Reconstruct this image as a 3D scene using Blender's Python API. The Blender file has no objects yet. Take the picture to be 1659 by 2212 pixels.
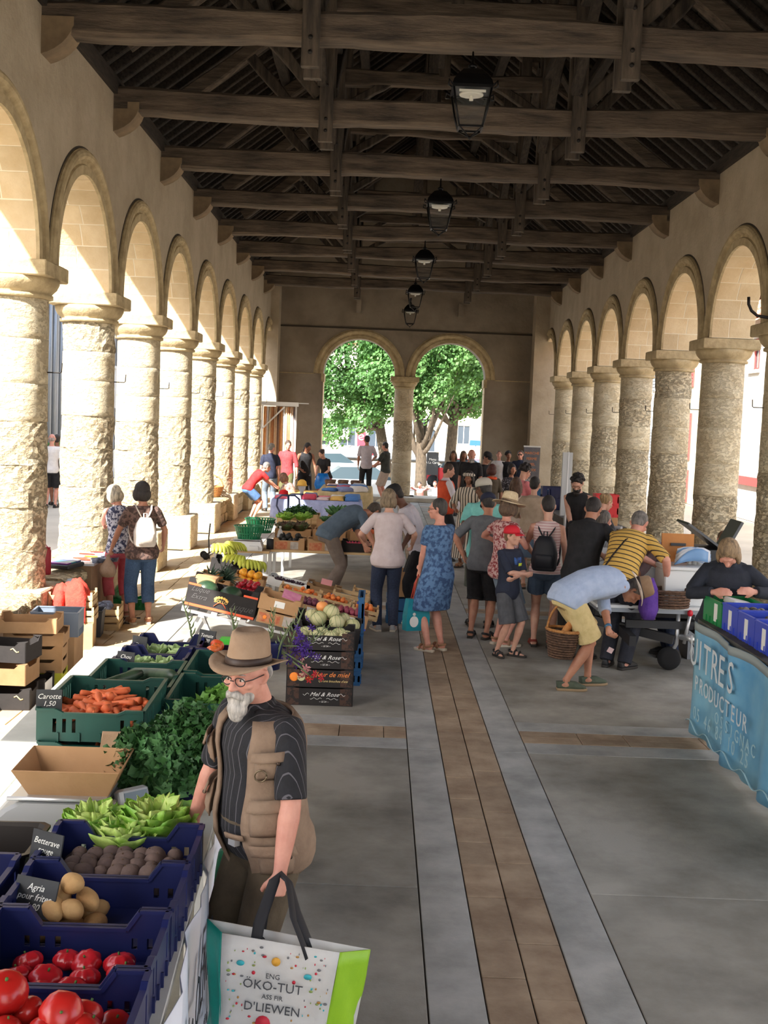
import bpy, bmesh, math, random
from mathutils import Vector, Matrix, Euler
random.seed(7)
SC = bpy.context.scene
COL = SC.collection
PI = math.pi
# ---------------------------------------------------------------- camera, sky, sun, exposure
cam_data = bpy.data.cameras.new('camera')
cam = bpy.data.objects.new('camera', cam_data)
COL.objects.link(cam)
SC.camera = cam
cam_data.sensor_fit = 'HORIZONTAL'
cam_data.sensor_width = 36.0
cam_data.lens = 2500.0 / 1659.0 * 36.0
cam_data.clip_start = 0.1
cam_data.clip_end = 600
RX = Vector((0.99922992, -0.00190681, 0.03919089))
UX = Vector((-0.0389167, 0.07924989, 0.99609485))
FX = Vector((0.00500524, 0.99685296, -0.07911465))
cam.matrix_world = Matrix(((RX.x, UX.x, -FX.x, 0.0), (RX.y, UX.y, -FX.y, 0.0), (RX.z, UX.z, -FX.z, 2.45), (0, 0, 0, 1)))
SUN_DIR = Vector((-1.0, -1.7, 1.6)).normalized()      # towards the sun: behind the camera and to the left
world = bpy.data.worlds.new('sky')
SC.world = world
world.use_nodes = True
wn = world.node_tree.nodes
wl = world.node_tree.links
bg = wn['Background']
sky = wn.new('ShaderNodeTexSky')
sky.sky_type = 'NISHITA'
sky.sun_disc = False
sky.sun_elevation = math.asin(SUN_DIR.z)
sky.sun_rotation = math.atan2(SUN_DIR.x, SUN_DIR.y)
sky.air_density = 1.0
sky.dust_density = 3.0
sky.ozone_density = 1.0
hz = wn.new('ShaderNodeMixRGB')
hz.inputs[0].default_value = 0.35
hz.inputs[2].default_value = (7.0, 7.4, 8.2, 1)
wl.new(sky.outputs[0], hz.inputs[1])
wl.new(hz.outputs[0], bg.inputs[0])
bg.inputs[1].default_value = 0.36
sun_data = bpy.data.lights.new('sun', 'SUN')
sun = bpy.data.objects.new('sun', sun_data)
COL.objects.link(sun)
sun.rotation_euler = SUN_DIR.to_track_quat('Z', 'Y').to_euler()
sun.location = (-20, -20, 30)
sun_data.energy = 11.0
sun_data.angle = math.radians(0.6)
sun_data.color = (1.0, 0.955, 0.88)
SC.view_settings.view_transform = 'Standard'
SC.view_settings.look = 'None'
SC.view_settings.gamma = 1.0
SC.view_settings.use_curve_mapping = False
SC.view_settings.exposure = 0.75
SC.cycles.max_bounces = 8
SC.cycles.diffuse_bounces = 5
SC.cycles.caustics_reflective = False
SC.cycles.caustics_refractive = False
SC.cycles.use_denoising = True
# ---------------------------------------------------------------- helpers
_mats = {}
def M(name, col, rough=0.75, col2=None, scale=6.0, detail=4.0, bump=0.0, bscale=25.0, metal=0.0, rnd=0.0,
  stripe=None, spots=None, stretch=None, alpha=1.0, trans=0.0, emit=None, sheen=0.0, sss=0.0, disp=None, contrast=None):
 """procedural material: noise between two colours, optional stripes / spots, fine relief"""
 if name in _mats:
  return _mats[name]
 m = bpy.data.materials.new(name)
 m.use_nodes = True
 N, L = m.node_tree.nodes, m.node_tree.links
 b = N['Principled BSDF']
 b.inputs['Roughness'].default_value = rough
 b.inputs['Metallic'].default_value = metal
 tc = N.new('ShaderNodeTexCoord')
 src = tc.outputs['Object']
 if stretch:
  mp = N.new('ShaderNodeMapping')
  mp.inputs['Scale'].default_value = stretch
  L.new(src, mp.inputs[0])
  src = mp.outputs[0]
 out = None
 if col2 is not None:
  no = N.new('ShaderNodeTexNoise')
  no.inputs['Scale'].default_value = scale
  no.inputs['Detail'].default_value = detail
  no.inputs['Roughness'].default_value = 0.62
  L.new(src, no.inputs['Vector'])
  cr = N.new('ShaderNodeValToRGB')
  lo, hi = contrast or (0.35, 0.65)
  cr.color_ramp.elements[0].position = lo
  cr.color_ramp.elements[1].position = hi
  cr.color_ramp.elements[0].color = (*col, 1)
  cr.color_ramp.elements[1].color = (*col2, 1)
  L.new(no.outputs[0], cr.inputs[0])
  out = cr.outputs[0]
 if stripe:       # (axis, period in m, width fraction, colour)
  axis, per, wid, sc_ = stripe[:4]
  sp = N.new('ShaderNodeSeparateXYZ')
  rm = N.new('ShaderNodeMapping')
  rm.vector_type = 'POINT'
  if len(stripe) > 4:
   rm.inputs['Rotation'].default_value = stripe[4]
  rm.inputs['Location'].default_value = (10, 10, 10)
  L.new(tc.outputs['Object'], rm.inputs[0])
  L.new(rm.outputs[0], sp.inputs[0])
  mu = N.new('ShaderNodeMath'); mu.operation = 'MULTIPLY'; mu.inputs[1].default_value = 1.0 / per
  L.new(sp.outputs[axis], mu.inputs[0])
  fr = N.new('ShaderNodeMath'); fr.operation = 'FRACT'
  L.new(mu.outputs[0], fr.inputs[0])
  lt = N.new('ShaderNodeMath'); lt.operation = 'LESS_THAN'; lt.inputs[1].default_value = wid
  L.new(fr.outputs[0], lt.inputs[0])
  mx = N.new('ShaderNodeMixRGB')
  L.new(lt.outputs[0], mx.inputs[0])
  if out is not None:
   L.new(out, mx.inputs[1])
  else:
   mx.inputs[1].default_value = (*col, 1)
  mx.inputs[2].default_value = (*sc_, 1)
  out = mx.outputs[0]
 if spots:        # (scale, threshold, colour)
  vo = N.new('ShaderNodeTexVoronoi')
  vo.inputs['Scale'].default_value = spots[0]
  L.new(src, vo.inputs['Vector'])
  lt = N.new('ShaderNodeMath'); lt.operation = 'LESS_THAN'; lt.inputs[1].default_value = spots[1]
  L.new(vo.outputs['Distance'], lt.inputs[0])
  mx = N.new('ShaderNodeMixRGB')
  L.new(lt.outputs[0], mx.inputs[0])
  if out is not None:
   L.new(out, mx.inputs[1])
  else:
   mx.inputs[1].default_value = (*col, 1)
  mx.inputs[2].default_value = (*spots[2], 1)
  out = mx.outputs[0]
 if rnd:
  oi = N.new('ShaderNodeObjectInfo')
  hs = N.new('ShaderNodeHueSaturation')
  mr = N.new('ShaderNodeMapRange')
  mr.inputs['To Min'].default_value = 1 - rnd
  mr.inputs['To Max'].default_value = 1 + rnd
  L.new(oi.outputs['Random'], mr.inputs['Value'])
  L.new(mr.outputs[0], hs.inputs['Value'])
  if out is not None:
   L.new(out, hs.inputs['Color'])
  else:
   hs.inputs['Color'].default_value = (*col, 1)
  out = hs.outputs[0]
 if out is not None:
  L.new(out, b.inputs['Base Color'])
 else:
  b.inputs['Base Color'].default_value = (*col, 1)
 if bump:
  nb = N.new('ShaderNodeTexNoise')
  nb.inputs['Scale'].default_value = bscale
  nb.inputs['Detail'].default_value = 5
  nb.inputs['Roughness'].default_value = 0.65
  L.new(src, nb.inputs['Vector'])
  bp = N.new('ShaderNodeBump')
  bp.inputs['Strength'].default_value = 1.0
  bp.inputs['Distance'].default_value = bump
  L.new(nb.outputs[0], bp.inputs['Height'])
  L.new(bp.outputs[0], b.inputs['Normal'])
 if alpha < 1:
  b.inputs['Alpha'].default_value = alpha
 if trans:
  b.inputs['Transmission Weight'].default_value = trans
 if emit:
  b.inputs['Emission Color'].default_value = (*emit[0], 1)
  b.inputs['Emission Strength'].default_value = emit[1]
 if sheen:
  b.inputs['Sheen Weight'].default_value = sheen
 if sss:
  b.inputs['Subsurface Weight'].default_value = sss
  b.inputs['Subsurface Radius'].default_value = (0.01, 0.004, 0.002)
 _mats[name] = m
 return m
def srgb(r, g, b):
 f = lambda c: ((c / 255 + 0.055) / 1.055) ** 2.4 if c / 255 > 0.04045 else c / 255 / 12.92
 return (f(r), f(g), f(b))
class MB:
 """collects closed shapes into one mesh"""
 def __init__(self):
  self.v, self.f, self.s = [], [], []
 def add(self, vs, fs, T=None, smooth=False):
  n = len(self.v)
  if T is not None:
   vs = [T @ Vector(p) for p in vs]
  self.v.extend([tuple(p) for p in vs])
  self.f.extend([tuple(i + n for i in f) for f in fs])
  self.s.extend([smooth] * len(fs))
  return self
 def box(self, lo, hi, T=None):
  (a, b, c), (d, e, f) = lo, hi
  vs = [(a, b, c), (d, b, c), (d, e, c), (a, e, c), (a, b, f), (d, b, f), (d, e, f), (a, e, f)]
  return self.add(vs, [(0, 3, 2, 1), (4, 5, 6, 7), (0, 1, 5, 4), (1, 2, 6, 5), (2, 3, 7, 6), (3, 0, 4, 7)], T)
 def bbox(self, lo, hi, ch=0.01, T=None):
  """box with chamfered vertical and top/bottom edges (three-level profile)"""
  (a, b, c), (d, e, f) = lo, hi
  rings = []
  for z, i in ((c, ch), (c + ch, 0), (f - ch, 0), (f, ch)):
   k = ch
   x0, x1, y0, y1 = a + i, d - i, b + i, e - i
   rings.append([(x0 + k, y0, z), (x1 - k, y0, z), (x1, y0 + k, z), (x1, y1 - k, z), (x1 - k, y1, z), (x0 + k, y1, z), (x0, y1 - k, z), (x0, y0 + k, z)])
  return self.loft(rings, T, smooth=False)
 def loft(self, rings, T=None, cap=True, smooth=True, closed=True):
  n = len(rings[0])
  vs = [p for r in rings for p in r]
  fs = []
  for i in range(len(rings) - 1):
   for j in range(n if closed else n - 1):
    k = (j + 1) % n
    fs.append((i * n + j, i * n + k, (i + 1) * n + k, (i + 1) * n + j))
  if cap:
   fs.append(tuple(range(n - 1, -1, -1)))
   fs.append(tuple((len(rings) - 1) * n + j for j in range(n)))
  return self.add(vs, fs, T, smooth)
 def lathe(self, prof, n=24, T=None, cap=True, smooth=True):
  rings = [[(r * math.cos(2 * PI * j / n), r * math.sin(2 * PI * j / n), z) for j in range(n)] for r, z in prof]
  return self.loft(rings, T, cap, smooth)
 def tube(self, pts, rad, n=8, cap=True, T=None, flat=1.0, smooth=True):
  pts = [Vector(p) for p in pts]
  if not hasattr(rad, '__len__'):
   rad = [rad] * len(pts)
  rings = []
  up = Vector((0, 0, 1))
  prev = None
  for i, p in enumerate(pts):
   d = (pts[min(i + 1, len(pts) - 1)] - pts[max(i - 1, 0)]).normalized()
   if prev is None:
    a = up if abs(d.z) < 0.95 else Vector((0, 1, 0))
    x = d.cross(a).normalized()
   else:
    x = (prev - d * prev.dot(d)).normalized()
   prev = x
   y = d.cross(x)
   r = rad[i]
   rings.append([p + x * (r * math.cos(2 * PI * j / n)) + y * (r * flat * math.sin(2 * PI * j / n)) for j in range(n)])
  return self.loft(rings, T, cap, smooth)
 def bar(self, p, q, w, h, T=None):
  """rectangular beam from p to q, w wide (horizontal), h high"""
  p, q = Vector(p), Vector(q)
  d = (q - p).normalized()
  a = Vector((0, 0, 1)) if abs(d.z) < 0.97 else Vector((0, 1, 0))
  x = d.cross(a).normalized() * (w / 2)
  y = x.cross(d).normalized() * (h / 2)
  rings = [[c - x - y, c + x - y, c + x + y, c - x + y] for c in (p, q)]
  return self.loft(rings, T, True, False)
 def ball(self, c, r, n=10, m=7, T=None, smooth=True):
  if not hasattr(r, '__len__'):
   r = (r, r, r)
  c = Vector(c)
  vs = [(c.x, c.y, c.z - r[2])]
  for i in range(1, m):
   t = -PI / 2 + PI * i / m
   for j in range(n):
    u = 2 * PI * j / n
    vs.append((c.x + r[0] * math.cos(t) * math.cos(u), c.y + r[1] * math.cos(t) * math.sin(u), c.z + r[2] * math.sin(t)))
  vs.append((c.x, c.y, c.z + r[2]))
  fs = [(0, 1 + (j + 1) % n, 1 + j) for j in range(n)]
  for i in range(m - 2):
   for j in range(n):
    k = (j + 1) % n
    fs.append((1 + i * n + j, 1 + i * n + k, 1 + (i + 1) * n + k, 1 + (i + 1) * n + j))
  t = len(vs) - 1
  b0 = 1 + (m - 2) * n
  fs += [(b0 + j, b0 + (j + 1) % n, t) for j in range(n)]
  return self.add(vs, fs, T, smooth)
 def sheet(self, grid, th=0.004, T=None, smooth=True):
  """grid[i][j] of points -> thin solid sheet"""
  ni, nj = len(grid), len(grid[0])
  g = [[Vector(p) for p in r] for r in grid]
  top, bot = [], []
  for i in range(ni):
   for j in range(nj):
    du = g[min(i + 1, ni - 1)][j] - g[max(i - 1, 0)][j]
    dv = g[i][min(j + 1, nj - 1)] - g[i][max(j - 1, 0)]
    nn = du.cross(dv)
    nn = nn.normalized() if nn.length > 1e-9 else Vector((0, 0, 1))
    top.append(g[i][j] + nn * th / 2)
    bot.append(g[i][j] - nn * th / 2)
  N = ni * nj
  fs = []
  for i in range(ni - 1):
   for j in range(nj - 1):
    a, b, c, d = i * nj + j, (i + 1) * nj + j, (i + 1) * nj + j + 1, i * nj + j + 1
    fs.append((a, b, c, d))
    fs.append((a + N, d + N, c + N, b + N))
  for i in range(ni - 1):
   for j in (0, nj - 1):
    a, b = i * nj + j, (i + 1) * nj + j
    fs.append((a, a + N, b + N, b) if j == 0 else (a, b, b + N, a + N))
  for j in range(nj - 1):
   for i in (0, ni - 1):
    a, b = i * nj + j, i * nj + j + 1
    fs.append((a, b, b + N, a + N) if i == 0 else (a, a + N, b + N, b))
  return self.add(top + bot, fs, T, smooth)
 def mesh(self, name, mat):
  me = bpy.data.meshes.new(name)
  me.from_pydata(self.v, [], self.f)
  me.materials.append(mat)
  me.polygons.foreach_set('use_smooth', self.s)
  me.update()
  return me
 def obj(self, name, mat, parent=None, loc=None, rot=None):
  return link(name, self.mesh(name, mat), parent, loc, rot)
def link(name, me, parent=None, loc=None, rot=None):
 o = bpy.data.objects.new(name, me)
 COL.objects.link(o)
 if parent is not None:
  o.parent = parent
 if loc is not None:
  o.location = loc
 if rot is not None:
  o.rotation_euler = rot
 return o
def tag(o, label=None, cat=None, group=None, kind=None):
 if label:
  o['label'] = label
 if cat:
  o['category'] = cat
 if group:
  o['group'] = group
 if kind:
  o['kind'] = kind
 return o
def empty(name, loc=(0, 0, 0), rz=0.0, label=None, cat=None, group=None, rot=None):
 o = bpy.data.objects.new(name, None)
 COL.objects.link(o)
 o.location = loc
 o.rotation_euler = rot if rot is not None else (0, 0, rz)
 o.empty_display_size = 0.1
 return tag(o, label, cat, group)
def dup(o, loc=None, rot=None, label=None, scale=None):
 """copy of a thing with its parts and their sub-parts"""
 def rec(src, par):
  c = src.copy()
  COL.objects.link(c)
  c.parent = par
  for ch in src.children:
   rec(ch, c)
  return c
 c = rec(o, None)
 if loc is not None:
  c.location = loc
 if rot is not None:
  c.rotation_euler = rot
 if scale is not None:
  c.scale = scale
 if label:
  c['label'] = label
 return c
def text(name, body, mat, parent, size, loc, rot, shear=0.0, ext=0.0008, align='CENTER', sx=1.0, sy=1.0, space=1.0):
 cu = bpy.data.curves.new(name, 'FONT')
 cu.body = body
 cu.size = size
 cu.extrude = ext
 cu.shear = shear
 cu.align_x = align
 cu.align_y = 'CENTER'
 cu.space_character = space
 cu.resolution_u = 2
 cu.materials.append(mat)
 tmp = bpy.data.objects.new('tmp', cu)
 me = bpy.data.meshes.new_from_object(tmp)
 bpy.data.objects.remove(tmp)
 if not me.materials:
  me.materials.append(mat)
 o = link(name, me, parent, loc, rot)
 o.scale = (sx, sy, 1)
 return o
def TR(x=0, y=0, z=0, rx=0, ry=0, rz=0, s=1.0):
 S = Matrix.Diagonal((*(s if hasattr(s, '__len__') else (s, s, s)), 1))
 return Matrix.Translation((x, y, z)) @ Euler((rx, ry, rz)).to_matrix().to_4x4() @ S
def jit(a):
 return random.uniform(-a, a)
# ================================================================= THE SETTING
XL, XR = -3.45, 4.92            # inner faces of the two arcades
WT = 0.64                       # arcade thickness
Y0, BAY = 11.86, 3.035          # first visible column and the bay
ZS = 3.885                      # springing of the arches
YW = 35.73                      # inner face of the end wall
ZT = 6.38                       # top of the arcades
XC = 0.735                      # axis of the hall
RI, RO = 1.18, 1.49             # arch radii
K0, K1 = -4, 8                  # bays between column k and k+1
plaster = M('plaster', srgb(184, 171, 150), 0.9, srgb(166, 152, 130), 1.6, 8, bump=0.012, bscale=14)
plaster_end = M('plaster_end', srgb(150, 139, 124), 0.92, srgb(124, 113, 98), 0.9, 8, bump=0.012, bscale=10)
mould = M('moulding_stone', srgb(196, 178, 140), 0.85, srgb(160, 142, 108), 5, 6, bump=0.012, bscale=20)
ashlar = M('ashlar', srgb(222, 203, 168), 0.9, srgb(208, 185, 146), 3.0, 6, bump=0.008, bscale=22, rnd=0.09)
joint = M('lime_joint', srgb(236, 226, 204), 0.95)
dark_gap = M('gap', srgb(60, 52, 42), 0.9)
def drum_material(name, c1, c2, rough_amt, pits):
 """weathered limestone: colour mottling, true relief from noise and pits"""
 m = bpy.data.materials.new(name)
 m.use_nodes = True
 N, L = m.node_tree.nodes, m.node_tree.links
 b = N['Principled BSDF']
 b.inputs['Roughness'].default_value = 0.95
 tc = N.new('ShaderNodeTexCoord')
 mp = N.new('ShaderNodeMapping')
 mp.inputs['Scale'].default_value = (1, 1, 1.7)
 L.new(tc.outputs['Object'], mp.inputs[0])
 oi = N.new('ShaderNodeObjectInfo')
 ad = N.new('ShaderNodeVectorMath'); ad.operation = 'SCALE'; ad.inputs[0].default_value = (37, 17, 23)
 L.new(oi.outputs['Random'], ad.inputs['Scale'])
 a2 = N.new('ShaderNodeVectorMath'); a2.operation = 'ADD'
 L.new(mp.outputs[0], a2.inputs[0]); L.new(ad.outputs[0], a2.inputs[1])
 no = N.new('ShaderNodeTexNoise'); no.inputs['Scale'].default_value = 3.5; no.inputs['Detail'].default_value = 8
 L.new(a2.outputs[0], no.inputs['Vector'])
 cr = N.new('ShaderNodeValToRGB')
 cr.color_ramp.elements[0].position = 0.35; cr.color_ramp.elements[1].position = 0.65
 cr.color_ramp.elements[0].color = (*c1, 1); cr.color_ramp.elements[1].color = (*c2, 1)
 L.new(no.outputs[0], cr.inputs[0])
 hs = N.new('ShaderNodeHueSaturation')
 mr = N.new('ShaderNodeMapRange'); mr.inputs['To Min'].default_value = 0.9; mr.inputs['To Max'].default_value = 1.08
 L.new(oi.outputs['Random'], mr.inputs['Value']); L.new(mr.outputs[0], hs.inputs['Value'])
 L.new(cr.outputs[0], hs.inputs['Color']); L.new(hs.outputs[0], b.inputs['Base Color'])
 nb = N.new('ShaderNodeTexNoise'); nb.inputs['Scale'].default_value = 16; nb.inputs['Detail'].default_value = 7; nb.inputs['Roughness'].default_value = 0.6
 L.new(a2.outputs[0], nb.inputs['Vector'])
 r1 = N.new('ShaderNodeValToRGB')
 r1.color_ramp.elements[0].position = 0.36; r1.color_ramp.elements[1].position = 0.52
 L.new(nb.outputs[0], r1.inputs[0])
 nc = N.new('ShaderNodeTexNoise'); nc.inputs['Scale'].default_value = 45; nc.inputs['Detail'].default_value = 4
 L.new(a2.outputs[0], nc.inputs['Vector'])
 mm = N.new('ShaderNodeMath'); mm.operation = 'MULTIPLY_ADD'; mm.inputs[1].default_value = 0.35
 L.new(nc.outputs[0], mm.inputs[0]); L.new(r1.outputs[0], mm.inputs[2])
 bp = N.new('ShaderNodeBump'); bp.inputs['Strength'].default_value = 1.0; bp.inputs['Distance'].default_value = rough_amt
 L.new(mm.outputs[0], bp.inputs['Height']); L.new(bp.outputs[0], b.inputs['Normal'])
 return m
drum_smooth = drum_material('limestone_smooth', srgb(216, 205, 178), srgb(198, 183, 152), 0.012, 0)
drum_rough = drum_material('limestone_eroded', srgb(212, 200, 172), srgb(192, 176, 146), 0.028, 1)
# ---- arcade walls
def arcade(name, xin, sgn, ycs, label=None):
 """xin inner face; sgn=+1 wall extends towards +x, -1 towards -x"""
 xo = xin + sgn * WT
 mb = MB()
 n = 20
 prof = []                                    # (y, zbottom) along the wall
 for k in ycs:
  yc = Y0 + BAY * (k + 0.5)
  for i in range(n + 1):
   t = PI * (1 - i / n)
   prof.append((yc + (RI + 0.03) * math.cos(t), ZS + (RI + 0.03) * math.sin(t)))
 ya, yb = Y0 + BAY * ycs[0] - 0.34, YW if name != 'x' else 0
 prof = [(Y0 + BAY * ycs[0] - 0.3, ZS)] + prof + [(YW + 0.6, ZS)]
 vs, fs = [], []
 for y, z in prof:
  vs += [(xin, y, z), (xin, y, ZT), (xo, y, z), (xo, y, ZT)]
 for i in range(len(prof) - 1):
  a, b = 4 * i, 4 * i + 4
  fs += [(a, b, b + 1, a + 1), (a + 2, a + 3, b + 3, b + 2), (a + 1, b + 1, b + 3, a + 3), (a, a + 2, b + 2, b)]
 if sgn < 0:
  fs = [tuple(reversed(f)) for f in fs]
 mb.add(vs, fs)
 w = mb.obj(name, plaster)
 return tag(w, kind='structure')
wall_left = arcade('wall_left', XL, -1, range(K0, K1))
wall_right = arcade('wall_right', XR, 1, range(K0, K1))
# voussoirs lining every arch, one stone each (meshes shared from bay to bay)
NV = 13
def voussoirs(wall, xin, sgn):
 meshes = []
 for i in range(NV):
  t0, t1 = PI * i / NV, PI * (i + 1) / NV
  cut = (0.40, 0.60, 0.47)[i % 3] * WT
  for a, b in ((0, cut), (cut, WT)):
   mb = MB()
   g = 0.008
   xs = (xin + sgn * (a + (g if a else 0)), xin + sgn * (b - g))
   rings = []
   st = 4
   for s in range(st + 1):
    t = (t0 + g / RI) + (t1 - t0 - 2 * g / RI) * s / st
    c, s_ = math.cos(t), math.sin(t)
    rings.append([(xs[0], RI * c, ZS + RI * s_), (xs[1], RI * c, ZS + RI * s_),
        (xs[1], (RI + 0.028) * c, ZS + (RI + 0.028) * s_), (xs[0], (RI + 0.028) * c, ZS + (RI + 0.028) * s_)])
   mb.loft(rings, smooth=False)
   meshes.append(mb.mesh('voussoir', ashlar))
 mo = MB()
 mo.loft([[(xin + sgn * a, (RI + q) * math.cos(PI * s / 30), ZS + (RI + q) * math.sin(PI * s / 30)) for a, q in ((.003, .005), (WT - .003, .005), (WT - .003, .03), (.003, .03))] for s in range(31)], smooth=False)
 mo_me = mo.mesh('mortar', joint)
 for k in range(K0 + 3, K1):
  link('mortar', mo_me, wall, (0, Y0 + BAY * (k + 0.5), 0))
  for me in meshes:
   link('voussoir', me, wall, (0, Y0 + BAY * (k + 0.5), 0))
voussoirs(wall_left, XL, -1)
voussoirs(wall_right, XR, 1)
# archivolts: a band with a roll, standing a little proud of the wall
def archivolt_mesh(ri, ro, proj=0.05, flip=1, n=40):
 """in the y-z plane around the origin, projecting along -x*flip"""
 prof = [(ri, 0.0), (ri, proj * 0.7), (ri + 0.10, proj * 0.7), (ri + 0.115, proj * 0.25), (ri + 0.15, proj * 0.25), (ri + 0.17, proj * 1.0),
   (ri + 0.20, proj * 1.35), (ri + 0.235, proj * 1.35), (ri + 0.265, proj), (ri + 0.275, proj * 0.55), (ro, proj * 0.45), (ro, 0.0)]
 rings = []
 for i in range(n + 1):
  t = PI * i / n
  rings.append([(flip * -d, r * math.cos(t), r * math.sin(t)) for r, d in prof])
 return MB().loft(rings, smooth=False)
av = archivolt_mesh(RI, RO - 0.03).mesh('archivolt', mould)
gapm = MB()
gapm.loft([[(-0.004, r * math.cos(PI * i / 40), r * math.sin(PI * i / 40)) for r in (RO - 0.028, RO - 0.006)] + [(0.004, r * math.cos(PI * i / 40), r * math.sin(PI * i / 40)) for r in (RO - 0.006, RO - 0.028)] for i in range(41)], smooth=False)
gap_me = gapm.mesh('shadow_joint', dark_gap)
for k in range(K0 + 3, K1):
 yc = Y0 + BAY * (k + 0.5)
 link('archivolt', av, wall_left, (XL, yc, ZS), (0, 0, PI))
 link('archivolt', av, wall_right, (XR, yc, ZS))
 link('arch_joint', gap_me, wall_left, (XL, yc, ZS))
 link('arch_joint', gap_me, wall_right, (XR, yc, ZS))
# corbels under the tie beams: quarter-round brackets
cb = MB()
pts = [(0, 0.0)] + [(0.31 * (1 - math.cos(t * PI / 16)) ** 1.0, 0.29 * math.sin(t * PI / 16)) for t in range(0, 9)]
prof = [(0.0, 0.0), (0.06, 0.02), (0.13, 0.055), (0.20, 0.105), (0.25, 0.16), (0.285, 0.215), (0.30, 0.26), (0.315, 0.28), (0.315, 0.36), (0.0, 0.36)]
cb.loft([[(x, y, z) for x, z in prof] for y in (-0.17, 0.17)], smooth=False)
corb = cb.mesh('corbel', M('corbel_stone_shaded', srgb(136, 118, 94), 0.9, srgb(112, 96, 76), 4, 5))  # brown stone, made darker so the colour holds the shade on the corbels
for k in range(K0 + 2, K1 + 1):
 y = Y0 + BAY * k - 0.12
 link('corbel', corb, wall_left, (XL, y, 5.87))
 link('corbel', corb, wall_right, (XR, y, 5.87), (0, 0, PI))
# ---- columns
def column(x, y, zb, zt, label, group, seed, r=0.33, hook=0, mirror=1):
 rng = random.Random(seed)
 root = empty('column', (x, y, 0), 0, label, 'column', group)
 ab = MB().bbox((-0.44, -0.41, zt - 0.155), (0.44, 0.41, zt), 0.012)
 ab.obj('abacus', mould, root)
 ec = MB().lathe([(r + 0.0, zt - 0.36), (r + 0.035, zt - 0.35), (r + 0.035, zt - 0.315), (r + 0.012, zt - 0.31), (r + 0.03, zt - 0.29), (r + 0.07, zt - 0.25), (r + 0.095, zt - 0.20), (r + 0.1, zt - 0.155)], 36)
 ec.obj('echinus', mould, root)
 if zb > 0:
  MB().bbox((-0.44, -0.42, 0), (0.44, 0.42, zb), 0.015).obj('plinth', ashlar if rng.random() < 0.01 else drum_smooth, root)
 z = zb
 top = zt - 0.36
 nd = 7
 hs = [rng.uniform(0.8, 1.25) for _ in range(nd)]
 tot = sum(hs)
 for i, h in enumerate(hs):
  h *= (top - zb) / tot
  rough = rng.random() < (0.75 if i < 4 else 0.25 if i < 6 else 0.05)
  n, mseg = 40, max(3, int(h / 0.06))
  rings = []
  ph = rng.uniform(0, 6)
  zs_ = [0, 0.012] + [q / mseg for q in range(1, mseg)] + [0.988, 1]
  for s, zz in enumerate(zs_):
   rr = r * (1.03 - 0.05 * ((z + zz * h - zb) / (top - zb)))
   e = 0.005 if zz in (0, 1) else 0
   ring = []
   for j in range(n):
    u = 2 * PI * j / n
    d = rng.uniform(-0.014, 0.004) if rough else rng.uniform(-0.002, 0.001)
    d += (0.008 if rough else 0.002) * math.sin(3 * u + ph + 4 * zz)
    ring.append(((rr - e + d) * math.cos(u), (rr - e + d) * math.sin(u), zz * h))
   rings.append(ring)
  MB().loft(rings, smooth=not rough).obj('drum', drum_rough if rough else drum_smooth, root, (0, 0, z))
  z += h
 if hook:
  hk = MB().tube([(0, 0, 0), (0.13 * hook, 0, 0), (0.145 * hook, 0, 0.01), (0.15 * hook, 0, 0.10)], 0.007, 6)
  hk.obj('iron_hook', M('iron', srgb(45, 42, 40), 0.6, metal=0.6), root, (r * hook * 0.98, 0.02, 2.80))
 return root
ordn = ['nearest', 'second', 'third', 'fourth', 'fifth', 'sixth', 'seventh', 'eighth']
for k in range(-1, 8):
 if k >= 0:
  lab = f'{ordn[k]} limestone column from the camera in the left row' if k else 'nearest thick limestone column in the left row, on the stone bench'
 else:
  lab = 'limestone column of the left row standing beyond the picture edge'
 column(-3.77, Y0 + BAY * k, 0.6, ZS, lab, 'columns of the left arcade', 100 + k, hook=1, r=0.35 if k == 0 else 0.33)
for k in range(0, 8):
 lab = f'{ordn[k - 1]} limestone column from the camera in the right row' if k else 'limestone column of the right row just outside the picture edge'
 column(5.24, Y0 + BAY * k + 0.07, 0.15, ZS - 0.006, lab, 'columns of the right arcade', 200 + k, hook=-1)
# end pier responds and the end wall with two arches
ye = YW
endarch = [(-0.75, 1.10), (2.05, 1.075)]
mb = MB()
n = 24
TH = 0.6
prof = [(-4.2, ZS - 0.085)]
for cx_, r_ in endarch:
 for i in range(n + 1):
  t = PI * (1 - i / n)
  prof.append((cx_ + r_ * math.cos(t), ZS - 0.085 + r_ * math.sin(t)))
prof.append((5.7, ZS - 0.085))
vs, fs = [], []
for x, z in prof:
 vs += [(x, ye, z), (x, ye, 6.9), (x, ye + TH, z), (x, ye + TH, 6.9)]
for i in range(len(prof) - 1):
 a, b = 4 * i, 4 * i + 4
 fs += [(a, a + 1, b + 1, b), (a + 2, b + 2, b + 3, a + 3), (a, b, b + 2, a + 2)]
mb.add(vs, [tuple(reversed(f)) for f in fs])
mb.box((-4.2, ye, 0), (endarch[0][0] - 1.10, ye + TH, ZS - 0.085))
mb.box((endarch[1][0] + 1.075, ye, 0), (5.7, ye + TH, ZS - 0.085))
mb.add([(-4.2, ye, 6.9), (5.7, ye, 6.9), (XC, ye, 11.2), (-4.2, ye + TH, 6.9), (5.7, ye + TH, 6.9), (XC, ye + TH, 11.2)],
  [(0, 1, 2), (3, 5, 4), (0, 2, 5, 3), (1, 4, 5, 2)])
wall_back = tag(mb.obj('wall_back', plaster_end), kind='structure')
for cx_, r_ in endarch:
 archivolt_mesh(r_, r_ + 0.30, 0.05).obj('archivolt', mould, wall_back, (cx_, ye, ZS - 0.085), (0, 0, PI / 2))
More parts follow.
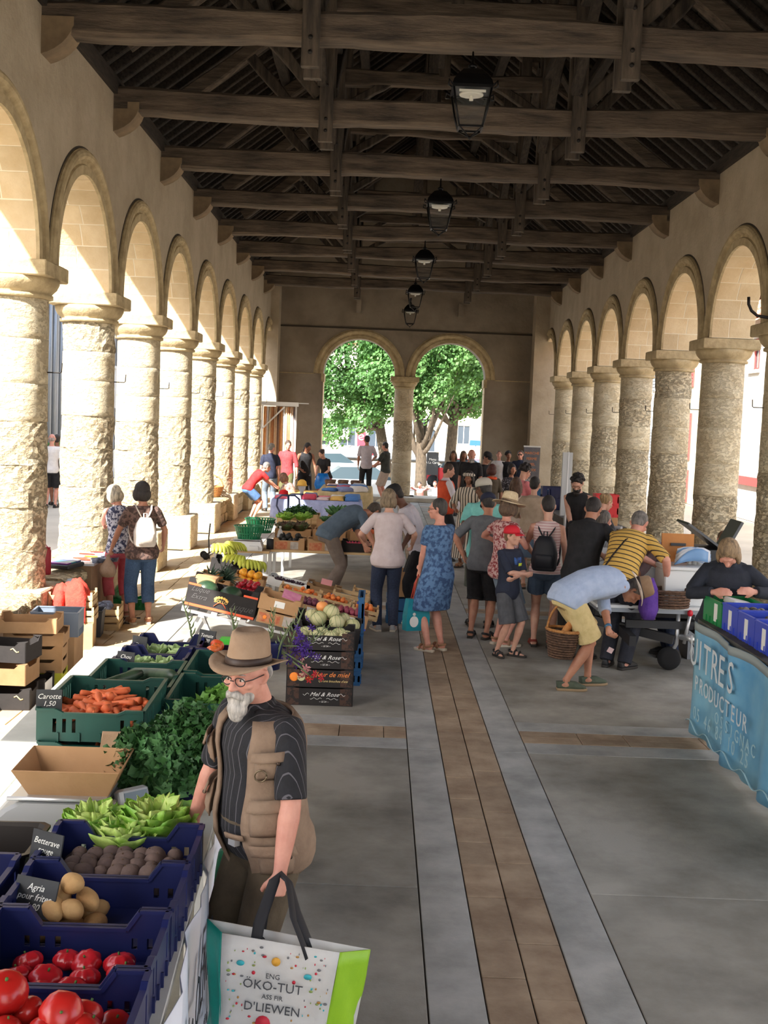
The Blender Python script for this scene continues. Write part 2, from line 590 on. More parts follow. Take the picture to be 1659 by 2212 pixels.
for x0, x1 in ((XL, endarch[0][0] - 1.4), (endarch[1][0] + 1.375, XR)):
 MB().box((x0, ye - 0.03, ZS - 0.11), (x1, ye, ZS - 0.085)).obj('impost_band', mould, wall_back)
MB().box((endarch[0][0] - 1.16, ye - 0.05, ZS - 0.33), (endarch[0][0] - 1.06, ye + TH, ZS - 0.085)).obj('impost', mould, wall_back)
MB().box((endarch[1][0] + 1.03, ye - 0.05, ZS - 0.33), (endarch[1][0] + 1.13, ye + TH, ZS - 0.085)).obj('impost', mould, wall_back)
MB().box((-3.2, ye - 0.035, 5.19), (4.5, ye, 5.235)).obj('string_course', dark_gap, wall_back)
# joints of the ashlar jambs on the pale outer reveals
for i in range(9):
 z0 = i * 0.42
 MB().bbox((endarch[0][0] - 1.13, ye + 0.02, z0 + 0.005), (endarch[0][0] - 1.088, ye + TH + 0.02, z0 + 0.415), 0.004).obj('jamb_stone', ashlar, wall_back)
 MB().bbox((endarch[1][0] + 1.062, ye + 0.02, z0 + 0.005), (endarch[1][0] + 1.10, ye + TH + 0.02, z0 + 0.415), 0.004).obj('jamb_stone', ashlar, wall_back)
# corner piers
for x0, x1, yy in ((XL - WT, -3.2, 35.05), (4.5, XR + WT, 35.05)):
 p = MB().box((x0, yy, 0), (x1, ye, ZT + 0.3)).obj('trim_1' if x0 < 0 else 'trim_2', plaster)
 tag(p, kind='structure')
for nm, x0, x1 in (('trim_3', XL - WT - 0.02, -3.33), ('trim_4', 4.80, XR + WT + 0.02)):
 y1 = Y0 + BAY * 8
 p = MB().bbox((x0 + 0.03, y1 - 0.36, 0), (x1 - 0.03 if x0 < 0 else x1, ye, ZS - 0.16), 0.01)
 p.bbox((x0, y1 - 0.41, ZS - 0.155), (x1, ye, ZS), 0.01)
 p.box((x0 + 0.015, y1 - 0.38, ZS - 0.33), (x1 - 0.01, ye, ZS - 0.29))
 tag(p.obj(nm, ashlar), kind='structure')
column(0.66, ye + 0.3, 0.13, ZS - 0.085, 'thick limestone column between the two arches of the end wall', 'columns of the end wall', 333, r=0.30)
# two pale stone brackets high on the end wall
for x in (-0.83, 2.27):
 MB().box((x - 0.07, ye - 0.25, 5.68), (x + 0.07, ye, 6.05)).obj('bracket', plaster_end, wall_back)
# step across the end of the hall
st = MB().bbox((-3.2, ye - 0.75, 0), (4.5, ye + TH, 0.13), 0.01).obj('trim_5', M('step_stone', srgb(196, 190, 176), 0.8, srgb(170, 164, 150), 2, bump=0.004))
tag(st, kind='structure')
# unseen wall behind the camera, mostly closed to cut the light from behind
mb = MB()
for x0, x1 in ((-4.2, -0.6), (2.0, 5.7)):
 mb.box((x0, -2.6, 0), (x1, -2.0, 4.4))
mb.box((-4.2, -2.6, 4.4), (5.7, -2.0, 6.9))
mb.add([(-4.2, -2.6, 6.9), (5.7, -2.6, 6.9), (XC, -2.6, 11.2), (-4.2, -2.0, 6.9), (5.7, -2.0, 6.9), (XC, -2.0, 11.2)],
  [(0, 1, 2), (3, 5, 4), (0, 2, 5, 3), (1, 4, 5, 2)])
tag(mb.obj('wall_front', plaster), kind='structure')
# ---- low stone benches between the left columns
bench_top = drum_material('bench_stone', srgb(222, 204, 168), srgb(188, 168, 128), 0.04, 1)
def bench(y0, y1, x0, x1, h, label):
 root = empty('stone_bench', ((x0 + x1) / 2, (y0 + y1) / 2, 0), 0, label, 'bench', 'stone benches along the left arcade')
 rng = random.Random(int(y0 * 10))
 w = (x1 - x0) / 2
 y = y0 - (y0 + y1) / 2
 ye_ = -y
 while y < ye_ - 0.01:
  l = min(rng.uniform(0.7, 1.1), ye_ - y)
  if ye_ - y - l < 0.3:
   l = ye_ - y
  # slab with a worn, uneven lip
  n = 12
  grid = []
  rings = []
  for i in range(n + 1):
   yy = y + 0.006 + (l - 0.012) * i / n
   r = rng.uniform(-0.03, 0.015)
   rings.append([(-w, yy, h - 0.14), (w + r - 0.05, yy, h - 0.15), (w + r, yy, h - 0.10 + jit(0.02)), (w + r - 0.01, yy, h - 0.03 + jit(0.01)),
       (w + r - 0.07, yy, h + jit(0.006)), (0, yy, h + jit(0.004)), (-w, yy, h)])
  MB().loft([list(reversed(q_)) for q_ in rings], smooth=False).obj('slab', bench_top, root)
  y += l
 y = y0 - (y0 + y1) / 2
 for row in range(2):
  y = -ye_
  hh = (h - 0.15) / 2
  while y < ye_ - 0.01:
   l = min(rng.uniform(0.35, 0.7), ye_ - y)
   if ye_ - y - l < 0.15:
    l = ye_ - y
   MB().bbox((-w, y + 0.006, row * hh + 0.004), (w - 0.08 + rng.uniform(-0.02, 0.02), y + l - 0.006, (row + 1) * hh - 0.004), 0.012).obj('stone', drum_smooth, root)
   y += l
 return root
bench(Y0 - BAY + 0.44, Y0 - 0.43, -4.1, -3.30, 0.60, 'worn stone bench at the left edge, before the nearest left column')
bench(6.0, Y0 - BAY - 0.44, -4.1, -3.30, 0.60, 'stone bench of the left arcade closest to the camera')
bench(Y0 + 0.44, Y0 + BAY - 0.44, -4.1, -3.30, 0.62, 'worn stone bench behind the nearest left column, a dark red bottle bag on it')
for k, lb in ((4, 'stone bench under the arch behind the fifth left column, where a lady in red sits'), (5, 'stone bench under the arch behind the sixth left column'),
    (6, 'stone bench under the arch behind the seventh left column')):
 bench(Y0 + BAY * k + 0.44, Y0 + BAY * (k + 1) - 0.44, -4.1, -3.40, 0.55, lb)
# ---- floor
concrete = M('concrete', srgb(164, 160, 150), 0.85, srgb(112, 108, 100), 1.1, 12, bump=0.002, bscale=60, contrast=(0.36, 0.66), rnd=0.08)
strip_c = M('pale_concrete', srgb(176, 175, 170), 0.8, srgb(140, 140, 136), 2.6, 12, bump=0.0015, bscale=80)
paver_m = M('sandstone_paver', srgb(168, 147, 122), 0.85, srgb(134, 112, 90), 3.5, 8, bump=0.003, bscale=40, rnd=0.10)
paver_w = M('limestone_paver', srgb(214, 190, 152), 0.85, srgb(190, 162, 124), 2.5, 8, bump=0.003, bscale=30, rnd=0.08)
base_m = M('floor_base', srgb(84, 78, 70), 0.9)
floor = tag(MB().box((-3.45, -2.6, -0.12), (4.92, YW + 0.6, -0.012)).obj('floor', base_m), kind='structure')
CROSS = [2.90 + 6.07 * i - 6.07 for i in range(7)]      # centre lines of the cross strips
x1_, x2_, x3_, x4_ = 0.289, 0.538, 0.943, 1.196
def slab_(nm, x0, x1, y0, y1, m, z=0.0, g=0.004):
 MB().bbox((x0 + g, y0 + g, -0.03), (x1 - g, y1 - g, z), 0.003).obj(nm, m, floor)
rng = random.Random(5)
for i, c in enumerate(CROSS):
 c2 = c + 6.07
 ya, yb = c + 0.45, min(c2 - 0.45, YW - 0.75)
 if ya < YW - 0.8:
  mid = c + 3.03
  for a, b in ((-2.2, x1_), (x4_, 3.68)):
   if mid < yb:
    slab_('concrete_slab', a, b, ya, mid, concrete)
    slab_('concrete_slab', a, b, mid, yb, concrete)
   else:
    slab_('concrete_slab', a, b, ya, yb, concrete)
  for a, b in ((x1_, x2_), (x3_, x4_), (-2.53, -2.2), (3.68, 4.0)):
   slab_('pale_strip', a, b, c - 0.45 if a in (-2.53, 3.68) else c - 0.45, min(c2 - 0.45, YW - 0.75), strip_c, 0.001)
  # cross strips
 for a, b in ((-2.2, x1_), (x4_, 3.68)):
  if c + 0.45 < YW - 0.7:
   slab_('pale_strip', a, b, c + 0.17, c + 0.45, strip_c, 0.001)
   slab_('pale_strip', a, b, c - 0.45, c - 0.17, strip_c, 0.001)
   x = a
   while x < b - 0.01:
    l = min(rng.uniform(0.35, 0.7), b - x)
    if c > 1:
     slab_('paver', x, x + l, c - 0.17, c, paver_m, rng.uniform(0, 0.003), 0.003)
     slab_('paver', x, x + l, c, c + 0.17, paver_m, rng.uniform(0, 0.003), 0.003)
    x += l
for cx0, cx1 in ((x2_, (x2_ + x3_) / 2), ((x2_ + x3_) / 2, x3_)):
 y = 3.2
 while y < 24:
  l = rng.uniform(0.32, 0.6)
  slab_('paver', cx0, cx1, y, y + l, paver_m, rng.uniform(-0.002, 0.002), 0.004)
  y += l
 slab_('paver_run', cx0, cx1, y, YW - 0.75, paver_m)
 slab_('paver_run', cx0, cx1, -2.6, 3.2, paver_m)
for side, (a, b) in enumerate(((-3.45, -2.53), (4.0, 4.92))):
 y = 4.0 if side == 0 else 9.0
 while y < 24:
  l = rng.uniform(0.4, 0.62)
  cuts = [a, a + (b - a) * rng.uniform(0.28, 0.4), a + (b - a) * rng.uniform(0.6, 0.72), b]
  for p, q_ in zip(cuts, cuts[1:]):
   slab_('paver', p, q_, y, y + l, paver_w, rng.uniform(-0.002, 0.003), 0.004)
  y += l
 slab_('paver_run', a, b, y, YW - 0.75, paver_w)
 slab_('paver_run', a, b, -2.6, 4.0 if side == 0 else 9.0, paver_w)
# iron drain grate by the left bench
gr = empty('drain_grate', (-2.98, 13.35, 0.0), 0, 'black iron drain grate in the paving by the woman in jeans', 'grate')
for i in range(7):
 MB().box((-0.2 + i * 0.06, -0.18, 0.0), (-0.17 + i * 0.06, 0.18, 0.012)).obj('grate_bar', M('iron', srgb(45, 42, 40), 0.6), gr)
MB().box((-0.22, -0.2, 0.0), (0.22, -0.18, 0.014)).box((-0.22, 0.18, 0.0), (0.22, 0.2, 0.014)).obj('grate_rim', M('iron', srgb(45, 42, 40)), gr)
# ================================================================= ROOF
wood = M('old_oak', srgb(112, 98, 84), 0.85, srgb(50, 43, 38), 2.0, 6, bump=0.02, bscale=5, stretch=(0.8, 6, 6), contrast=(0.3, 0.7), rnd=0.12)
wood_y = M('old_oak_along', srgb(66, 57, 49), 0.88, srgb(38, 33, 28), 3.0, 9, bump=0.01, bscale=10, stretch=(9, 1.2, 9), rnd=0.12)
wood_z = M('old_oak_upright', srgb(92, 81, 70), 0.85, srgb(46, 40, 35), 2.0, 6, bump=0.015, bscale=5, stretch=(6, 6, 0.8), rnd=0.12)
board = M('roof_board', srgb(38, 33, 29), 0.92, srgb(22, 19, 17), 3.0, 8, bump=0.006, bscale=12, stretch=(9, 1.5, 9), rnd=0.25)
bolt_m = M('iron', srgb(45, 42, 40), 0.6)
ZE, ZR_ = 6.45, 10.5                     # eaves and ridge height of the rafter undersides
XE0, XE1 = -4.6, 6.07
for x_ in (-4.95, 6.35):  # unseen eave boards, hung low to cut the sun through the left arches
 tag(MB().box((x_, -3.2, 6.2), (x_ + 0.06, YW + 0.9, 6.55)).box((min(x_, x_ + (0.4 if x_ < 0 else -0.4)), -3.2, 6.5), (max(x_ + 0.06, x_ + (0.4 if x_ < 0 else -0.4)), YW + 0.9, 6.58)).obj('trim_6' if x_ < 0 else 'trim_7', board), kind='structure')
def rough_beam(p, q, w, h, rng, n=26, amp=0.012):
 """hewn beam: rectangle with rounded arrises that wanders a little along its length"""
 p, q = Vector(p), Vector(q)
 d = (q - p).normalized()
 a = Vector((0, 0, 1)) if abs(d.z) < 0.9 else Vector((0, 1, 0))
 x = d.cross(a).normalized()
 y = x.cross(d).normalized()
 rings = []
 ph = [rng.uniform(0, 6) for _ in range(6)]
 for i in range(n + 1):
  t = i / n
  c = p.lerp(q, t)
  ww = w / 2 + amp * math.sin(7 * t + ph[0]) + rng.uniform(-amp, amp) * 0.3
  ht = h / 2 + amp * 1.6 * math.sin(6 * t + ph[1]) + amp * math.sin(15 * t + ph[2]) + rng.uniform(-amp, amp) * 0.4
  hb = h / 2 + amp * 1.3 * math.sin(5 * t + ph[3]) + amp * math.sin(17 * t + ph[4]) + rng.uniform(-amp, amp) * 0.4
  k = 0.22
  rings.append([c + x * ww * sx + y * (ht if sy > 0 else hb) * sy for sx, sy in
      ((-1, -(1 - k)), (-(1 - k), -1), (1 - k, -1), (1, -(1 - k)), (1, 1 - k), (1 - k, 1), (-(1 - k), 1), (-1, 1 - k))])
 return MB().loft(rings, smooth=False)
def slope_z(x):
 return ZR_ - abs(x - XC) * (ZR_ - ZE) / (XC - XE0)
tnames = ['nearest', 'second', 'third', 'fourth', 'fifth', 'sixth', 'seventh', 'eighth', 'farthest']
for k in range(-3, 9):
 y = Y0 + BAY * k - 0.13
 rng = random.Random(40 + k)
 lab = f'{tnames[k]} oak roof truss seen from the camera, hewn tie beam with two bolted hanging posts' if k >= 0 else ('third', 'second', 'first')[k + 3] + ' oak roof truss overhead beyond the top edge of the picture, towards the camera'
 root = empty('roof_truss', (XC, y, 6.08), 0, lab, 'roof truss', 'oak roof trusses across the hall')
 z0 = 0.17
 rough_beam((XL - XC - 0.25, 0, z0 + jit(0.02)), (XR - XC + 0.25, 0, z0 + jit(0.02)), 0.30, 0.29, rng, 46, 0.016).obj('tie_beam', wood, root)
 for px_ in (-0.83, 2.28):
  x = px_ - XC
  ztop = slope_z(px_) - 6.08 - 0.15
  hp = empty('hanging_post', (0, 0, 0)); hp.parent = root
  for sy in (-1, 1):
   rough_beam((x, sy * 0.20, -0.25), (x, sy * 0.20, ztop), 0.175, 0.09, rng, 18, 0.004).obj('post_leaf', wood_z, hp)
  for zz in (-0.12, 0.02, 0.42):
   MB().lathe([(0.022, -0.01), (0.022, 0.01)], 8, TR(0, 0, 0, PI / 2)).obj('bolt', bolt_m, hp, (x, -0.25, zz))
 # principal rafters, collar, struts, king post
 for s in (-1, 1):
  xe = XL - XC + 0.1 if s < 0 else XR - XC - 0.1
  rough_beam((xe, 0, slope_z(xe + XC) - 6.08 - 0.42), (0, 0, ZR_ - 6.08 - 0.42), 0.2, 0.22, rng, 16, 0.008).obj('principal_rafter', wood, root)
  xp = (-0.83 if s < 0 else 2.28) - XC
  rough_beam((xp + s * 0.1, 0, 0.35), (xp + s * 1.35, 0, slope_z(xp + s * 1.35 + XC) - 6.08 - 0.5), 0.15, 0.15, rng, 8, 0.006).obj('strut', wood_z, root)
  rough_beam((xp - s * 0.06, 0, 1.0), (xp - s * 0.75, 0, 1.42), 0.12, 0.12, rng, 6, 0.005).obj('strut', wood_z, root)
 rough_beam((-0.83 - XC - 0.1, 0, 1.46), (2.28 - XC + 0.1, 0, 1.46), 0.18, 0.2, rng, 14, 0.01).obj('collar_beam', wood, root)
 rough_beam((0, 0, 1.5), (0, 0, ZR_ - 6.08 - 0.3), 0.17, 0.17, rng, 10, 0.005).obj('king_post', wood_z, root)
# purlins, wall plates and ridge run the length of the hall
roof = MB()
for s in (-1, 1):
 xe = XE0 if s < 0 else XE1
 T = 0.05
 a = (xe, -3.2, ZE + 0.14); b = (xe, YW + 0.9, ZE + 0.14)
 c = (XC, YW + 0.9, ZR_ + 0.14); d = (XC, -3.2, ZR_ + 0.14)
 up = 0.06
 roof.add([a, b, c, d, (xe, -3.2, ZE + 0.2), (xe, YW + 0.9, ZE + 0.2), (XC, YW + 0.9, ZR_ + 0.2), (XC, -3.2, ZR_ + 0.2)],
    [(0, 1, 2, 3), (4, 7, 6, 5), (0, 4, 5, 1), (1, 5, 6, 2), (2, 6, 7, 3), (3, 7, 4, 0)])
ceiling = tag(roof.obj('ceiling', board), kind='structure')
rng = random.Random(9)
for s in (-1, 1):
 xe = XL + 0.05 if s < 0 else XR - 0.05
 MB().bar((xe - s * -0.1, -2.6, 6.42), (xe - s * -0.1, YW, 6.42), 0.2, 0.2).obj('wall_plate', wood_y, ceiling)
 for fr in (0.36, 0.68):
  x = XC + (xe - XC) * (1 - fr)
  for k in range(-1, 9):
   ya = Y0 + BAY * (k - 1)
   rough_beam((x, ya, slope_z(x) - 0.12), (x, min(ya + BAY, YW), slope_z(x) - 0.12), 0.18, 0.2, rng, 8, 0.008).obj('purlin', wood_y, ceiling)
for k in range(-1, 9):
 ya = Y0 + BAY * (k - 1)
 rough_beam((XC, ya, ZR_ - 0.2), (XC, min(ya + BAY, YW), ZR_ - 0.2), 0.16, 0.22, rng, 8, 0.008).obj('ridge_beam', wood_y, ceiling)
 # crossed braces between the trusses in the planes of the posts and of the king posts
 for x, za, zb in ((-0.83, 6.55, 7.9), (2.28, 6.55, 7.9), (XC, 7.7, 10.0)):
  if ya + BAY < YW + 0.2:
   rough_beam((x + 0.05, ya + 0.1, za), (x + 0.05, ya + BAY - 0.35, zb), 0.11, 0.13, rng, 8, 0.005).obj('brace', wood_y, ceiling)
   rough_beam((x - 0.06, ya + BAY - 0.35, za), (x - 0.06, ya + 0.1, zb), 0.11, 0.13, rng, 8, 0.005).obj('brace', wood_y, ceiling)
   if x != XC:
    rough_beam((x, ya, 7.62), (x, ya + BAY, 7.62), 0.14, 0.16, rng, 8, 0.006).obj('rail', wood_y, ceiling)
# common rafters (shared meshes) and the boards laid across them
for s in (-1, 1):
 xe = XE0 if s < 0 else XE1
 raf = []
 for v in range(4):
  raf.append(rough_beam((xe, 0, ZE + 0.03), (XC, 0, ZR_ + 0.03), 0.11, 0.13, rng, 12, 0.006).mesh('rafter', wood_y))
 y = 5.0
 while y < YW:
  link('rafter', raf[rng.randrange(4)], ceiling, (0, y, 0))
  y += 0.43
 L_ = math.hypot(XC - XE0, ZR_ - ZE)
 nb = 34
 mbs = []
 for j in range(nb):
  f0, f1 = j / nb, (j + 1) / nb - 0.004
  xa, xb = xe + (XC - xe) * f0, xe + (XC - xe) * f1
  za, zb = ZE + (ZR_ - ZE) * f0 + 0.10, ZE + (ZR_ - ZE) * f1 + 0.10
  mb = MB()
  mb.add([(xa, 0, za), (xb, 0, zb), (xb, 5.3, zb), (xa, 5.3, za), (xa, 0, za + 0.02), (xb, 0, zb + 0.02), (xb, 5.3, zb + 0.02), (xa, 5.3, za + 0.02)],
    [(0, 3, 2, 1), (4, 5, 6, 7), (0, 1, 5, 4), (1, 2, 6, 5), (2, 3, 7, 6), (3, 0, 4, 7)])
  me = mb.mesh('plank', board)
  for b_ in range(7):
   if b_ < 4:
    link('plank', me, ceiling, (0, -1.0 + 5.31 * b_, 0))
 tag(ceiling, kind='structure')
 mb = MB()
 for j in range(nb):
  f0, f1 = j / nb, (j + 1) / nb - 0.004
  xa, xb = xe + (XC - xe) * f0, xe + (XC - xe) * f1
  za, zb = ZE + (ZR_ - ZE) * f0 + 0.10, ZE + (ZR_ - ZE) * f1 + 0.10
  ya, yb = 20.24, YW + 0.6
  mb.add([(xa, ya, za), (xb, ya, zb), (xb, yb, zb), (xa, yb, za), (xa, ya, za + 0.02), (xb, ya, zb + 0.02), (xb, yb, zb + 0.02), (xa, yb, za + 0.02)],
    [(0, 3, 2, 1), (4, 5, 6, 7), (0, 1, 5, 4), (1, 2, 6, 5), (2, 3, 7, 6), (3, 0, 4, 7)])
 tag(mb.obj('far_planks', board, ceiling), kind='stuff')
# ---- hanging lanterns
lmet = M('lantern_black', srgb(30, 30, 32), 0.4, metal=0.7)
lglass = M('lantern_glass', (0.12, 0.13, 0.13), 0.35, alpha=0.06)
lref = M('lantern_reflector', srgb(225, 225, 215), 0.3)
lnames = ['nearest black iron lantern hanging under the roof', 'second black iron lantern from the camera under the roof', 'third black iron lantern from the camera under the roof',
   'fourth black iron lantern from the camera under the roof', 'farthest black iron lantern, hanging before the end wall']
lant = empty('hanging_lantern', (XC, 0, 0), 0, lnames[0], 'lantern', 'lanterns under the roof')
# local z = 0 is the bottom tip, 0.76 is the hook
def ring4(w, z):
 return [(-w, -w, z), (w, -w, z), (w, w, z), (-w, w, z)]
MB().loft([ring4(0.05, 0.66), ring4(0.09, 0.64), ring4(0.14, 0.585), ring4(0.185, 0.52), ring4(0.2, 0.47), ring4(0.2, 0.45)], smooth=False).obj('lantern_roof', lmet, lant)
fin = MB().lathe([(0.02, 0.66), (0.045, 0.68), (0.045, 0.70), (0.015, 0.72), (0.008, 0.84)], 12)
fin.obj('finial', lmet, lant)
cg = MB()
for sx, sy in ((-1, -1), (1, -1), (1, 1), (-1, 1)):
 cg.tube([(sx * 0.185, sy * 0.185, 0.45), (sx * 0.15, sy * 0.15, 0.24), (sx * 0.115, sy * 0.115, 0.09)], 0.011, 6)
 cg.tube([(sx * 0.115, sy * 0.115, 0.09), (0, 0, 0.0)], 0.008, 6)
 cg.tube([(sx * 0.2, sy * 0.2, 0.46), (sx * 0.235, sy * 0.235, 0.49), (sx * 0.24, sy * 0.24, 0.44), (sx * 0.205, sy * 0.205, 0.43)], 0.01, 6)
for w_, z_ in ((0.19, 0.45), (0.115, 0.09)):
 p4 = ring4(w_, z_)
 for i in range(4):
  cg.bar(p4[i], p4[(i + 1) % 4], 0.018, 0.018)
cg.ball((0, 0, 0.0), 0.018)
cg.obj('cage', lmet, lant)
for i in range(4):
 a, b = ring4(0.18, 0.44), ring4(0.115, 0.1)
 j = (i + 1) % 4
 g = MB().sheet([[a[i], a[j]], [b[i], b[j]]], 0.003, smooth=False).obj('pane', lglass, lant)
MB().lathe([(0.10, 0.405), (0.12, 0.41), (0.12, 0.425), (0.05, 0.44)], 16).box((-0.13, -0.165, 0.40), (0.13, -0.16, 0.425)).obj('reflector', lref, lant)
MB().tube([(0, 0, 0.42), (0, 0, 0.36)], 0.02, 8).obj('bulb', lref, lant)
lant.location = (0.76, Y0 - 0.13, 5.27)
for i in range(1, 5):
 yy = Y0 - 0.13 + 6.07 * i
 if i == 4:
  yy = 34.6
 l2 = dup(lant, (0.76 - 0.01 * i, yy, 5.27 - (0.04 if i == 4 else 0)), None, lnames[i])
MB().bar((0.72, 34.6, 6.05), (0.72, YW, 6.05), 0.06, 0.06).obj('lantern_bracket', lmet, wall_back)
# ================================================================= OUTSIDE
paving = M('street_paving', srgb(200, 192, 178), 0.9, srgb(182, 174, 160), 0.6, 8, bump=0.002, bscale=30)
gm = MB().box((-60, -40, -1.2), (70, 36.6, -0.02)).box((-60, 36.6, -1.2), (-4.4, 50, -0.021)).box((6, 36.6, -1.2), (70, 50, -0.021))
gm.box((-60, 50, -1.3), (70, 150, -0.8)).box((-4.4, 36.6, -1.3), (6, 50, -0.8))
tag(gm.obj('street_ground', paving), kind='structure')
ZQ = -0.8
white_wall = M('white_render', srgb(232, 226, 214), 0.9, srgb(214, 206, 192), 0.5, 6, bump=0.003)
grey_wall = M('grey_render', srgb(196, 194, 190), 0.9, srgb(176, 174, 170), 0.5, 6, bump=0.003)
cream_wall = M('cream_render', srgb(228, 212, 180), 0.9, srgb(212, 194, 158), 0.5, 6, bump=0.003)
tile_m = M('roof_tile', srgb(196, 132, 104), 0.9, srgb(158, 98, 76), 4, 5, rnd=0.1)
pane_m = M('window_pane', srgb(60, 70, 80), 0.12)
red_sh = M('red_shutter', srgb(176, 74, 70), 0.6)
grey_sh = M('grey_shutter', srgb(120, 124, 128), 0.6)
white_fr = M('white_frame', srgb(230, 228, 222), 0.5)
pipe_m = M('zinc', srgb(140, 146, 152), 0.4, metal=0.5)
def house(name, face, a0, a1, plane, depth, h, mat, wins, shut=None, label='', pipes=(), roof_h=1.8, cat='house'):
 """face: direction the front looks to: '+x', '-x' or '-y'; a0..a1 along the front; wins: (a, z, w, h, kind)"""
 if face == '-y':
  T = Matrix.Translation((0, plane, 0))
 elif face == '+x':
  T = Matrix.Translation((plane, 0, 0)) @ Matrix.Rotation(PI / 2, 4, 'Z')
 else:
  T = Matrix.Translation((plane, 0, 0)) @ Matrix.Rotation(-PI / 2, 4, 'Z')
 # in local space the front looks to -y, x runs along the front
 s = -1 if face == '-x' else 1
 root = bpy.data.objects.new(name, None)
 COL.objects.link(root)
 root.matrix_world = T
 tag(root, label, cat)
 lo, hi = (a0, a1) if s > 0 else (-a1, -a0)
 xs = sorted([(s * a - w / 2, s * a + w / 2, z, z + hh, kd) for a, z, w, hh, kd in wins])
 # front wall with true openings: vertical strips
 mb = MB()
 cuts = sorted({lo, hi} | {x for q in xs for x in q[:2]})
 for c0, c1 in zip(cuts, cuts[1:]):
  zz = 0
  for q in sorted([q for q in xs if q[0] <= c0 + 1e-6 and q[1] >= c1 - 1e-6], key=lambda q: q[2]):
   if q[2] > zz:
    mb.box((c0, 0, zz), (c1, 0.35, q[2]))
   zz = q[3]
  mb.box((c0, 0, zz), (c1, 0.35, h))
 mb.box((lo, depth - 0.3, 0), (hi, depth, h)).box((lo, 0.35, 0), (lo + 0.3, depth - 0.3, h)).box((hi - 0.3, 0.35, 0), (hi, depth - 0.3, h))
 mb.obj('facade', mat, root)
 MB().box((lo - 0.15, -0.2, h), (hi + 0.15, depth + 0.1, h + 0.16)).obj('cornice', mat, root)
 if roof_h:
  rr = MB().loft([[(x, -0.45, h + 0.12), (x, depth / 2, h + roof_h), (x, depth + 0.2, h + 0.12), (x, depth / 2, h + roof_h - 0.15)] for x in (lo - 0.2, hi + 0.2)], smooth=False)
  rr.obj('roof', tile_m, root)
  tl = MB()
  nx = int((hi - lo) / 0.3)
  for i in range(nx):
   for j in range(10):
    f = j / 10
    x = lo + (i + 0.5) * (hi - lo) / nx
    ya, za = -0.45 + (depth / 2 + 0.45) * f, h + 0.14 + (roof_h - 0.12) * f
    yb, zb = ya + (depth / 2 + 0.45) * 0.11, za + (roof_h - 0.12) * 0.11
    n = 5
    r0 = [(x + 0.14 * math.cos(PI * q / n), ya, za + 0.02 + 0.09 * math.sin(PI * q / n)) for q in range(n + 1)]
    r1 = [(x + 0.11 * math.cos(PI * q / n), yb, zb + 0.0 + 0.075 * math.sin(PI * q / n)) for q in range(n + 1)]
    tl.loft([r0, r1], smooth=False)
  tag(tl.obj('roof_tiles', tile_m, root), kind='stuff')
 for x0, x1, z0, z1, kd in xs:
  f = MB()
  f.box((x0, 0.1, z0), (x0 + 0.06, 0.18, z1)).box((x1 - 0.06, 0.1, z0), (x1, 0.18, z1)).box((x0, 0.1, z1 - 0.06), (x1, 0.18, z1)).box((x0, 0.1, z0), (x1, 0.18, z0 + 0.06))
  f.box(((x0 + x1) / 2 - 0.025, 0.11, z0), ((x0 + x1) / 2 + 0.025, 0.17, z1))
  fo = f.obj('window' if kd != 'door' else 'doorway', red_sh if kd == 'red' else white_fr, root)
  MB().box((x0 + 0.05, 0.13, z0 + 0.05), (x1 - 0.05, 0.15, z1 - 0.05)).obj('pane', pane_m, fo)
  if shut and kd == 'win':
   w = (x1 - x0) / 2
   for sx in (x0 - w - 0.03, x1 + 0.03):
    sh = MB().box((sx, -0.05, z0), (sx + w, -0.01, z1))
    for q in range(int((z1 - z0) / 0.12)):
     sh.box((sx + 0.04, -0.065, z0 + 0.05 + q * 0.12), (sx + w - 0.04, -0.05, z0 + 0.12 + q * 0.12))
    sh.obj('shutter', shut, root)
  MB().box((x0 - 0.08, -0.06, z0 - 0.1), (x1 + 0.08, 0.1, z0)).obj('sill', mat, root)
 for a in pipes:
  MB().tube([(s * a, -0.1, 0), (s * a, -0.1, h)], 0.06, 8).obj('downpipe', pipe_m, root)
 return root
W = lambda a, z, w=1.0, h=1.5, k='win': (a, z, w, h, k)
# left street
house('house', '+x', 2, 17.5, -9.8, 7, 7.0, white_wall, [W(5, 1), W(9, 1), W(13, 1), W(5, 4.2), W(9, 4.2), W(13, 4.2)], grey_sh, 'white rendered house across the left street, nearest the camera', roof_h=1.0)
house('house', '+x', 18.1, 44, -9.6, 7, 6.6, grey_wall, [W(21, 0.1, 1.1, 2.4, 'door'), W(25, 1), W(29, 1), W(36.5, 0.1, 1.1, 2.4, 'door'), W(41.2, 1), W(25, 4.2), W(29, 4.2), W(36.5, 4.0), W(41.2, 4.0)], grey_sh,
  'long pale grey house with zinc downpipes across the left street', pipes=(33.1, 33.6, 34.3, 38.6), roof_h=1.0)
# right street
house('house', '-x', 3, 35.2, 10.6, 7, 5.5, white_wall, [W(8, 0.9), W(13, 0.9), W(18, 0.9), W(23, 0.9), W(33.3, 4.3, 0.8, 0.9, 'red')], red_sh, 'white house with tiled roof and a small red framed window across the right street', roof_h=3.0)
house('house', '-x', 35.8, 43.5, 10.6, 7, 6.3, cream_wall, [W(40.8, 1.5, 1.1, 1.6), W(40.8, 0.05, 1.1, 1.1), W(40.8, 4.0, 1.1, 1.3)], red_sh, 'narrow cream house with red shutters across the right street', roof_h=2.2)
house('house', '-x', 44.1, 58, 10.8, 7, 6.6, white_wall, [W(47, 1), W(51, 1), W(55, 1), W(47, 4), W(51, 4), W(55, 4)], grey_sh, 'white house farthest along the right street', roof_h=2.2)
_h = bpy.data.objects['house.002']
MB().box((-34.6, -.1, 1.0), (-30.6, .0, 1.24)).obj('red_lintel', red_sh, _h)
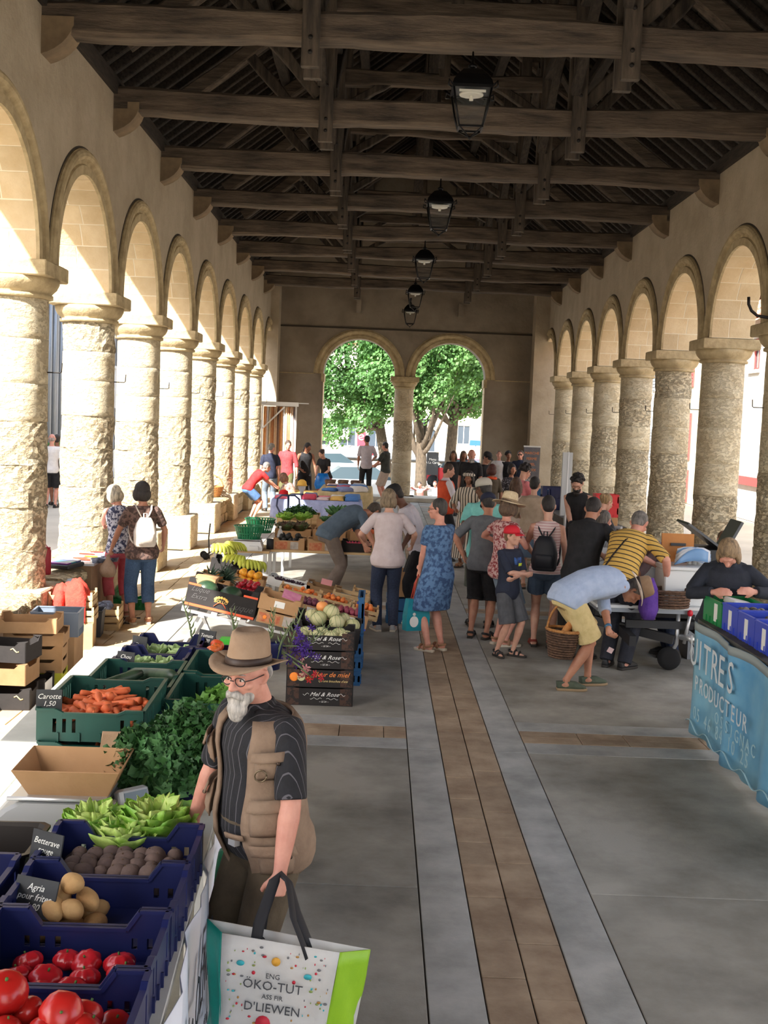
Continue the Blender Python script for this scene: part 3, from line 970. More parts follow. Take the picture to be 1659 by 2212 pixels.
# square behind the far arches
hs = house('shop_house', '-y', -9, 2.2, 90, 8, 8.0, white_wall, [W(-6.5, 0.1, 1.4, 2.4, 'door'), W(-4.6, 0.3, 1.3, 2.2, 'shop'), W(-2.6, 0.3, 1.3, 2.2, 'shop'), W(-0.4, 0.3, 1.3, 2.2, 'shop'), W(-4.6, 4.9), W(-2.4, 4.9), W(-0.2, 4.9)], grey_sh,
   'white shop house with a name board and red sign across the square')
cream_sq = house('house', '-y', 2.7, 9, 90, 8, 6.6, cream_wall, [W(3.6, 0.1, 1.3, 2.6, 'door'), W(6.4, 0.8), W(3.8, 3.9), W(6.4, 3.9)], grey_sh, 'cream house with an arched door light across the square, right of the shop')
house('house', '-y', 9.6, 18, 90, 8, 7.6, white_wall, [W(11, 0.8), W(14, 0.8), W(11, 4.2), W(14, 4.2)], grey_sh, 'white house across the square at the right')
sign_dark = M('sign_dark', srgb(60, 62, 66), 0.6)
sign_red = M('sign_red', srgb(214, 44, 62), 0.5)
sign_white = M('sign_white', srgb(240, 240, 236), 0.5)
board_o = MB().box((-3.95, -0.14, 0.85), (-2.5, -0.04, 1.65)).obj('name_board', sign_white, hs)
text('lettering', 'GARONNE', sign_dark, hs, 0.34, (-3.22, -0.15, 1.27), (PI / 2, 0, 0), ext=0.004)
rs = MB().box((-1.85, -0.16, 0.35), (-1.2, -0.06, 1.45)).obj('red_sign', sign_red, hs)
sw = MB()
sw.tube([(-1.52 + 0.2 * math.cos(t / 10 * 5.0 + 0.4), -0.18, 1.05 + 0.2 * math.sin(t / 10 * 5.0 + 0.4)) for t in range(11)], 0.045, 6)
sw.tube([(-1.7, -0.18, 1.0), (-1.35, -0.18, 1.1)], 0.03, 6)
sw.obj('sign_emblem', sign_white, hs)
MB().box((-5.6, -0.16, 0.7), (-4.2, -0.05, 1.7)).obj('brown_board', M('brown_board', srgb(176, 160, 140), 0.7), hs)
MB().box((-4.9, -0.2, 0.8), (-4.5, -0.16, 1.6)).obj('orange_panel', M('orange_panel', srgb(232, 120, 60), 0.6), hs)
for i in range(4):
 MB().lathe([(0.02, 0), (0.42, 0.42), (0.4, 0.44), (0.0, 0.1)], 4, TR(-4.2 + i * 0.9, -0.5, 0.2, s=0.5)).obj('awning_light', grey_sh, hs)
MB().box((-4.75, -0.3, -0.8), (-4.6, -0.05, 0.4)).obj('red_post', sign_red, hs)
# arched yellow door light on the cream house
MB().tube([(3.6 - 0 + 0.9 * math.cos(PI * i / 12), 89.9, 1.2 + 0.9 * math.sin(PI * i / 12)) for i in range(13)], 0.09, 6).obj('arched_moulding', cream_wall, None)
bpy.data.objects['arched_moulding'].parent = cream_sq
o_ = bpy.data.objects['arched_moulding']
if o_.parent:
 o_.matrix_parent_inverse = Matrix.Translation((0, -90, 0))
# stop sign on a pole
ns = empty('no_entry_sign', (-0.55, 80, -1.0), 0, 'round red no entry sign on a grey pole in the square', 'road sign')
MB().tube([(0, 0, 0.2), (0, 0, 1.5)], 0.03, 8).obj('pole', pipe_m, ns)
MB().lathe([(0.2, -0.01), (0.2, 0.01)], 28, TR(0, -0.05, 1.2, PI / 2)).obj('disc', sign_red, ns)
MB().box((-0.14, -0.075, 1.17), (0.14, -0.062, 1.23)).obj('bar', sign_white, ns)
bs = empty('street_sign', (5.4, 66, -0.8), 0, 'small blue street sign on a post, right of the trees', 'road sign')
MB().tube([(0, 0, 0), (0, 0, 2.3)], 0.04, 8).obj('pole', pipe_m, bs)
MB().box((-0.35, -0.07, 2.0), (0.35, -0.04, 2.3)).obj('plate', M('sign_blue', srgb(40, 90, 200), 0.5), bs)
# ---- trees
bark = M('bark', srgb(96, 84, 70), 0.95, srgb(66, 58, 48), 6, 6, bump=0.02, bscale=14, stretch=(3, 3, 1))
leafm = [M('leaf_green', srgb(104, 146, 84), 0.6, srgb(62, 104, 52), 1.2, 3), M('leaf_mid', srgb(94, 138, 80), 0.6, srgb(58, 98, 50), 1.2, 3)]
for m_ in leafm:
 b_ = m_.node_tree.nodes['Principled BSDF']
 b_.inputs['Subsurface Weight'].default_value = 0.0
 # thin leaves let light through
 N_, L_2 = m_.node_tree.nodes, m_.node_tree.links
 tr = N_.new('ShaderNodeBsdfTranslucent')
 tr.inputs[0].default_value = (*srgb(120, 165, 70), 1)
 mx = N_.new('ShaderNodeMixShader')
 mx.inputs[0].default_value = 0.3
 L_2.new(b_.outputs[0], mx.inputs[1]); L_2.new(tr.outputs[0], mx.inputs[2])
 L_2.new(mx.outputs[0], N_['Material Output'].inputs[0])
def tree(x, y, hb, rad, h, lean, seed, label, nleaf=9000, low=2.6):
 rng = random.Random(seed)
 root = empty('tree', (x, y, ZQ), 0, label, 'tree', 'plane trees in the square')
 tr = MB()
 base = Vector((0, 0, 0))
 fork = Vector((lean * 0.3, 0, hb))
 tr.tube([base, base.lerp(fork, 0.5) + Vector((jit(0.05), 0, 0)), fork, fork + Vector((lean * 0.6, 0, 1.6)), fork + Vector((lean * 0.8, 0, h * 0.45))], [0.30, 0.24, 0.23, 0.15, 0.05], 12)
 tips = []
 for i in range(11):
  a = 2 * PI * i / 11 + rng.uniform(-0.2, 0.2)
  r = rad * rng.uniform(0.5, 0.85)
  z = rng.uniform(low + 0.6, h * 0.75)
  s = fork + Vector((0, 0, rng.uniform(-0.35, 1.2)))
  e = Vector((lean + r * math.cos(a), r * math.sin(a), z))
  m = s.lerp(e, 0.5) + Vector((rng.uniform(-0.3, 0.3), rng.uniform(-0.3, 0.3), rng.uniform(-0.5, 0.1)))
  tr.tube([s, s.lerp(m, 0.5) + Vector((0, 0, -0.1)), m, e], [0.13, 0.1, 0.075, 0.02], 7)
  tips += [e, m.lerp(e, 0.5)]
 tr.obj('trunk', bark, root)
 # foliage: clumps of small leaves
 V, F = [], []
 cl = []
 c0 = Vector((lean, 0, (h + low) / 2))
 rz = (h - low) / 2
 while len(cl) < 150:
  p = Vector((rng.gauss(0, 1), rng.gauss(0, 1), rng.gauss(0, 1))).normalized() * rng.uniform(0.55, 1.0)
  if p.y > 0.55:
   continue
  cl.append((Vector((c0.x + p.x * rad, p.y * rad, c0.z + p.z * rz)), rng.uniform(0.4, 0.85)))
 for i in range(nleaf):
  c, r = cl[rng.randrange(len(cl))]
  d = Vector((rng.gauss(0, 1), rng.gauss(0, 1), rng.gauss(0, 0.8))).normalized()
  p = c + d * r * rng.uniform(0.6, 1.05)
  s = rng.uniform(0.055, 0.105)
  n = (d + Vector((rng.uniform(-1, 1), rng.uniform(-1, 1), rng.uniform(-0.2, 1)))).normalized()
  u = n.orthogonal().normalized()
  u.rotate(Matrix.Rotation(rng.uniform(0, 6.28), 3, n)) if False else None
  w = n.cross(u)
  b = len(V)
  V += [p - u * s, p + w * s * 0.7, p + u * s, p - w * s * 0.7]
  F.append((b, b + 1, b + 2, b + 3))
 me = bpy.data.meshes.new('foliage')
 me.from_pydata([tuple(v) for v in V], [], F)
 me.materials.append(leafm[seed % 2])
 tag(link('foliage', me, root), kind='stuff')
 return root
tree(0.6, 52, 3.0, 3.3, 10.2, -2.3, 11, 'leafy tree filling the left arch, trunk behind the middle column', 42000, 2.55)
tree(1.82, 50.0, 1.7, 2.4, 9.0, -0.2, 12, 'leafy tree with a low forked trunk in the right arch', 24000, 3.7)
tree(3.2, 53, 3.2, 3.0, 10.2, 0.2, 13, 'tall leafy tree with the straight trunk, right one in the right arch', 34000, 3.5)
# ---- parked cars in the square
car_w = M('car_silver', srgb(206, 212, 218), 0.25, metal=0.4)
car_r = M('car_red', srgb(190, 40, 50), 0.3)
car_glass = M('car_glass', srgb(50, 66, 74), 0.35)
tyre = M('tyre', srgb(30, 30, 32), 0.85)
def car(loc, rz, paint, label):
 root = empty('car', loc, rz, label, 'car', 'cars parked in the square')
 prof = [(-2.05, 0.45), (-2.1, 0.7), (-2.0, 0.88), (-1.15, 0.98), (1.55, 0.98), (2.0, 0.86), (2.08, 0.6), (2.0, 0.42), (1.7, 0.28), (-1.75, 0.28)]
 b = MB().loft([[(x * k, y, z) for x, z in prof] for y, k in ((-0.84, 0.97), (-0.78, 1), (0.78, 1), (0.84, 0.97))], smooth=False)
 b.obj('body', paint, root)
 cab = [(-1.25, 0.97), (-0.55, 1.42), (0.75, 1.45), (1.5, 0.97)]
 MB().loft([[(x, y * (0.82 if z < 1 else 0.64), z) for x, z in cab] for y in (-1, 1)], smooth=False).obj('window_band', car_glass, root)
 MB().loft([[(x * 0.98, y * 0.63, z) for x, z in ((-0.58, 1.40), (-0.5, 1.46), (0.72, 1.48), (0.8, 1.43))] for y in (-1, 1)], smooth=False).obj('roof', paint, root)
 for x in (-1.3, 1.3):
  for y in (-0.8, 0.8):
   MB().lathe([(0.0, -0.1), (0.3, -0.1), (0.31, 0), (0.3, 0.1), (0, 0.1)], 18, TR(0, 0, 0, PI / 2)).obj('wheel', tyre, root, (x, y, 0.3))
 for y in (-0.6, 0.6):
  MB().ball((-2.02, y, 0.7), (0.07, 0.14, 0.09)).obj('headlamp', white_fr, root)
 return root
car((-1.0, 44.5, ZQ), 0.12, car_w, 'silver car parked behind the two men under the left arch')
car((4.2, 58.5, ZQ), -0.35, car_r, 'red car parked under the trees, right of the middle column')
car((-2.9, 60, ZQ), 0.2, car_w, 'silver car parked deeper in the square at the left')
# chalk board on the square
cbd = empty('chalk_board', (2.62, 58, -0.8), 0, 'dark framed menu board standing in the square between the tree trunks', 'board')
MB().box((-0.3, -0.03, 0.6), (0.3, 0.03, 1.75)).obj('panel', sign_dark, cbd)
MB().box((-0.3, -0.05, 0), (-0.26, 0.05, 0.6)).obj('leg', sign_dark, cbd)
MB().box((0.26, -0.05, 0), (0.3, 0.05, 0.6)).obj('leg', sign_dark, cbd)
text('chalk_writing', 'Menu\nA La Carte', sign_white, cbd, 0.16, (0, -0.035, 1.3), (PI / 2, 0, 0))
# planter in the left street
pl = empty('planter', (-8.42, 30.6, -0.02), 0, 'stone planter with a green shrub in the left street', 'planter')
MB().lathe([(0.18, 0), (0.22, 0.1), (0.12, 0.3), (0.35, 0.75), (0.38, 0.8), (0.3, 0.8)], 16).obj('urn', grey_wall, pl)
rng = random.Random(3)
V = MB()
for i in range(220):
 d = Vector((rng.gauss(0, 1), rng.gauss(0, 1), rng.gauss(0, 1))).normalized() * rng.uniform(0.2, 0.5)
 c = Vector((d.x, d.y, 1.15 + d.z))
 u = Vector((rng.gauss(0, 1), rng.gauss(0, 1), rng.gauss(0, 1))).normalized() * 0.09
 w = u.orthogonal().normalized() * 0.05
 V.add([c - u, c + w, c + u, c - w], [(0, 1, 2, 3)])
tag(V.obj('shrub_leaves', leafm[0], pl), kind='stuff')
# wrought iron wall lantern seen between right columns
wl_ = empty('wall_lantern', (6.1, 17.0, 3.3), 0, 'black wrought iron bracket lantern hanging outside between two right columns', 'lantern')
irn = M('iron', srgb(45, 42, 40), 0.6)
b = MB()
b.tube([(-0.5, 0, 0.35), (0.75, 0, 0.35)], 0.012, 6)
b.tube([(0.5, 0, 0.3), (0.3, 0, 0.1), (0.1, 0, -0.25), (-0.05, 0, -0.5), (-0.16, 0, -0.56), (-0.2, 0, -0.48), (-0.13, 0, -0.42)], 0.014, 6)
b.obj('bracket', irn, wl_)
MB().loft([ring4(0.03, 0.12), ring4(0.16, 0.0), ring4(0.15, -0.04)], T=TR(-0.3, 0, 0), smooth=False).obj('lantern_roof', irn, wl_)
MB().loft([ring4(0.13, -0.04), ring4(0.08, -0.28)], T=TR(-0.3, 0, 0), smooth=False).obj('glass_box', lglass, wl_)
MB().tube([(5.6, 0, 0)] and [(-0.3, 0, 0.35), (-0.3, 0, 0.1)], 0.008, 6).obj('rod', irn, wl_)
MB().tube([(0.75, 0, 0.35), (4.9, 0, 0.35)], 0.012, 6).obj('stay', irn, wl_)
# curved grey pipe hook on the nearest right column
ph = MB().tube([(0, 0, 0), (-0.22, 0, 0.02), (-0.38, 0, 0.04), (-0.46, 0, 0.10), (-0.50, 0, 0.18), (-0.505, 0, 0.27)], 0.02, 8)
ph.obj('curved_pipe', irn, bpy.data.objects['wall_right'], (5.05, Y0 + BAY - 0.2, 3.9))
# ================================================================= PEOPLE
def skin_mat(key):
 c = {'fair': (214, 168, 146), 'pink': (216, 158, 138), 'tan': (190, 138, 112), 'brown': (150, 104, 80), 'dark': (110, 76, 58)}[key]
 return M('skin_' + key, srgb(*c), 0.55, srgb(c[0] - 16, c[1] - 20, c[2] - 18), 9, 4, bump=0.0015, bscale=60, sss=0.05)
def cloth(name, rgb, rgb2=None, scale=12, fold=0.012, fs=7, **kw):
 return M('cloth_' + name, srgb(*rgb), 0.85, srgb(*(rgb2 or [max(0, c - 14) for c in rgb])), scale, 4, bump=fold, bscale=fs, **kw)
def hairm(rgb):
 return M('hair_%d_%d_%d' % rgb, srgb(*rgb), 0.55, srgb(*[int(c * 0.6) for c in rgb]), 14, 5, bump=0.01, bscale=40, stretch=(3, 3, 0.6))
def ik(a, b, l1, l2, pole):
 a, b, pole = Vector(a), Vector(b), Vector(pole)
 d = b - a
 D = d.length
 if D > (l1 + l2) * 0.995:
  b = a + d * ((l1 + l2) * 0.995 / D)
  d = b - a
  D = d.length
 D = max(D, abs(l1 - l2) + 0.02)
 c = (l1 * l1 + D * D - l2 * l2) / (2 * l1 * D)
 c = max(-1, min(1, c))
 n = d.normalized()
 p = pole - n * pole.dot(n)
 p = p.normalized() if p.length > 1e-5 else n.orthogonal().normalized()
 return a + n * (l1 * c) + p * (l1 * math.sqrt(max(0, 1 - c * c))), b
def interp(tab, t):
 if t <= tab[0][0]:
  return tab[0][1:]
 for p, q in zip(tab, tab[1:]):
  if t <= q[0]:
   f = (t - p[0]) / (q[0] - p[0])
   return [a + (b - a) * f for a, b in zip(p[1:], q[1:])]
 return tab[-1][1:]
def remesh(o, vox, it=4, fac=0.5):
 m = o.modifiers.new('one_surface', 'REMESH')
 m.mode = 'VOXEL'
 m.voxel_size = vox
 m.use_smooth_shade = True
 s = o.modifiers.new('soften', 'SMOOTH')
 s.factor = fac
 s.iterations = it
 return o
# torso half-widths / half-depths / forward shift against height along the spine (pelvis = 0, base of neck = .56)
TORSO = {'m': [(-0.14, .075, .075, -.005), (-.09, .135, .105, -.01), (-.02, .158, .118, -.01), (.08, .148, .112, .0), (.20, .138, .108, .005), (.32, .150, .115, .008),
    (.42, .165, .12, .005), (.49, .172, .105, .0), (.535, .14, .08, -.005), (.565, .085, .065, -.005), (.60, .055, .055, 0)],
   'f': [(-0.14, .08, .08, -.01), (-.09, .150, .115, -.015), (-.02, .172, .125, -.012), (.08, .150, .110, .0), (.20, .126, .098, .005), (.32, .138, .112, .015),
    (.41, .148, .125, .02), (.48, .150, .10, .0), (.53, .125, .075, -.005), (.56, .075, .06, -.005), (.60, .048, .048, 0)]}
def person(loc, face, h=1.7, sex='m', skin='fair', vox=0.011, build=1.0, belly=0.0, lean=0, side=0, twist=0, hip=(0, 0), hipz=None,
   feet=((-.10, 0, 0), (.10, 0, 0)), toes=(12, -12), hands=((-.27, .02, .76), (.27, .02, .76)), grip=('relax', 'relax'), elbow=((-1, -1, -.2), (1, -1, -.2)), wristdir=None,
   head=(0, 0, 0), neckf=0.0, hair=('short', (60, 45, 35)), top=None, bottom=None, shoes=None, hat=None, glasses=None, beard=None, eyes=False, watch=None, sink=.028,
   label='', group=None, sit=False, knee=((-.1, 1, 0), (.1, 1, 0)), extra=None, wh=None, nolegs=False, headscale=1.06):
 S = h / 1.75
 root = empty('person', loc, math.radians(face), label, 'person', group)
 root.scale = (1, 1, 1)
 V = Vector
 if wh:
  fa = math.radians(face)
  hs_ = list(hands)
  for i_ in (0, 1):
   if wh[i_]:
    dx, dy = wh[i_][0] - loc[0], wh[i_][1] - loc[1]
    hs_[i_] = ((dx * math.cos(fa) + dy * math.sin(fa)) / S, (-dx * math.sin(fa) + dy * math.cos(fa)) / S, (wh[i_][2] - loc[2]) / S)
  hands = hs_
 tors = TORSO[sex]
 Lr, Sr, Tw = math.radians(lean), math.radians(side), math.radians(twist)
 hz = (hipz if hipz is not None else 0.925)
 P = V((hip[0], hip[1], hz))
 def spine(t):
  """point and axes on the spine; it bends gradually"""
  f = max(0.0, min(1.0, t / 0.56))
  a0, a1 = Lr * 0.55, Lr * 1.35
  p = P.copy()
  n = 8
  for i in range(n):
   g = (i + 0.5) / n * f
   ang = a0 + (a1 - a0) * g
   sa = Sr
   p = p + V((math.sin(sa), math.sin(ang) * math.cos(sa), math.cos(ang) * math.cos(sa))) * (0.56 * f / n)
  ang = a0 + (a1 - a0) * f
  if t < 0:
   p = P + V((math.sin(Sr) * t, math.sin(a0 * 0.6) * t, math.cos(a0 * 0.6) * t))
   ang = a0 * 0.6
  elif t > 0.56:
   p = p + V((math.sin(Sr), math.sin(ang), math.cos(ang))) * (t - 0.56)
  R = Matrix.Rotation(Sr, 3, 'Y') @ Matrix.Rotation(-ang, 3, 'X') @ Matrix.Rotation(Tw * f, 3, 'Z')
  return p, R
 def tring(t, inf, k=1.0, n=20):
  a, b, sh = interp(tors, t)
  bl = belly * math.exp(-((t - 0.12) / 0.13) ** 2)
  a, b = a * build + inf + bl * 0.35, b * (0.6 + 0.4 * build) + inf + bl * 0.55
  p, R = spine(t)
  return [(p + R @ V((a * math.cos(2 * PI * j / n), (sh + bl * 0.5) + b * math.sin(2 * PI * j / n) * (1 + 0.0), 0))) * S for j in range(n)]
 sw = (0.182 if sex == 'm' else 0.158) * (0.5 + 0.5 * build)
 ps, Rs = spine(0.50)
 sh = [ps + Rs @ V((-sw, 0, 0)), ps + Rs @ V((sw, 0, 0))]
 k = 1.0 if sex == 'm' else 0.9
 k *= 0.6 + 0.4 * build
 Pb, Rb = spine(0.0)
 hj = [P + V((-.088, 0, -.03)), P + V((.088, 0, -.03))]
 ankles, knees, elb, wri = [], [], [], []
 for i in (0, 1):
  f = V(feet[i])
  an = f + V((0, 0, .085))
  kn, an = ik(hj[i], an, .435, .43, knee[i])
  knees.append(kn); ankles.append(an)
  e, w = ik(sh[i], V(hands[i]), .285, .255, elbow[i])
  elb.append(e); wri.append(w)
 hc_p, hc_R = spine(0.56)
 nk = hc_p
 hy, hp, hr = [math.radians(a) for a in head]
 la = Lr * 1.0
 RH = Matrix.Rotation(-hy, 3, 'Z') @ Matrix.Rotation(hr, 3, 'Y') @ Matrix.Rotation(-hp, 3, 'X')
 RH = Matrix.Rotation(Tw * 0.6, 3, 'Z') @ RH
 updir = (hc_R @ V((0, 0, 1)))
 hc = nk + updir * (0.13 - sink) + RH @ V((0, 0.028 + neckf, 0.075))
 HT = Matrix.Translation(hc * S) @ RH.to_4x4() @ Matrix.Diagonal((S * headscale, S * headscale, S * headscale, 1))
 def seg(a, b, t):
  return a.lerp(b, t) * S
 # ---- body, one surface
 mb = MB()
 if not nolegs:
  mb.loft([tring(t, -.012) for t in (-.13, -.09, -.02, .08, .2, .32, .42, .49, .535, .565, .60)])
 else:
  mb.loft([tring(t, -.012) for t in (.2, .32, .42, .49, .535, .565, .60)])
 for i in (0, 1):
  a, e, w = sh[i], elb[i], wri[i]
  s_ = -1 if i == 0 else 1
  mb.tube([(a - (a - ps) * 0.35) * S, seg(a, e, .05), seg(a, e, .5), seg(a, e, .9), e * S, seg(e, w, .2), seg(e, w, .55), seg(e, w, .92), w * S],
    [r * S * k for r in (.05, .053, .046, .040, .039, .042, .036, .027, .026)], 12)
  # hand
  d = (w - e).normalized() if not (wristdir and wristdir[i]) else V(wristdir[i]).normalized()
  inward = V((-s_, 0, 0))
  pn = (inward - d * inward.dot(d))
  pn = pn.normalized() if pn.length > 0.1 else V((0, 0, -1))      # palm normal
  ac = d.cross(pn).normalized() * (1 if i == 0 else -1)            # across the palm towards the thumb side
  if ac.y < 0 and abs(d.z) > 0.5:
   ac = -ac
  g = grip[i]
  hk = S * (1.0 if sex == 'm' else .93)
  W0 = w * S
  mb.loft([[W0 + (d * y + ac * (x * wd) + pn * (z * th)) * hk for x, z in ((-1, -.7), (0, -1), (1, -.7), (1, .7), (0, 1), (-1, .7))]
     for y, wd, th in ((-.01, .024, .018), (.02, .034, .017), (.06, .042, .015), (.088, .041, .013))])
  curl = {'relax': (18, 25, 25), 'grip': (65, 85, 60), 'flat': (4, 6, 6), 'point': (70, 90, 60), 'pinch': (40, 45, 30)}[g]
  for q in range(4):
   o = (.030 - .020 * q)
   base = W0 + (d * .084 + ac * o) * hk
   ln = (.040, .045, .042, .032)[q]
   cu = curl if not (g == 'point' and q == 0) else (14, 14, 10)
   dd, pt, pts_ = d, base, [base - d * .02 * hk, base]
   ang = 0
   for c_, l_ in zip(cu, (1.0, .68, .55)):
    ang += math.radians(c_ + q * 3)
    dd = (d * math.cos(ang) + pn * math.sin(ang))
    pt = pt + dd * ln * l_ * hk
    pts_.append(pt)
   mb.tube(pts_, [.0095 * hk, .0098 * hk, .009 * hk, .0082 * hk, .0072 * hk], 8)
  ta = {'relax': .35, 'grip': .9, 'flat': .1, 'point': .9, 'pinch': .7}[g]
  b0 = W0 + (d * .022 + ac * .028) * hk
  t1 = b0 + (d * .75 + ac * (.75 - .4 * ta) + pn * ta * .7).normalized() * .042 * hk
  t2 = t1 + (d * .95 + ac * (.15 - .3 * ta) + pn * ta * .8).normalized() * .034 * hk
  mb.tube([b0 - d * .01 * hk, b0, t1, t2], [.013 * hk, .0135 * hk, .011 * hk, .009 * hk], 8)
  # leg
  if nolegs:
   continue
  hjt, kn, an = hj[i], knees[i], ankles[i]
  mb.tube([hjt * S, seg(hjt, kn, .25), seg(hjt, kn, .6), seg(hjt, kn, .92), kn * S, seg(kn, an, .12), seg(kn, an, .3), seg(kn, an, .6), seg(kn, an, .88), an * S],
    [r * S * (.75 + .25 * build) for r in (.088, .086, .072, .054, .053, .050, .057, .045, .032, .034)], 14)
  ty = math.radians(toes[i])
  fd = V((math.sin(-ty), math.cos(ty), 0))
  mb.tube([(an - fd * .045 + V((0, 0, -.045))) * S, (an + V((0, 0, -.03))) * S, (an + fd * .06 + V((0, 0, -.048))) * S, (an + fd * .12 + V((0, 0, -.062))) * S, (an + fd * .165 + V((0, 0, -.066))) * S],
    [r * S for r in (.033, .040, .034, .028, .018)], 10)
 # neck and head
 mb.tube([(nk - updir * .03) * S, (nk + updir * .04) * S, (hc + RH @ V((0, -.025, -.05))) * S], [.062 * S * k, .054 * S * k, .056 * S * k], 14)
 hw = 1.0 if sex == 'm' else 0.95
 mb.ball((0, -.012, .022), (.074 * hw, .092, .092), 18, 14, HT)
 mb.ball((0, .012, -.025), (.066 * hw, .074, .085), 18, 12, HT)
 mb.ball((0, .030, -.068), (.046 * hw, .05, .042), 14, 10, HT)
 mb.ball((0, .066, -.093), (.022, .018, .018), 10, 8, HT)                 # chin
 mb.tube([(0, .080, .012), (0, .094, -.008), (0, .106, -.030), (0, .092, -.040)], [.008, .0105, .0145, .012], 8, T=HT)     # nose
 mb.ball((.012, .090, -.034), (.009, .011, .008), 8, 6, HT).ball((-.012, .090, -.034), (.009, .011, .008), 8, 6, HT)
 mb.tube([(-.045, .068, .022), (-.02, .083, .026), (.02, .083, .026), (.045, .068, .022)], [.008, .010, .010, .008], 8, T=HT)   # brow
 mb.tube([(-.024, .080, -.062), (0, .089, -.059), (.024, .080, -.062)], [.005, .0075, .005], 8, T=HT)
 mb.tube([(-.02, .080, -.070), (0, .088, -.071), (.02, .080, -.070)], [.005, .0085, .005], 8, T=HT)
 for s_ in (-1, 1):
  mb.ball((s_ * .047, .058, -.022), (.022, .022, .018), 10, 8, HT)     # cheek
  mb.tube([(s_ * .072 * hw, -.005, .018), (s_ * .083 * hw, -.016, .016), (s_ * .086 * hw, -.020, -.004), (s_ * .078 * hw, -.010, -.028), (s_ * .070 * hw, 0, -.032)], [.009, .011, .010, .008, .006], 8, T=HT)
 body = mb.obj('body', skin_mat(skin), root)
 remesh(body, vox, 3)
 if eyes:
  for s_ in (-1, 1):
   MB().ball((s_ * .030, .073, .002), (.0125, .011, .008), 10, 8, HT).obj('eye', M('eye_white', srgb(225, 218, 210), 0.3), root)
   MB().ball((s_ * .030, .0815, .002), (.0055, .004, .0055), 8, 6, HT).obj('iris', M('iris', srgb(50, 40, 34), 0.2), root)
  hcx = hairm(hair[1] if hair else (120, 110, 100))
  for s_ in (-1, 1):
   MB().tube([(s_ * .014, .086, .022), (s_ * .032, .083, .028), (s_ * .048, .070, .022)], [.003, .005, .002], 6, T=HT, flat=.8).obj('eyebrow', hcx, root)
 # ---- hair
 if hair:
  st, hcol = hair
  hm_ = hairm(hcol)
  hb = MB()
  if st in ('short', 'grey'):
   hb.ball((0, -.022, .034), (.082 * hw, .092, .092), 16, 12, HT)
   hb.ball((0, -.05, -.01), (.068, .058, .07), 14, 10, HT)
  elif st == 'rim':
   hb.ball((0, -.060, -.004), (.077 * hw, .056, .050), 16, 10, HT)
  elif st == 'bob':
   hb.ball((0, -.022, .032), (.092 * hw, .098, .096), 16, 12, HT)
   hb.ball((0, -.035, -.035), (.098 * hw, .088, .092), 16, 12, HT)
   for s_ in (-1, 1):
    hb.ball((s_ * .076, .01, -.035), (.026, .055, .075), 10, 8, HT)
  elif st == 'curly':
   rg = random.Random(int(h * 1000) + int(face))
   hb.ball((0, -.025, .04), (.086, .095, .092), 16, 12, HT)
   for _ in range(70):
    d = V((rg.gauss(0, 1), rg.gauss(0, 1), rg.gauss(0, 1))).normalized()
    if d.y > .25 and d.z < .45:
     continue
    if d.z < -.45:
     continue
    hb.ball((d.x * .088, -.03 + d.y * .098, .038 + d.z * .098), rg.uniform(.017, .028), 7, 5, HT)
  elif st == 'long':
   hb.ball((0, -.022, .030), (.086 * hw, .098, .095), 16, 12, HT)
   hb.tube([(0, -.05, .02), (0, -.075, -.06), (0, -.085, -.16), (0, -.08, -.26)], [.07, .085, .08, .05], 14, T=HT, flat=.6)
   for s_ in (-1, 1):
    hb.tube([(s_ * .06, -.01, .04), (s_ * .08, 0, -.05), (s_ * .085, 0, -.14)], [.03, .03, .02], 8, T=HT)
  elif st == 'bun':
   hb.ball((0, -.024, .032), (.084 * hw, .096, .092), 16, 12, HT)
   hb.ball((0, -.105, .045), (.045, .04, .042), 12, 10, HT)
  elif st == 'tail':
   hb.ball((0, -.024, .032), (.084 * hw, .096, .092), 16, 12, HT)
   hb.tube([(0, -.10, .03), (0, -.135, -.02), (0, -.13, -.13), (0, -.11, -.2)], [.022, .032, .026, .008], 10, T=HT)
  remesh(hb.obj('hair', hm_, root), max(.006, vox * .7), 2)
 if beard:
  bb = MB()
  bb.ball((0, .062, -.088), (.052, .036, .036), 12, 10, HT)
  bb.ball((0, .076, -.120), (.046, .034, .040), 12, 10, HT)
  bb.ball((.004, .080, -.142), (.034, .028, .034), 12, 10, HT)
  bb.tube([(-.034, .080, -.072), (-.015, .097, -.052), (0, .100, -.050), (.015, .097, -.052), (.034, .080, -.072)], [.014, .018, .016, .018, .014], 8, T=HT)
  for s_ in (-1, 1):
   bb.ball((s_ * .036, .048, -.075), (.024, .03, .028), 10, 8, HT)
  remesh(bb.obj('beard', hairm(beard), root), max(.004, vox * .5), 2)
 if glasses:
  gb = MB()
  for s_ in (-1, 1):
   gb.tube([(s_ * .032 + .024 * math.cos(2 * PI * q / 16), .094 - .006 * abs(math.cos(2 * PI * q / 16)), -.001 + .017 * math.sin(2 * PI * q / 16)) for q in range(17)], .0022, 6, T=HT)
   gb.tube([(s_ * .056, .090, .004), (s_ * .074, .060, .006), (s_ * .080, -.012, .006)], .0022, 6, T=HT)
  gb.tube([(-.009, .098, .002), (0, .101, .004), (.009, .098, .002)], .0022, 6, T=HT)
  gl = gb.obj('glasses', M('frame_' + glasses, srgb(35, 30, 30) if glasses != 'red' else srgb(170, 40, 40), 0.4), root)
  if glasses == 'sun':
   for s_ in (-1, 1):
    MB().ball((s_ * .032, .094, -.002), (.024, .003, .017), 12, 8, HT).obj('lens', M('dark_lens', srgb(25, 25, 28), 0.15), root)
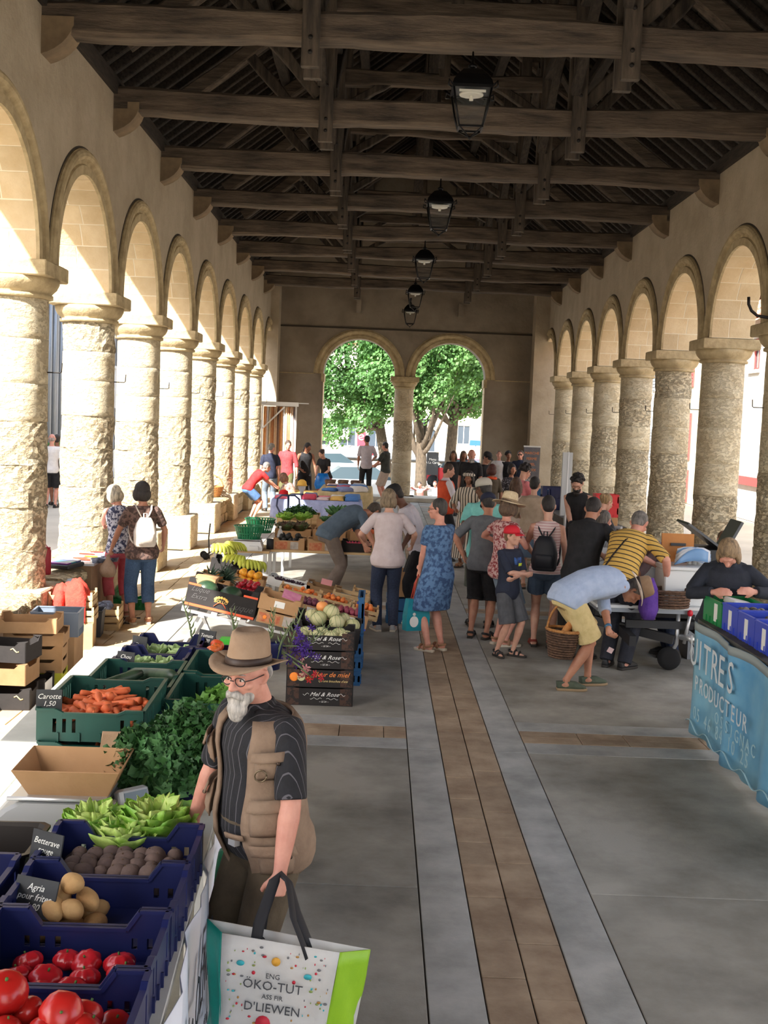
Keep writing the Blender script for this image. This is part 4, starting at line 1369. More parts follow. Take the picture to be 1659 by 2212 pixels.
 # ---- clothes
 def sleeve_tube(m, i, to, r0, r1, wob=0.0):
  """sleeve down the arm: to in 0..2 (1 = elbow, 2 = wrist)"""
  a, e, w = sh[i], elb[i], wri[i]
  pts_, rr = [(a - (a - ps) * 0.45) * S], [.062 * S * k]
  n = 7
  for q in range(n + 1):
   t = to * q / n
   p = a.lerp(e, t) if t <= 1 else e.lerp(w, t - 1)
   base_r = (.053 + (.042 - .053) * min(t, 1)) if t <= 1 else (.042 + (.028 - .042) * (t - 1))
   pts_.append(p * S)
   rr.append((base_r * k + r0 + (r1 - r0) * t / to) * S)
  m.tube(pts_, rr, 14)
 def legs_tube(m, to, r0, r1):
  if to > 1.85:
   to = 2.04
  for i in (0, 1):
   hjt, kn, an = hj[i], knees[i], ankles[i]
   pts_, rr = [], []
   n = 9
   for q in range(n + 1):
    t = to * q / n
    p = hjt.lerp(kn, t) if t <= 1 else kn.lerp(an, t - 1)
    base_r = interp([(0, .092), (.3, .086), (.6, .074), (1, .058), (1.3, .058), (1.6, .047), (2, .037)], t)[0]
    pts_.append(p * S)
    rr.append((base_r * (.75 + .25 * build) + r0 + (r1 - r0) * t / to) * S)
   m.tube(pts_, rr, 14)
 cv = max(.007, vox * .9)
 made = {}
 if bottom:
  kind, bm_, to = bottom[:3]
  fl_ = bottom[3] if len(bottom) > 3 else .02
  m = MB()
  if kind == 'skirt':
   zb = to
   rr = []
   for q in range(9):
    t = q / 8
    z = hz + .10 + (zb - hz - .10) * t
    a_ = .145 * build + .035 + t * fl_
    c = P.lerp((knees[0] + knees[1]) / 2, min(1, t * 1.0))
    b_ = .12 + .02 + t * fl_ * .7
    rr.append([V((c.x + a_ * math.cos(2 * PI * j / 28) * (1 + .03 * math.sin(6 * 2 * PI * j / 28) * t), c.y + b_ * math.sin(2 * PI * j / 28) * (1 + .05 * math.sin(5 * 2 * PI * j / 28) * t), z)) * S for j in range(28)])
   m.loft(list(reversed(rr)))
   o = m.obj('skirt', bm_, root)
   remesh(o, cv, 2)
  else:
   m.loft([tring(t, .012) for t in (-.13, -.09, -.02, .06, .13)])
   legs_tube(m, to, .010, fl_)
   o = m.obj('shorts' if to < 1.25 else 'trousers', bm_, root)
   remesh(o, cv, 3)
  made['bottom'] = o
 if top:
  kind, tm_, slv = top[:3]
  hem = top[3] if len(top) > 3 else -.06
  m = MB()
  if kind == 'dress':
   zb = hem
   inf = .016
   ts = [.02, .08, .2, .32, .42, .49, .535]
   rr = []
   for q in range(10):
    t = 1 - q / 10
    z = hz + .0 + (zb - hz) * t
    a_ = interp(tors, -.02)[0] * build + .022 + t * .035
    b_ = interp(tors, -.02)[1] + .022 + t * .03
    c = P.lerp((knees[0] + knees[1]) / 2, t * .8)
    rr.append([V((c.x + a_ * math.cos(2 * PI * j / 28) * (1 + .02 * math.sin(7 * 2 * PI * j / 28) * t), c.y - .01 + b_ * math.sin(2 * PI * j / 28) * (1 + .04 * math.sin(5 * 2 * PI * j / 28) * t), z)) * S for j in range(28)])
   m.loft(rr + [tring(t, inf, n=28) for t in ts] + [tring(.555, .010, n=28)])
  else:
   ts = [t for t in (-.12, -.09, -.05, 0, .08, .2, .32, .42, .49, .535) if t > hem + .01]
   ts = [hem] + ts
   ex_ = top[4] if len(top) > 4 else 0
   m.loft([tring(t, .018 + (.012 if t < .05 else 0) + ex_) for t in ts] + [tring(.553, .012), tring(.570 if kind in ('shirt', 'jacket', 'polo', 'vest', 'wrap') else .562, .008)])
   if kind in ('shirt', 'jacket', 'polo'):
    cp, cR = spine(.56)
    m.tube([(cp - updir * .02) * S, (cp + updir * .035) * S], [.078 * S * k, .064 * S * k], 16)
  if slv > 0:
   wd_ = {'shirt': .020, 'tee': .018, 'polo': .018, 'jacket': .022, 'dress': .016, 'loose': .05}.get(kind, .018)
   for i in (0, 1):
    sleeve_tube(m, i, slv, .012, wd_)
  nm = {'shirt': 'shirt', 'tee': 't_shirt', 'tank': 'tank_top', 'dress': 'dress', 'polo': 'polo_shirt', 'jacket': 'jacket', 'loose': 'blouse', 'vest': 'vest', 'wrap': 'shawl'}[kind]
  o = m.obj(nm, tm_, root)
  remesh(o, cv, 3)
  made['top'] = o
 if shoes:
  sk, sm = shoes[:2]
  sole = shoes[2] if len(shoes) > 2 else M('sole_dark', srgb(50, 46, 42), 0.8)
  for i in (0, 1):
   an = ankles[i]
   ty = math.radians(toes[i])
   F3 = Matrix.Rotation(ty, 4, 'Z')
   base = V((an.x, an.y, an.z - .085))
   T = Matrix.Translation(base * S) @ F3 @ Matrix.Diagonal((S, S, S, 1))
   outl = [(-.075, .030), (-.06, .034), (0, .034), (.06, .040), (.12, .046), (.165, .040), (.195, .020)]
   lp = [(-w_ * 1.0, y_) for y_, w_ in outl] + [(w_, y_) for y_, w_ in reversed(outl)]
   shoe = MB()
   if sk == 'sandal':
    so = MB().loft([[(x * s_, y, z) for x, y in lp] for z, s_ in ((0, .95), (.006, 1), (.024, 1), (.028, .96))], T)
    so.obj('sandal_sole', sole, root)
    for y_, z_ in ((.02, .068), (.10, .050)):
     pass
    shoe.tube([(-.044, .095, .02), (-.032, .10, .058), (0, .105, .070), (.032, .10, .058), (.044, .095, .02)], .010, 6, T=T, flat=2.2)
    shoe.tube([(-.040, .03, .02), (-.034, .035, .07), (0, .045, .094), (.034, .035, .07), (.040, .03, .02)], .009, 6, T=T, flat=1.8)
    shoe.tube([(-.036, .01, .06), (-.03, -.05, .075), (0, -.068, .08), (.03, -.05, .075), (.036, .01, .06)], .009, 6, T=T, flat=1.8)
    shoe.obj('sandal', sm, root)
   else:
    hi = .085 if sk in ('shoe', 'sneaker') else .065
    MB().loft([[(x * s_, y * s_, z) for x, y in lp] for z, s_ in ((0, .97), (.004, 1.04), (.024, 1.04), (.026, 1.0))], T).obj('shoe_sole', sole, root)
    rings = []
    for z_, s_, y_, fr in ((.024, 1.02, 0, 1), (.045, 1.0, 0, .97), (.065, .82, -.012, .72), (hi, .74, -.02, .5)):
     rings.append([(x * s_, (y if y < .02 else .02 + (y - .02) * fr) + y_ * .3, z_) for x, y in lp])
    shoe.loft(rings, T)
    shoe.obj('shoe', sm, root)
 if watch:
  i = watch[0]
  c = elb[i].lerp(wri[i], .9)
  d = (wri[i] - elb[i]).normalized()
  MB().tube([(c - d * .012) * S, (c + d * .012) * S], .034 * S * k, 12).obj('watch', watch[1], root)
 # ---- hats
 if hat:
  hk_, hm2 = hat[:2]
  hb = MB()
  tilt = HT @ Matrix.Rotation(math.radians(hat[3] if len(hat) > 3 else 0), 4, 'X')
  if hk_ == 'cap':
   hb.lathe([(.090, .032), (.093, .06), (.085, .095), (.06, .122), (.03, .132), (.008, .134)], 20, tilt @ TR(0, -.012, 0, s=(1, 1.12, 1)))
   hb.obj('cap', hm2, root)
   vis = [[(x_, .075 + .085 * math.sqrt(max(0, 1 - (x_ / .078) ** 2)) * v_ + .0, .036 - .02 * v_ - 1.2 * x_ * x_) for x_ in [-.077 + .154 * q / 10 for q in range(11)]] for v_ in (0, .33, .66, 1)]
   MB().sheet(vis, .004, tilt).obj('visor', hat[2] if len(hat) > 2 and hat[2] else hm2, root)
  elif hk_ in ('fedora', 'sunhat', 'panama'):
   br = {'fedora': .155, 'sunhat': .185, 'panama': .15}[hk_]
   n = 32
   crown_h = {'fedora': .135, 'sunhat': .12, 'panama': .125}[hk_]
   z0 = .045
   rings = []
   for r_, z_ in ((.086, z0), (.084, z0 + .02), (.081, z0 + crown_h * .6), (.074, z0 + crown_h * .88), (.055, z0 + crown_h), (.025, z0 + crown_h * (.88 if hk_ != 'sunhat' else 1.04)), (.006, z0 + crown_h * (.85 if hk_ != 'sunhat' else 1.05))):
    rings.append([(r_ * math.cos(2 * PI * j / n) * (1 - (.18 if hk_ == 'fedora' and z_ > z0 + .07 and math.sin(2 * PI * j / n) > .3 else 0)), r_ * 1.18 * math.sin(2 * PI * j / n) - .01, z_) for j in range(n)])
   MB().loft(rings, tilt).obj('hat_crown', hm2, root)
   g = []
   for j in range(n + 1):
    u = 2 * PI * j / n
    cu_ = .022 * math.cos(2 * u) if hk_ != 'sunhat' else -.004 + .008 * math.sin(3 * u)
    g.append([((.082 + (br - .082) * t) * math.cos(u), (.082 * 1.18 + (br * 1.06 - .082 * 1.18) * t) * math.sin(u) - .01, z0 + .002 + cu_ * t * t - (.012 * t if hk_ == 'sunhat' else 0)) for t in (0, .35, .7, 1)])
   MB().sheet(g, .004, tilt).obj('hat_brim', hat[2] if len(hat) > 2 and hat[2] and hk_ == 'panama' else hm2, root)
   if hk_ != 'panama' or True:
    bm3 = hat[2] if len(hat) > 2 and hat[2] and hk_ != 'panama' else M('hat_band', srgb(62, 48, 40), 0.6)
    n = 28
    MB().loft([[(r_ * math.cos(2 * PI * j / n), r_ * 1.18 * math.sin(2 * PI * j / n) - .01, z_) for j in range(n)] for r_, z_ in ((.087, z0 + .004), (.0885, z0 + .008), (.087, z0 + .03), (.083, z0 + .032))], tilt).obj('hat_band', bm3, root)
  elif hk_ == 'band':
   hb.tube([(.088 * math.cos(2 * PI * q / 20), -.015 + .102 * math.sin(2 * PI * q / 20), .045 + .03 * math.sin(2 * PI * q / 20)) for q in range(21)], [.016 + (.004 if q % 2 else 0) for q in range(21)], 8, T=tilt, flat=1.6)
   hb.obj('headband', hm2, root)
 info = dict(root=root, S=S, spine=spine, sh=[p * S for p in sh], elb=[p * S for p in elb], wri=[p * S for p in wri], HT=HT, knees=[p * S for p in knees], made=made, tring=tring, P=P * S)
 info['world'] = Matrix.Translation(V(loc)) @ Matrix.Rotation(math.radians(face), 4, 'Z')
 return info
def backpack(pi, mat, label, w=.13, hgt=.36, d=.11, low=.05):
 """worn on the back; straps over the shoulders"""
 S = pi['S']
 p, R = pi['spine'](low + .2)
 T = pi['world'] @ Matrix.Translation(p * S) @ R.to_4x4() @ Matrix.Diagonal((S, S, S, 1))
 root = bpy.data.objects.new('backpack', None)
 COL.objects.link(root)
 root.matrix_world = T
 tag(root, label, 'backpack')
 b = -.135
 MB().loft([[(x * w * s_, b - d * .5 + y * d * .5 * s_, z) for x, y in ((-1, .9), (-.6, 1), (.6, 1), (1, .9), (1, -.4), (.7, -1), (-.7, -1), (-1, -.4))]
    for z, s_ in ((-hgt / 2, .86), (-hgt / 2 + .03, 1), (0, 1.04), (hgt / 2 - .07, .82), (hgt / 2, .5))]).obj('bag_body', mat, root)
 MB().loft([[(x * w * .8 * s_, b - d - .012 + y * .02, z) for x, y in ((-1, 1), (1, 1), (1, -.4), (.7, -1), (-.7, -1), (-1, -.4))] for z, s_ in ((-hgt * .4, .9), (-hgt * .1, 1), (-hgt * .02, .9))]).obj('pocket', mat, root)
 for s_ in (-1, 1):
  MB().tube([(s_ * .03, b - .02, hgt / 2 - .02), (s_ * .085, b + .02, .27), (s_ * .10, -.04, .325), (s_ * .11, .06, .30), (s_ * .12, .13, .2), (s_ * .15, .10, .02), (s_ * .155, b + .06, -.1), (s_ * w, b, -.14)], .014, 6, flat=.5).obj('strap', mat, root)
 MB().tube([(-.02, b - .04, hgt / 2 - .01), (-.02, b - .05, hgt / 2 + .05), (.02, b - .05, hgt / 2 + .05), (.02, b - .04, hgt / 2 - .01)], .008, 6).obj('handle', mat, root)
 return root
def cross_strap(pi, mat, side=1, name='shoulder_strap'):
 """strap from one shoulder to the opposite hip, as part of the clothing"""
 S, sp = pi['S'], pi['spine']
 V = Vector
 pts = []
 for t, x, y in ((.50, .11, .085), (.555, .085, 0.0), (.52, .09, -.095), (.38, .03, -.148), (.2, -.06, -.142), (.05, -.15, -.10), (-.02, -.19, 0.0), (.05, -.155, .10), (.2, -.06, .142), (.38, .03, .148), (.50, .11, .085)):
  p, R = sp(t)
  pts.append((p + R @ V((x * side, y, 0))) * S)
 return MB().tube(pts, .014 * S, 6, flat=.35).obj(name, mat, pi['root'])
# ---- fabrics
BLK = cloth('black', (34, 34, 38))
NAVY = cloth('navy', (36, 42, 64))
WHT = cloth('white', (226, 222, 220), (208, 204, 204))
JEAN = cloth('jeans', (62, 88, 120), (46, 68, 98), 60)
DJEAN = cloth('dark_jeans', (44, 56, 82), (32, 42, 64), 60)
LJEAN = cloth('light_denim', (128, 142, 156), (108, 122, 138), 60)
SOLE_L = M('sole_light', srgb(206, 196, 178), 0.8)
DRK = M('shoe_black', srgb(32, 32, 34), 0.6)
TANL = M('leather_tan', srgb(158, 118, 88), 0.6)
STALL = 'people at the stalls on the right'
# foreground man in hat and vest
shirt_m = cloth('pinstripe', (30, 30, 36), (24, 24, 28), 20, stripe=(0, .021, .09, srgb(92, 90, 96), (0, 0, .85)))
hero = person((-.375, 4.30, 0), 133, 1.61, 'm', 'pink', vox=.0052, build=1.12, belly=.055, lean=7, head=(-17, 8, 0), neckf=.03, sink=.045, headscale=1.0,
    wh=((-.300, 3.99, .78), (-.70, 4.50, .80)), grip=('point', 'relax'), elbow=((-1, -.5, 0), (1, -1, 0)), hair=('rim', (200, 196, 190)),
    top=('shirt', shirt_m, .92, -.05), bottom=('trousers', cloth('khaki_brown', (92, 80, 62), (78, 66, 50)), 1.95, .035),
    shoes=('shoe', DRK), hat=('fedora', M('felt_tan', srgb(168, 142, 118), 0.95, srgb(150, 124, 100), 8, 4, bump=.002, bscale=50), M('leather_band', srgb(58, 42, 34), 0.5), 7),
    glasses='plain', beard=(226, 220, 212), eyes=True, label='old man with white beard, tan felt hat and khaki multi-pocket vest by the vegetable stall')
# left
bagw = person((-2.69, 13.2, 0), 22, 1.61, 'f', 'tan', vox=.009, build=1.12, head=(-38, 6, 0), wh=((-3.07, 13.22, .80), (-2.5, 13.5, .9)), grip=('grip', 'relax'),
    hair=('bob', (52, 46, 44)), top=('tee', cloth('leaf_print', (112, 88, 80), (66, 50, 46), 26, contrast=(.47, .53)), .75, -.10), bottom=('trousers', JEAN, 1.58, .03),
    shoes=('sandal', TANL, SOLE_L), glasses='plain', label='woman in brown leaf-print top and cropped jeans with white backpack')
backpack(bagw, M('white_leather', srgb(224, 214, 204), 0.5, srgb(206, 194, 184), 6, 3, bump=.006, bscale=9), 'cream white leather backpack on the woman in cropped jeans')
person((-3.02, 13.55, 0), 32, 1.56, 'f', 'pink', vox=.009, head=(-35, 30, 0), lean=12, wh=((-3.35, 14.05, 1.02), (-2.85, 13.95, 1.25)), hair=('bob', (232, 222, 200)),
  top=('tank', cloth('blue_floral', (60, 66, 96), (205, 208, 222), 30, contrast=(.46, .54)), 0, -.06), bottom=('trousers', cloth('pink', (214, 104, 116)), 1.5, .02), shoes=('sandal', TANL, SOLE_L),
  label='blonde woman in cropped pink trousers bending over the crates at the bench')
person((-8.05, 28.4, -.02), 8, 1.78, 'm', 'pink', vox=.016, hair=('rim', (200, 180, 170)), top=('tee', WHT, .8, -.08), bottom=('shorts', BLK, .95, .05), shoes=('sneaker', DRK),
  label='man in white T-shirt and black shorts walking in the left street')
person((-8.15, 29.2, -.02), 20, 1.75, 'm', 'brown', vox=.016, hair=('short', (60, 50, 44)), glasses='sun', top=('tee', BLK, .8, -.08), bottom=('shorts', NAVY, .95, .05), shoes=('sneaker', DRK),
  label='man in black T-shirt half hidden by the walker in the left street')
# far left stall group
person((-2.95, 27.0, 0), -60, 1.62, 'f', 'pink', vox=.014, lean=42, hipz=.80, hip=(0, -.12), head=(0, 20, 0), hands=((-.12, .62, .86), (.12, .62, .84)), hair=('short', (150, 146, 142)),
  top=('tee', cloth('red', (206, 48, 50)), .7, -.05), bottom=('shorts', cloth('blue_shorts', (88, 122, 168)), .7, .04), shoes=('shoe', DRK), glasses='plain',
  label='lady in red T-shirt and blue shorts leaning from the stone bench')
person((-2.2, 26.4, 0), 60, 1.62, 'f', 'pink', vox=.014, lean=25, hipz=.48, hip=(0, -.35), feet=((-.12, .1, 0), (.12, .1, 0)), head=(0, 30, 0), hands=((-.1, .15, .62), (.1, .2, .62)), hair=('bob', (150, 110, 90)),
  top=('tee', cloth('floral_dim', (120, 90, 84), (196, 176, 168), 30), .7, -.05), bottom=('skirt', cloth('white_skirt', (222, 220, 226), (60, 60, 80), 16, contrast=(.55, .6)), .42, .08), shoes=('shoe', DRK),
  label='seated person in white patterned skirt facing the lady in red')
person((-2.80, 29.6, 0), 15, 1.72, 'm', 'pink', vox=.014, head=(50, 15, 0), lean=6, hair=('grey', (150, 146, 140)), top=('polo', NAVY, .8, -.06), bottom=('trousers', LJEAN, 1.95, .03), shoes=('shoe', DRK),
  label='grey haired man in navy polo and light jeans, back turned, near the curtain')
person((-2.50, 31.2, 0), 172, 1.78, 'm', 'pink', vox=.014, head=(-20, 18, 0), hands=((-.30, .05, .78), (.34, .12, .82)), hair=('short', (90, 70, 56)),
  top=('shirt', cloth('red_check', (168, 68, 72), (142, 52, 58), 26), 1.3, -.16), bottom=('trousers', cloth('olive', (92, 92, 58)), 1.95, .03), shoes=('shoe', DRK), label='man in loose dark red shirt and olive trousers by the curtain')
person((-2.08, 32.0, 0), 195, 1.76, 'm', 'brown', vox=.015, lean=16, head=(-25, 30, 0), hands=((-.3, .25, .75), (.15, .3, 1.0)), hair=('tail', (40, 34, 32)),
  top=('tank', BLK, 0, -.12), bottom=('trousers', BLK, 1.9, .03), shoes=('shoe', DRK), label='dark haired person in black sleeveless top bending against the end wall')
person((-1.45, 31.4, 0), 150, 1.62, 'f', 'fair', vox=.014, lean=18, head=(10, 32, 0), hands=((-.1, .36, .98), (.1, .40, .95)), hair=('bun', (60, 44, 38)),
  top=('tee', BLK, .6, -.05), bottom=('trousers', cloth('rose_trousers', (180, 60, 80)), 1.9, .03), shoes=('shoe', DRK), label='woman in black top holding a bright blue bag behind the table')
person((-.42, 35.15, .13), 6, 1.80, 'm', 'tan', vox=.013, head=(-25, 0, 0), hands=((-.24, .08, .8), (.2, .28, 1.05)), hair=('short', (46, 38, 34)), top=('tee', cloth('lilac_white', (206, 200, 210)), .9, -.12),
  bottom=('trousers', BLK, 1.96, .03), shoes=('shoe', DRK), label='tall young man in pale T-shirt and black trousers under the left end arch')
person((.16, 34.7, 0), 62, 1.76, 'm', 'pink', vox=.013, head=(0, 8, 0), hands=((-.12, .32, 1.08), (.1, .34, 1.08)), hair=('short', (50, 42, 38)), top=('polo', cloth('dark_green_polo', (62, 66, 62)), .8, -.06),
  bottom=('shorts', cloth('beige', (200, 182, 168)), 1.0, .04), shoes=('sneaker', M('shoe_cream', srgb(214, 204, 180), 0.7), SOLE_L), label='man in dark polo and beige shorts left of the middle column of the end wall')
# buyers at the fruit stall
person((-.55, 15.75, 0), -68, 1.78, 'm', 'tan', vox=.009, lean=62, hipz=.86, hip=(0, -.12), feet=((-.10, .0, 0), (.12, -.22, 0)), head=(-20, 55, 0), neckf=.02, wh=((-.12, 15.7, .62), (.02, 15.2, .66)), grip=('pinch', 'pinch'),
  hair=('short', (78, 66, 56)), top=('tee', cloth('slate', (84, 100, 116), (74, 90, 104)), .95, -.08, .012), bottom=('trousers', cloth('taupe', (118, 106, 98), (104, 92, 84)), 1.95, .03), shoes=('shoe', DRK),
  label='man in slate blue T-shirt bent low over the fruit crates')
person((.13, 13.35, 0), 8, 1.63, 'f', 'fair', vox=.0085, build=1.12, head=(-4, 20, 0), lean=4, wh=((-.14, 13.6, 1.02), (.42, 13.68, .99)), elbow=((-1, -.8, -.3), (1, -.8, -.3)), hair=('bob', (164, 144, 118)),
  top=('tee', cloth('pale_pink', (216, 204, 206), (206, 192, 194)), .85, -.12, .006), bottom=('trousers', DJEAN, 1.93, .022), shoes=('shoe', cloth('silver_shoe', (176, 176, 178)), SOLE_L),
  label='blonde bobbed woman in pale pink T-shirt and dark jeans, back turned')
person((.52, 14.0, 0), 92, 1.72, 'm', 'dark', vox=.009, lean=24, head=(0, 34, 0), wh=((.30, 13.55, .97), (.12, 14.2, 1.0)), hair=('short', (34, 30, 30)), hat=('cap', M('cap_black', srgb(28, 28, 32), 0.8), None, 0),
  top=('tee', cloth('white_lilac', (220, 216, 226)), .9, -.1), bottom=('trousers', BLK, 1.93, .03), shoes=('sneaker', M('sneaker_white', srgb(206, 206, 202), 0.6), M('sole_white', srgb(225, 225, 220), 0.6)),
  label='man in black cap and white shirt bending beside the woman in blue dress')
person((.66, 12.28, 0), 38, 1.61, 'f', 'pink', vox=.0075, build=1.22, head=(-34, 2, 0), wh=((.47, 12.33, .84), (.50, 12.5, .86)), elbow=((-1, -1, -.2), (1, -.6, -.2)), grip=('grip', 'grip'), hair=('short', (78, 74, 72)),
  top=('dress', cloth('blue_floral_dress', (92, 126, 166), (52, 78, 116), 20, contrast=(.44, .56)), .62, .48), shoes=('sandal', TANL, SOLE_L), glasses='plain', toes=(14, 4),
  label='grey haired woman in blue patterned dress and wedge sandals')
# centre crowd
yman = person((1.18, 20.5, 0), -75, 1.70, 'm', 'fair', vox=.01, head=(18, 16, 0), hands=((-.2, .3, .92), (.25, .26, .86)), hair=('short', (84, 64, 50)), top=('shirt', cloth('white_shirt_b', (226, 222, 232)), 1.95, -.06),
  bottom=('trousers', BLK, 1.95, .03), shoes=('shoe', DRK), label='young man in orange sleeveless vest over a white shirt')
person((1.52, 19.6, 0), 158, 1.62, 'f', 'brown', vox=.010, head=(-4, 10, 0), hands=((-.16, .24, 1.08), (.16, .26, 1.08)), grip=('grip', 'grip'), hair=('bob', (38, 30, 28)), hat=('band', cloth('striped_scarf', (222, 214, 200), (214, 206, 192), stripe=(0, .03, .4, srgb(50, 48, 50)))),
  top=('loose', cloth('striped_blouse', (220, 208, 190), (210, 198, 180), stripe=(0, .05, .35, srgb(56, 50, 48), (0, 0, 0))), 1.3, -.08), bottom=('skirt', cloth('striped_skirt', (214, 202, 186), (204, 192, 176), stripe=(0, .045, .4, srgb(60, 54, 52))), .2, .06), shoes=('sandal', TANL),
  label='woman with striped headscarf and striped off-shoulder blouse')
person((2.08, 26.6, 0), 150, 1.84, 'm', 'pink', vox=.012, build=1.2, head=(-40, 24, 0), hair=None, beard=(214, 208, 204), top=('tee', BLK, .85, -.1, .01), bottom=('trousers', BLK, 1.95, .03), shoes=('shoe', DRK), label='bald man with white beard in black T-shirt')
person((2.44, 26.9, 0), 215, 1.78, 'm', 'fair', vox=.012, head=(-10, 24, 0), hair=('short', (40, 34, 32)), hat=('cap', M('cap_black', srgb(28, 28, 32), 0.8)), top=('tee', BLK, .85, -.1), bottom=('trousers', BLK, 1.95, .03), shoes=('shoe', DRK), label='person in black cap and black T-shirt beside the bald bearded man')
person((1.93, 30.6, 0), 170, 1.68, 'f', 'brown', vox=.014, hair=('long', (96, 74, 58)), top=('tee', BLK, .9, -.1), bottom=('skirt', BLK, .3, .06), shoes=('shoe', DRK), label='long haired woman in black standing in front of the right tree')
person((2.22, 31.0, 0), 190, 1.68, 'f', 'brown', vox=.014, hair=('long', (110, 90, 76)), top=('tee', cloth('grey_b', (92, 90, 92)), .9, -.1), bottom=('skirt', cloth('pale_skirt', (180, 176, 176)), .3, .06), shoes=('shoe', DRK), label='long haired woman in grey standing behind the bald man')
person((3.38, 33.0, 0), 175, 1.68, 'f', 'pink', vox=.014, hair=('bun', (150, 120, 92)), top=('tee', WHT, .6, -.08), bottom=('trousers', WHT, 1.9, .03), shoes=('shoe', DRK), label='woman in white top against the end wall, left of the dark trio')
person((3.64, 33.0, 0), 190, 1.66, 'm', 'brown', vox=.014, hair=('curly', (40, 34, 32)), top=('tee', BLK, .9, -.08), bottom=('trousers', BLK, 1.9, .03), shoes=('shoe', DRK), label='person in black T-shirt between two others at the end wall')
person((3.93, 32.5, 0), 165, 1.72, 'm', 'pink', vox=.014, hair=('short', (90, 70, 56)), glasses='sun', top=('shirt', NAVY, 1.5, -.08), bottom=('trousers', BLK, 1.9, .03), shoes=('shoe', DRK), label='man in dark shirt and dark glasses beside the roll-up banner')
person((2.26, 23.3, 0), 20, 1.62, 'f', 'brown', vox=.012, hair=('bob', (96, 44, 34)), top=('tee', cloth('olive_top', (84, 74, 60)), .9, -.08), bottom=('trousers', BLK, 1.9, .03), shoes=('shoe', DRK), label='auburn haired woman with an orange collar seen from behind')
MB().tube([(2.26 + .085 * math.cos(q / 12 * 6.283), 23.3 + .085 * math.sin(q / 12 * 6.283), 1.37 + .01 * math.sin(q)) for q in range(13)], .026, 8).obj('scarf_collar', cloth('orange_scarf', (232, 92, 52)), None)
_c = bpy.data.objects['scarf_collar']
_p = [o for o in bpy.data.objects if o.get('label') == 'auburn haired woman with an orange collar seen from behind'][0]
_c.parent = _p
_c.matrix_parent_inverse = (Matrix.Translation(_p.location) @ Matrix.Rotation(math.radians(20), 4, 'Z')).inverted()
person((2.72, 23.9, 0), 200, 1.62, 'f', 'tan', vox=.012, hair=('bob', (44, 34, 32)), top=('tee', cloth('dark_print', (54, 50, 56), (160, 156, 160), 34, contrast=(.55, .6)), .9, -.08), bottom=('trousers', BLK, 1.9, .03), shoes=('shoe', DRK), label='dark haired woman in dark print top facing the camera in the crowd')
person((2.42, 20.3, 0), -62, 1.76, 'm', 'fair', vox=.010, head=(-10, 28, 0), lean=10, hands=((-.1, .4, .95), (.15, .35, .95)), hair=('curly', (42, 34, 34)), glasses='plain', top=('tee', cloth('salmon', (214, 128, 132), (200, 112, 118)), .9, -.1, .01), bottom=('trousers', BLK, 1.95, .03), shoes=('shoe', DRK),
  label='curly haired man in salmon pink T-shirt')
person((1.27, 13.85, 0), -10, 1.77, 'm', 'dark', vox=.009, head=(-50, 12, 0), lean=10, wh=((.98, 13.5, .92), (1.5, 14.1, 1.0)), hair=('short', (60, 56, 54)), hat=('cap', M('cap_grey', srgb(186, 182, 172), 0.85), None, 0), glasses='plain',
  top=('polo', cloth('mint', (132, 206, 200), (118, 190, 184)), .85, -.12, .012), bottom=('shorts', cloth('grey_green', (92, 96, 88)), 1.05, .05), shoes=('sandal', DRK), label='man in light grey cap and mint green polo shirt')
person((1.20, 13.1, 0), -24, 1.66, 'm', 'tan', vox=.009, head=(-30, 28, 0), lean=16, wh=((1.00, 13.25, .93), (1.35, 13.45, 1.0)), elbow=((-1, -.2, .1), (1, -1, 0)), hair=('short', (60, 56, 54)), hat=('cap', M('cap_navy', srgb(36, 42, 66), 0.85), None, 0),
  top=('tee', cloth('grey_tee', (112, 116, 122)), .9, -.1), bottom=('shorts', BLK, 1.1, .05), shoes=('sandal', DRK), label='person in navy cap and grey T-shirt behind the sun hat woman')
person((1.42, 12.75, 0), -62, 1.64, 'f', 'pink', vox=.008, build=1.15, head=(-12, 6, 0), wh=((1.42, 13.05, 1.10), (1.68, 12.9, 1.14)), elbow=((-1, -.6, -.3), (1, -.6, -.3)), grip=('pinch', 'pinch'), hair=('bob', (120, 96, 78)), hat=('sunhat', M('straw', srgb(226, 208, 176), 0.9, srgb(208, 188, 152), 30, 3, bump=.003, bscale=80), M('straw_band', srgb(150, 130, 104), 0.8), -6),
  top=('tee', cloth('red_floral', (206, 172, 168), (142, 58, 62), 34, contrast=(.46, .54)), .5, -.12, .008), bottom=('shorts', LJEAN, .98, .035), shoes=('sandal', TANL, SOLE_L), label='woman in wide straw sun hat, red floral top and pale denim shorts')
boy_t = cloth('boy_navy', (34, 42, 62), (28, 34, 52))
boy = person((1.40, 12.1, 0), -138, 1.36, 'm', 'fair', vox=.0075, build=.92, head=(-12, 2, 0), feet=((-.14, .02, 0), (.06, -.10, 0)), toes=(20, -20), hands=((.10, .20, 1.12), (-.10, .21, 1.16)), elbow=((-1, .1, -.5), (1, .1, -.5)), hair=('short', (150, 118, 84)),
    hat=('cap', M('cap_red', srgb(206, 30, 48), 0.75), None, 4), top=('tee', boy_t, .95, -.12, .012), bottom=('shorts', cloth('boy_grey', (84, 86, 92)), .98, .055), shoes=('sandal', DRK), label='boy in red cap and navy T-shirt with folded arms', headscale=1.12)
person((2.32, 17.3, 0), -8, 1.66, 'f', 'fair', vox=.010, head=(20, 6, 0), hands=((-.15, .25, 1.1), (.15, .25, 1.1)), hair=('short', (38, 32, 32)), top=('wrap', cloth('beige_shawl', (178, 158, 138), (164, 144, 124)), 1.3, -.02, .045), bottom=('skirt', cloth('denim_skirt', (98, 116, 140)), .5, .05), shoes=('sandal', TANL),
  label='short haired woman wrapped in a beige shawl')
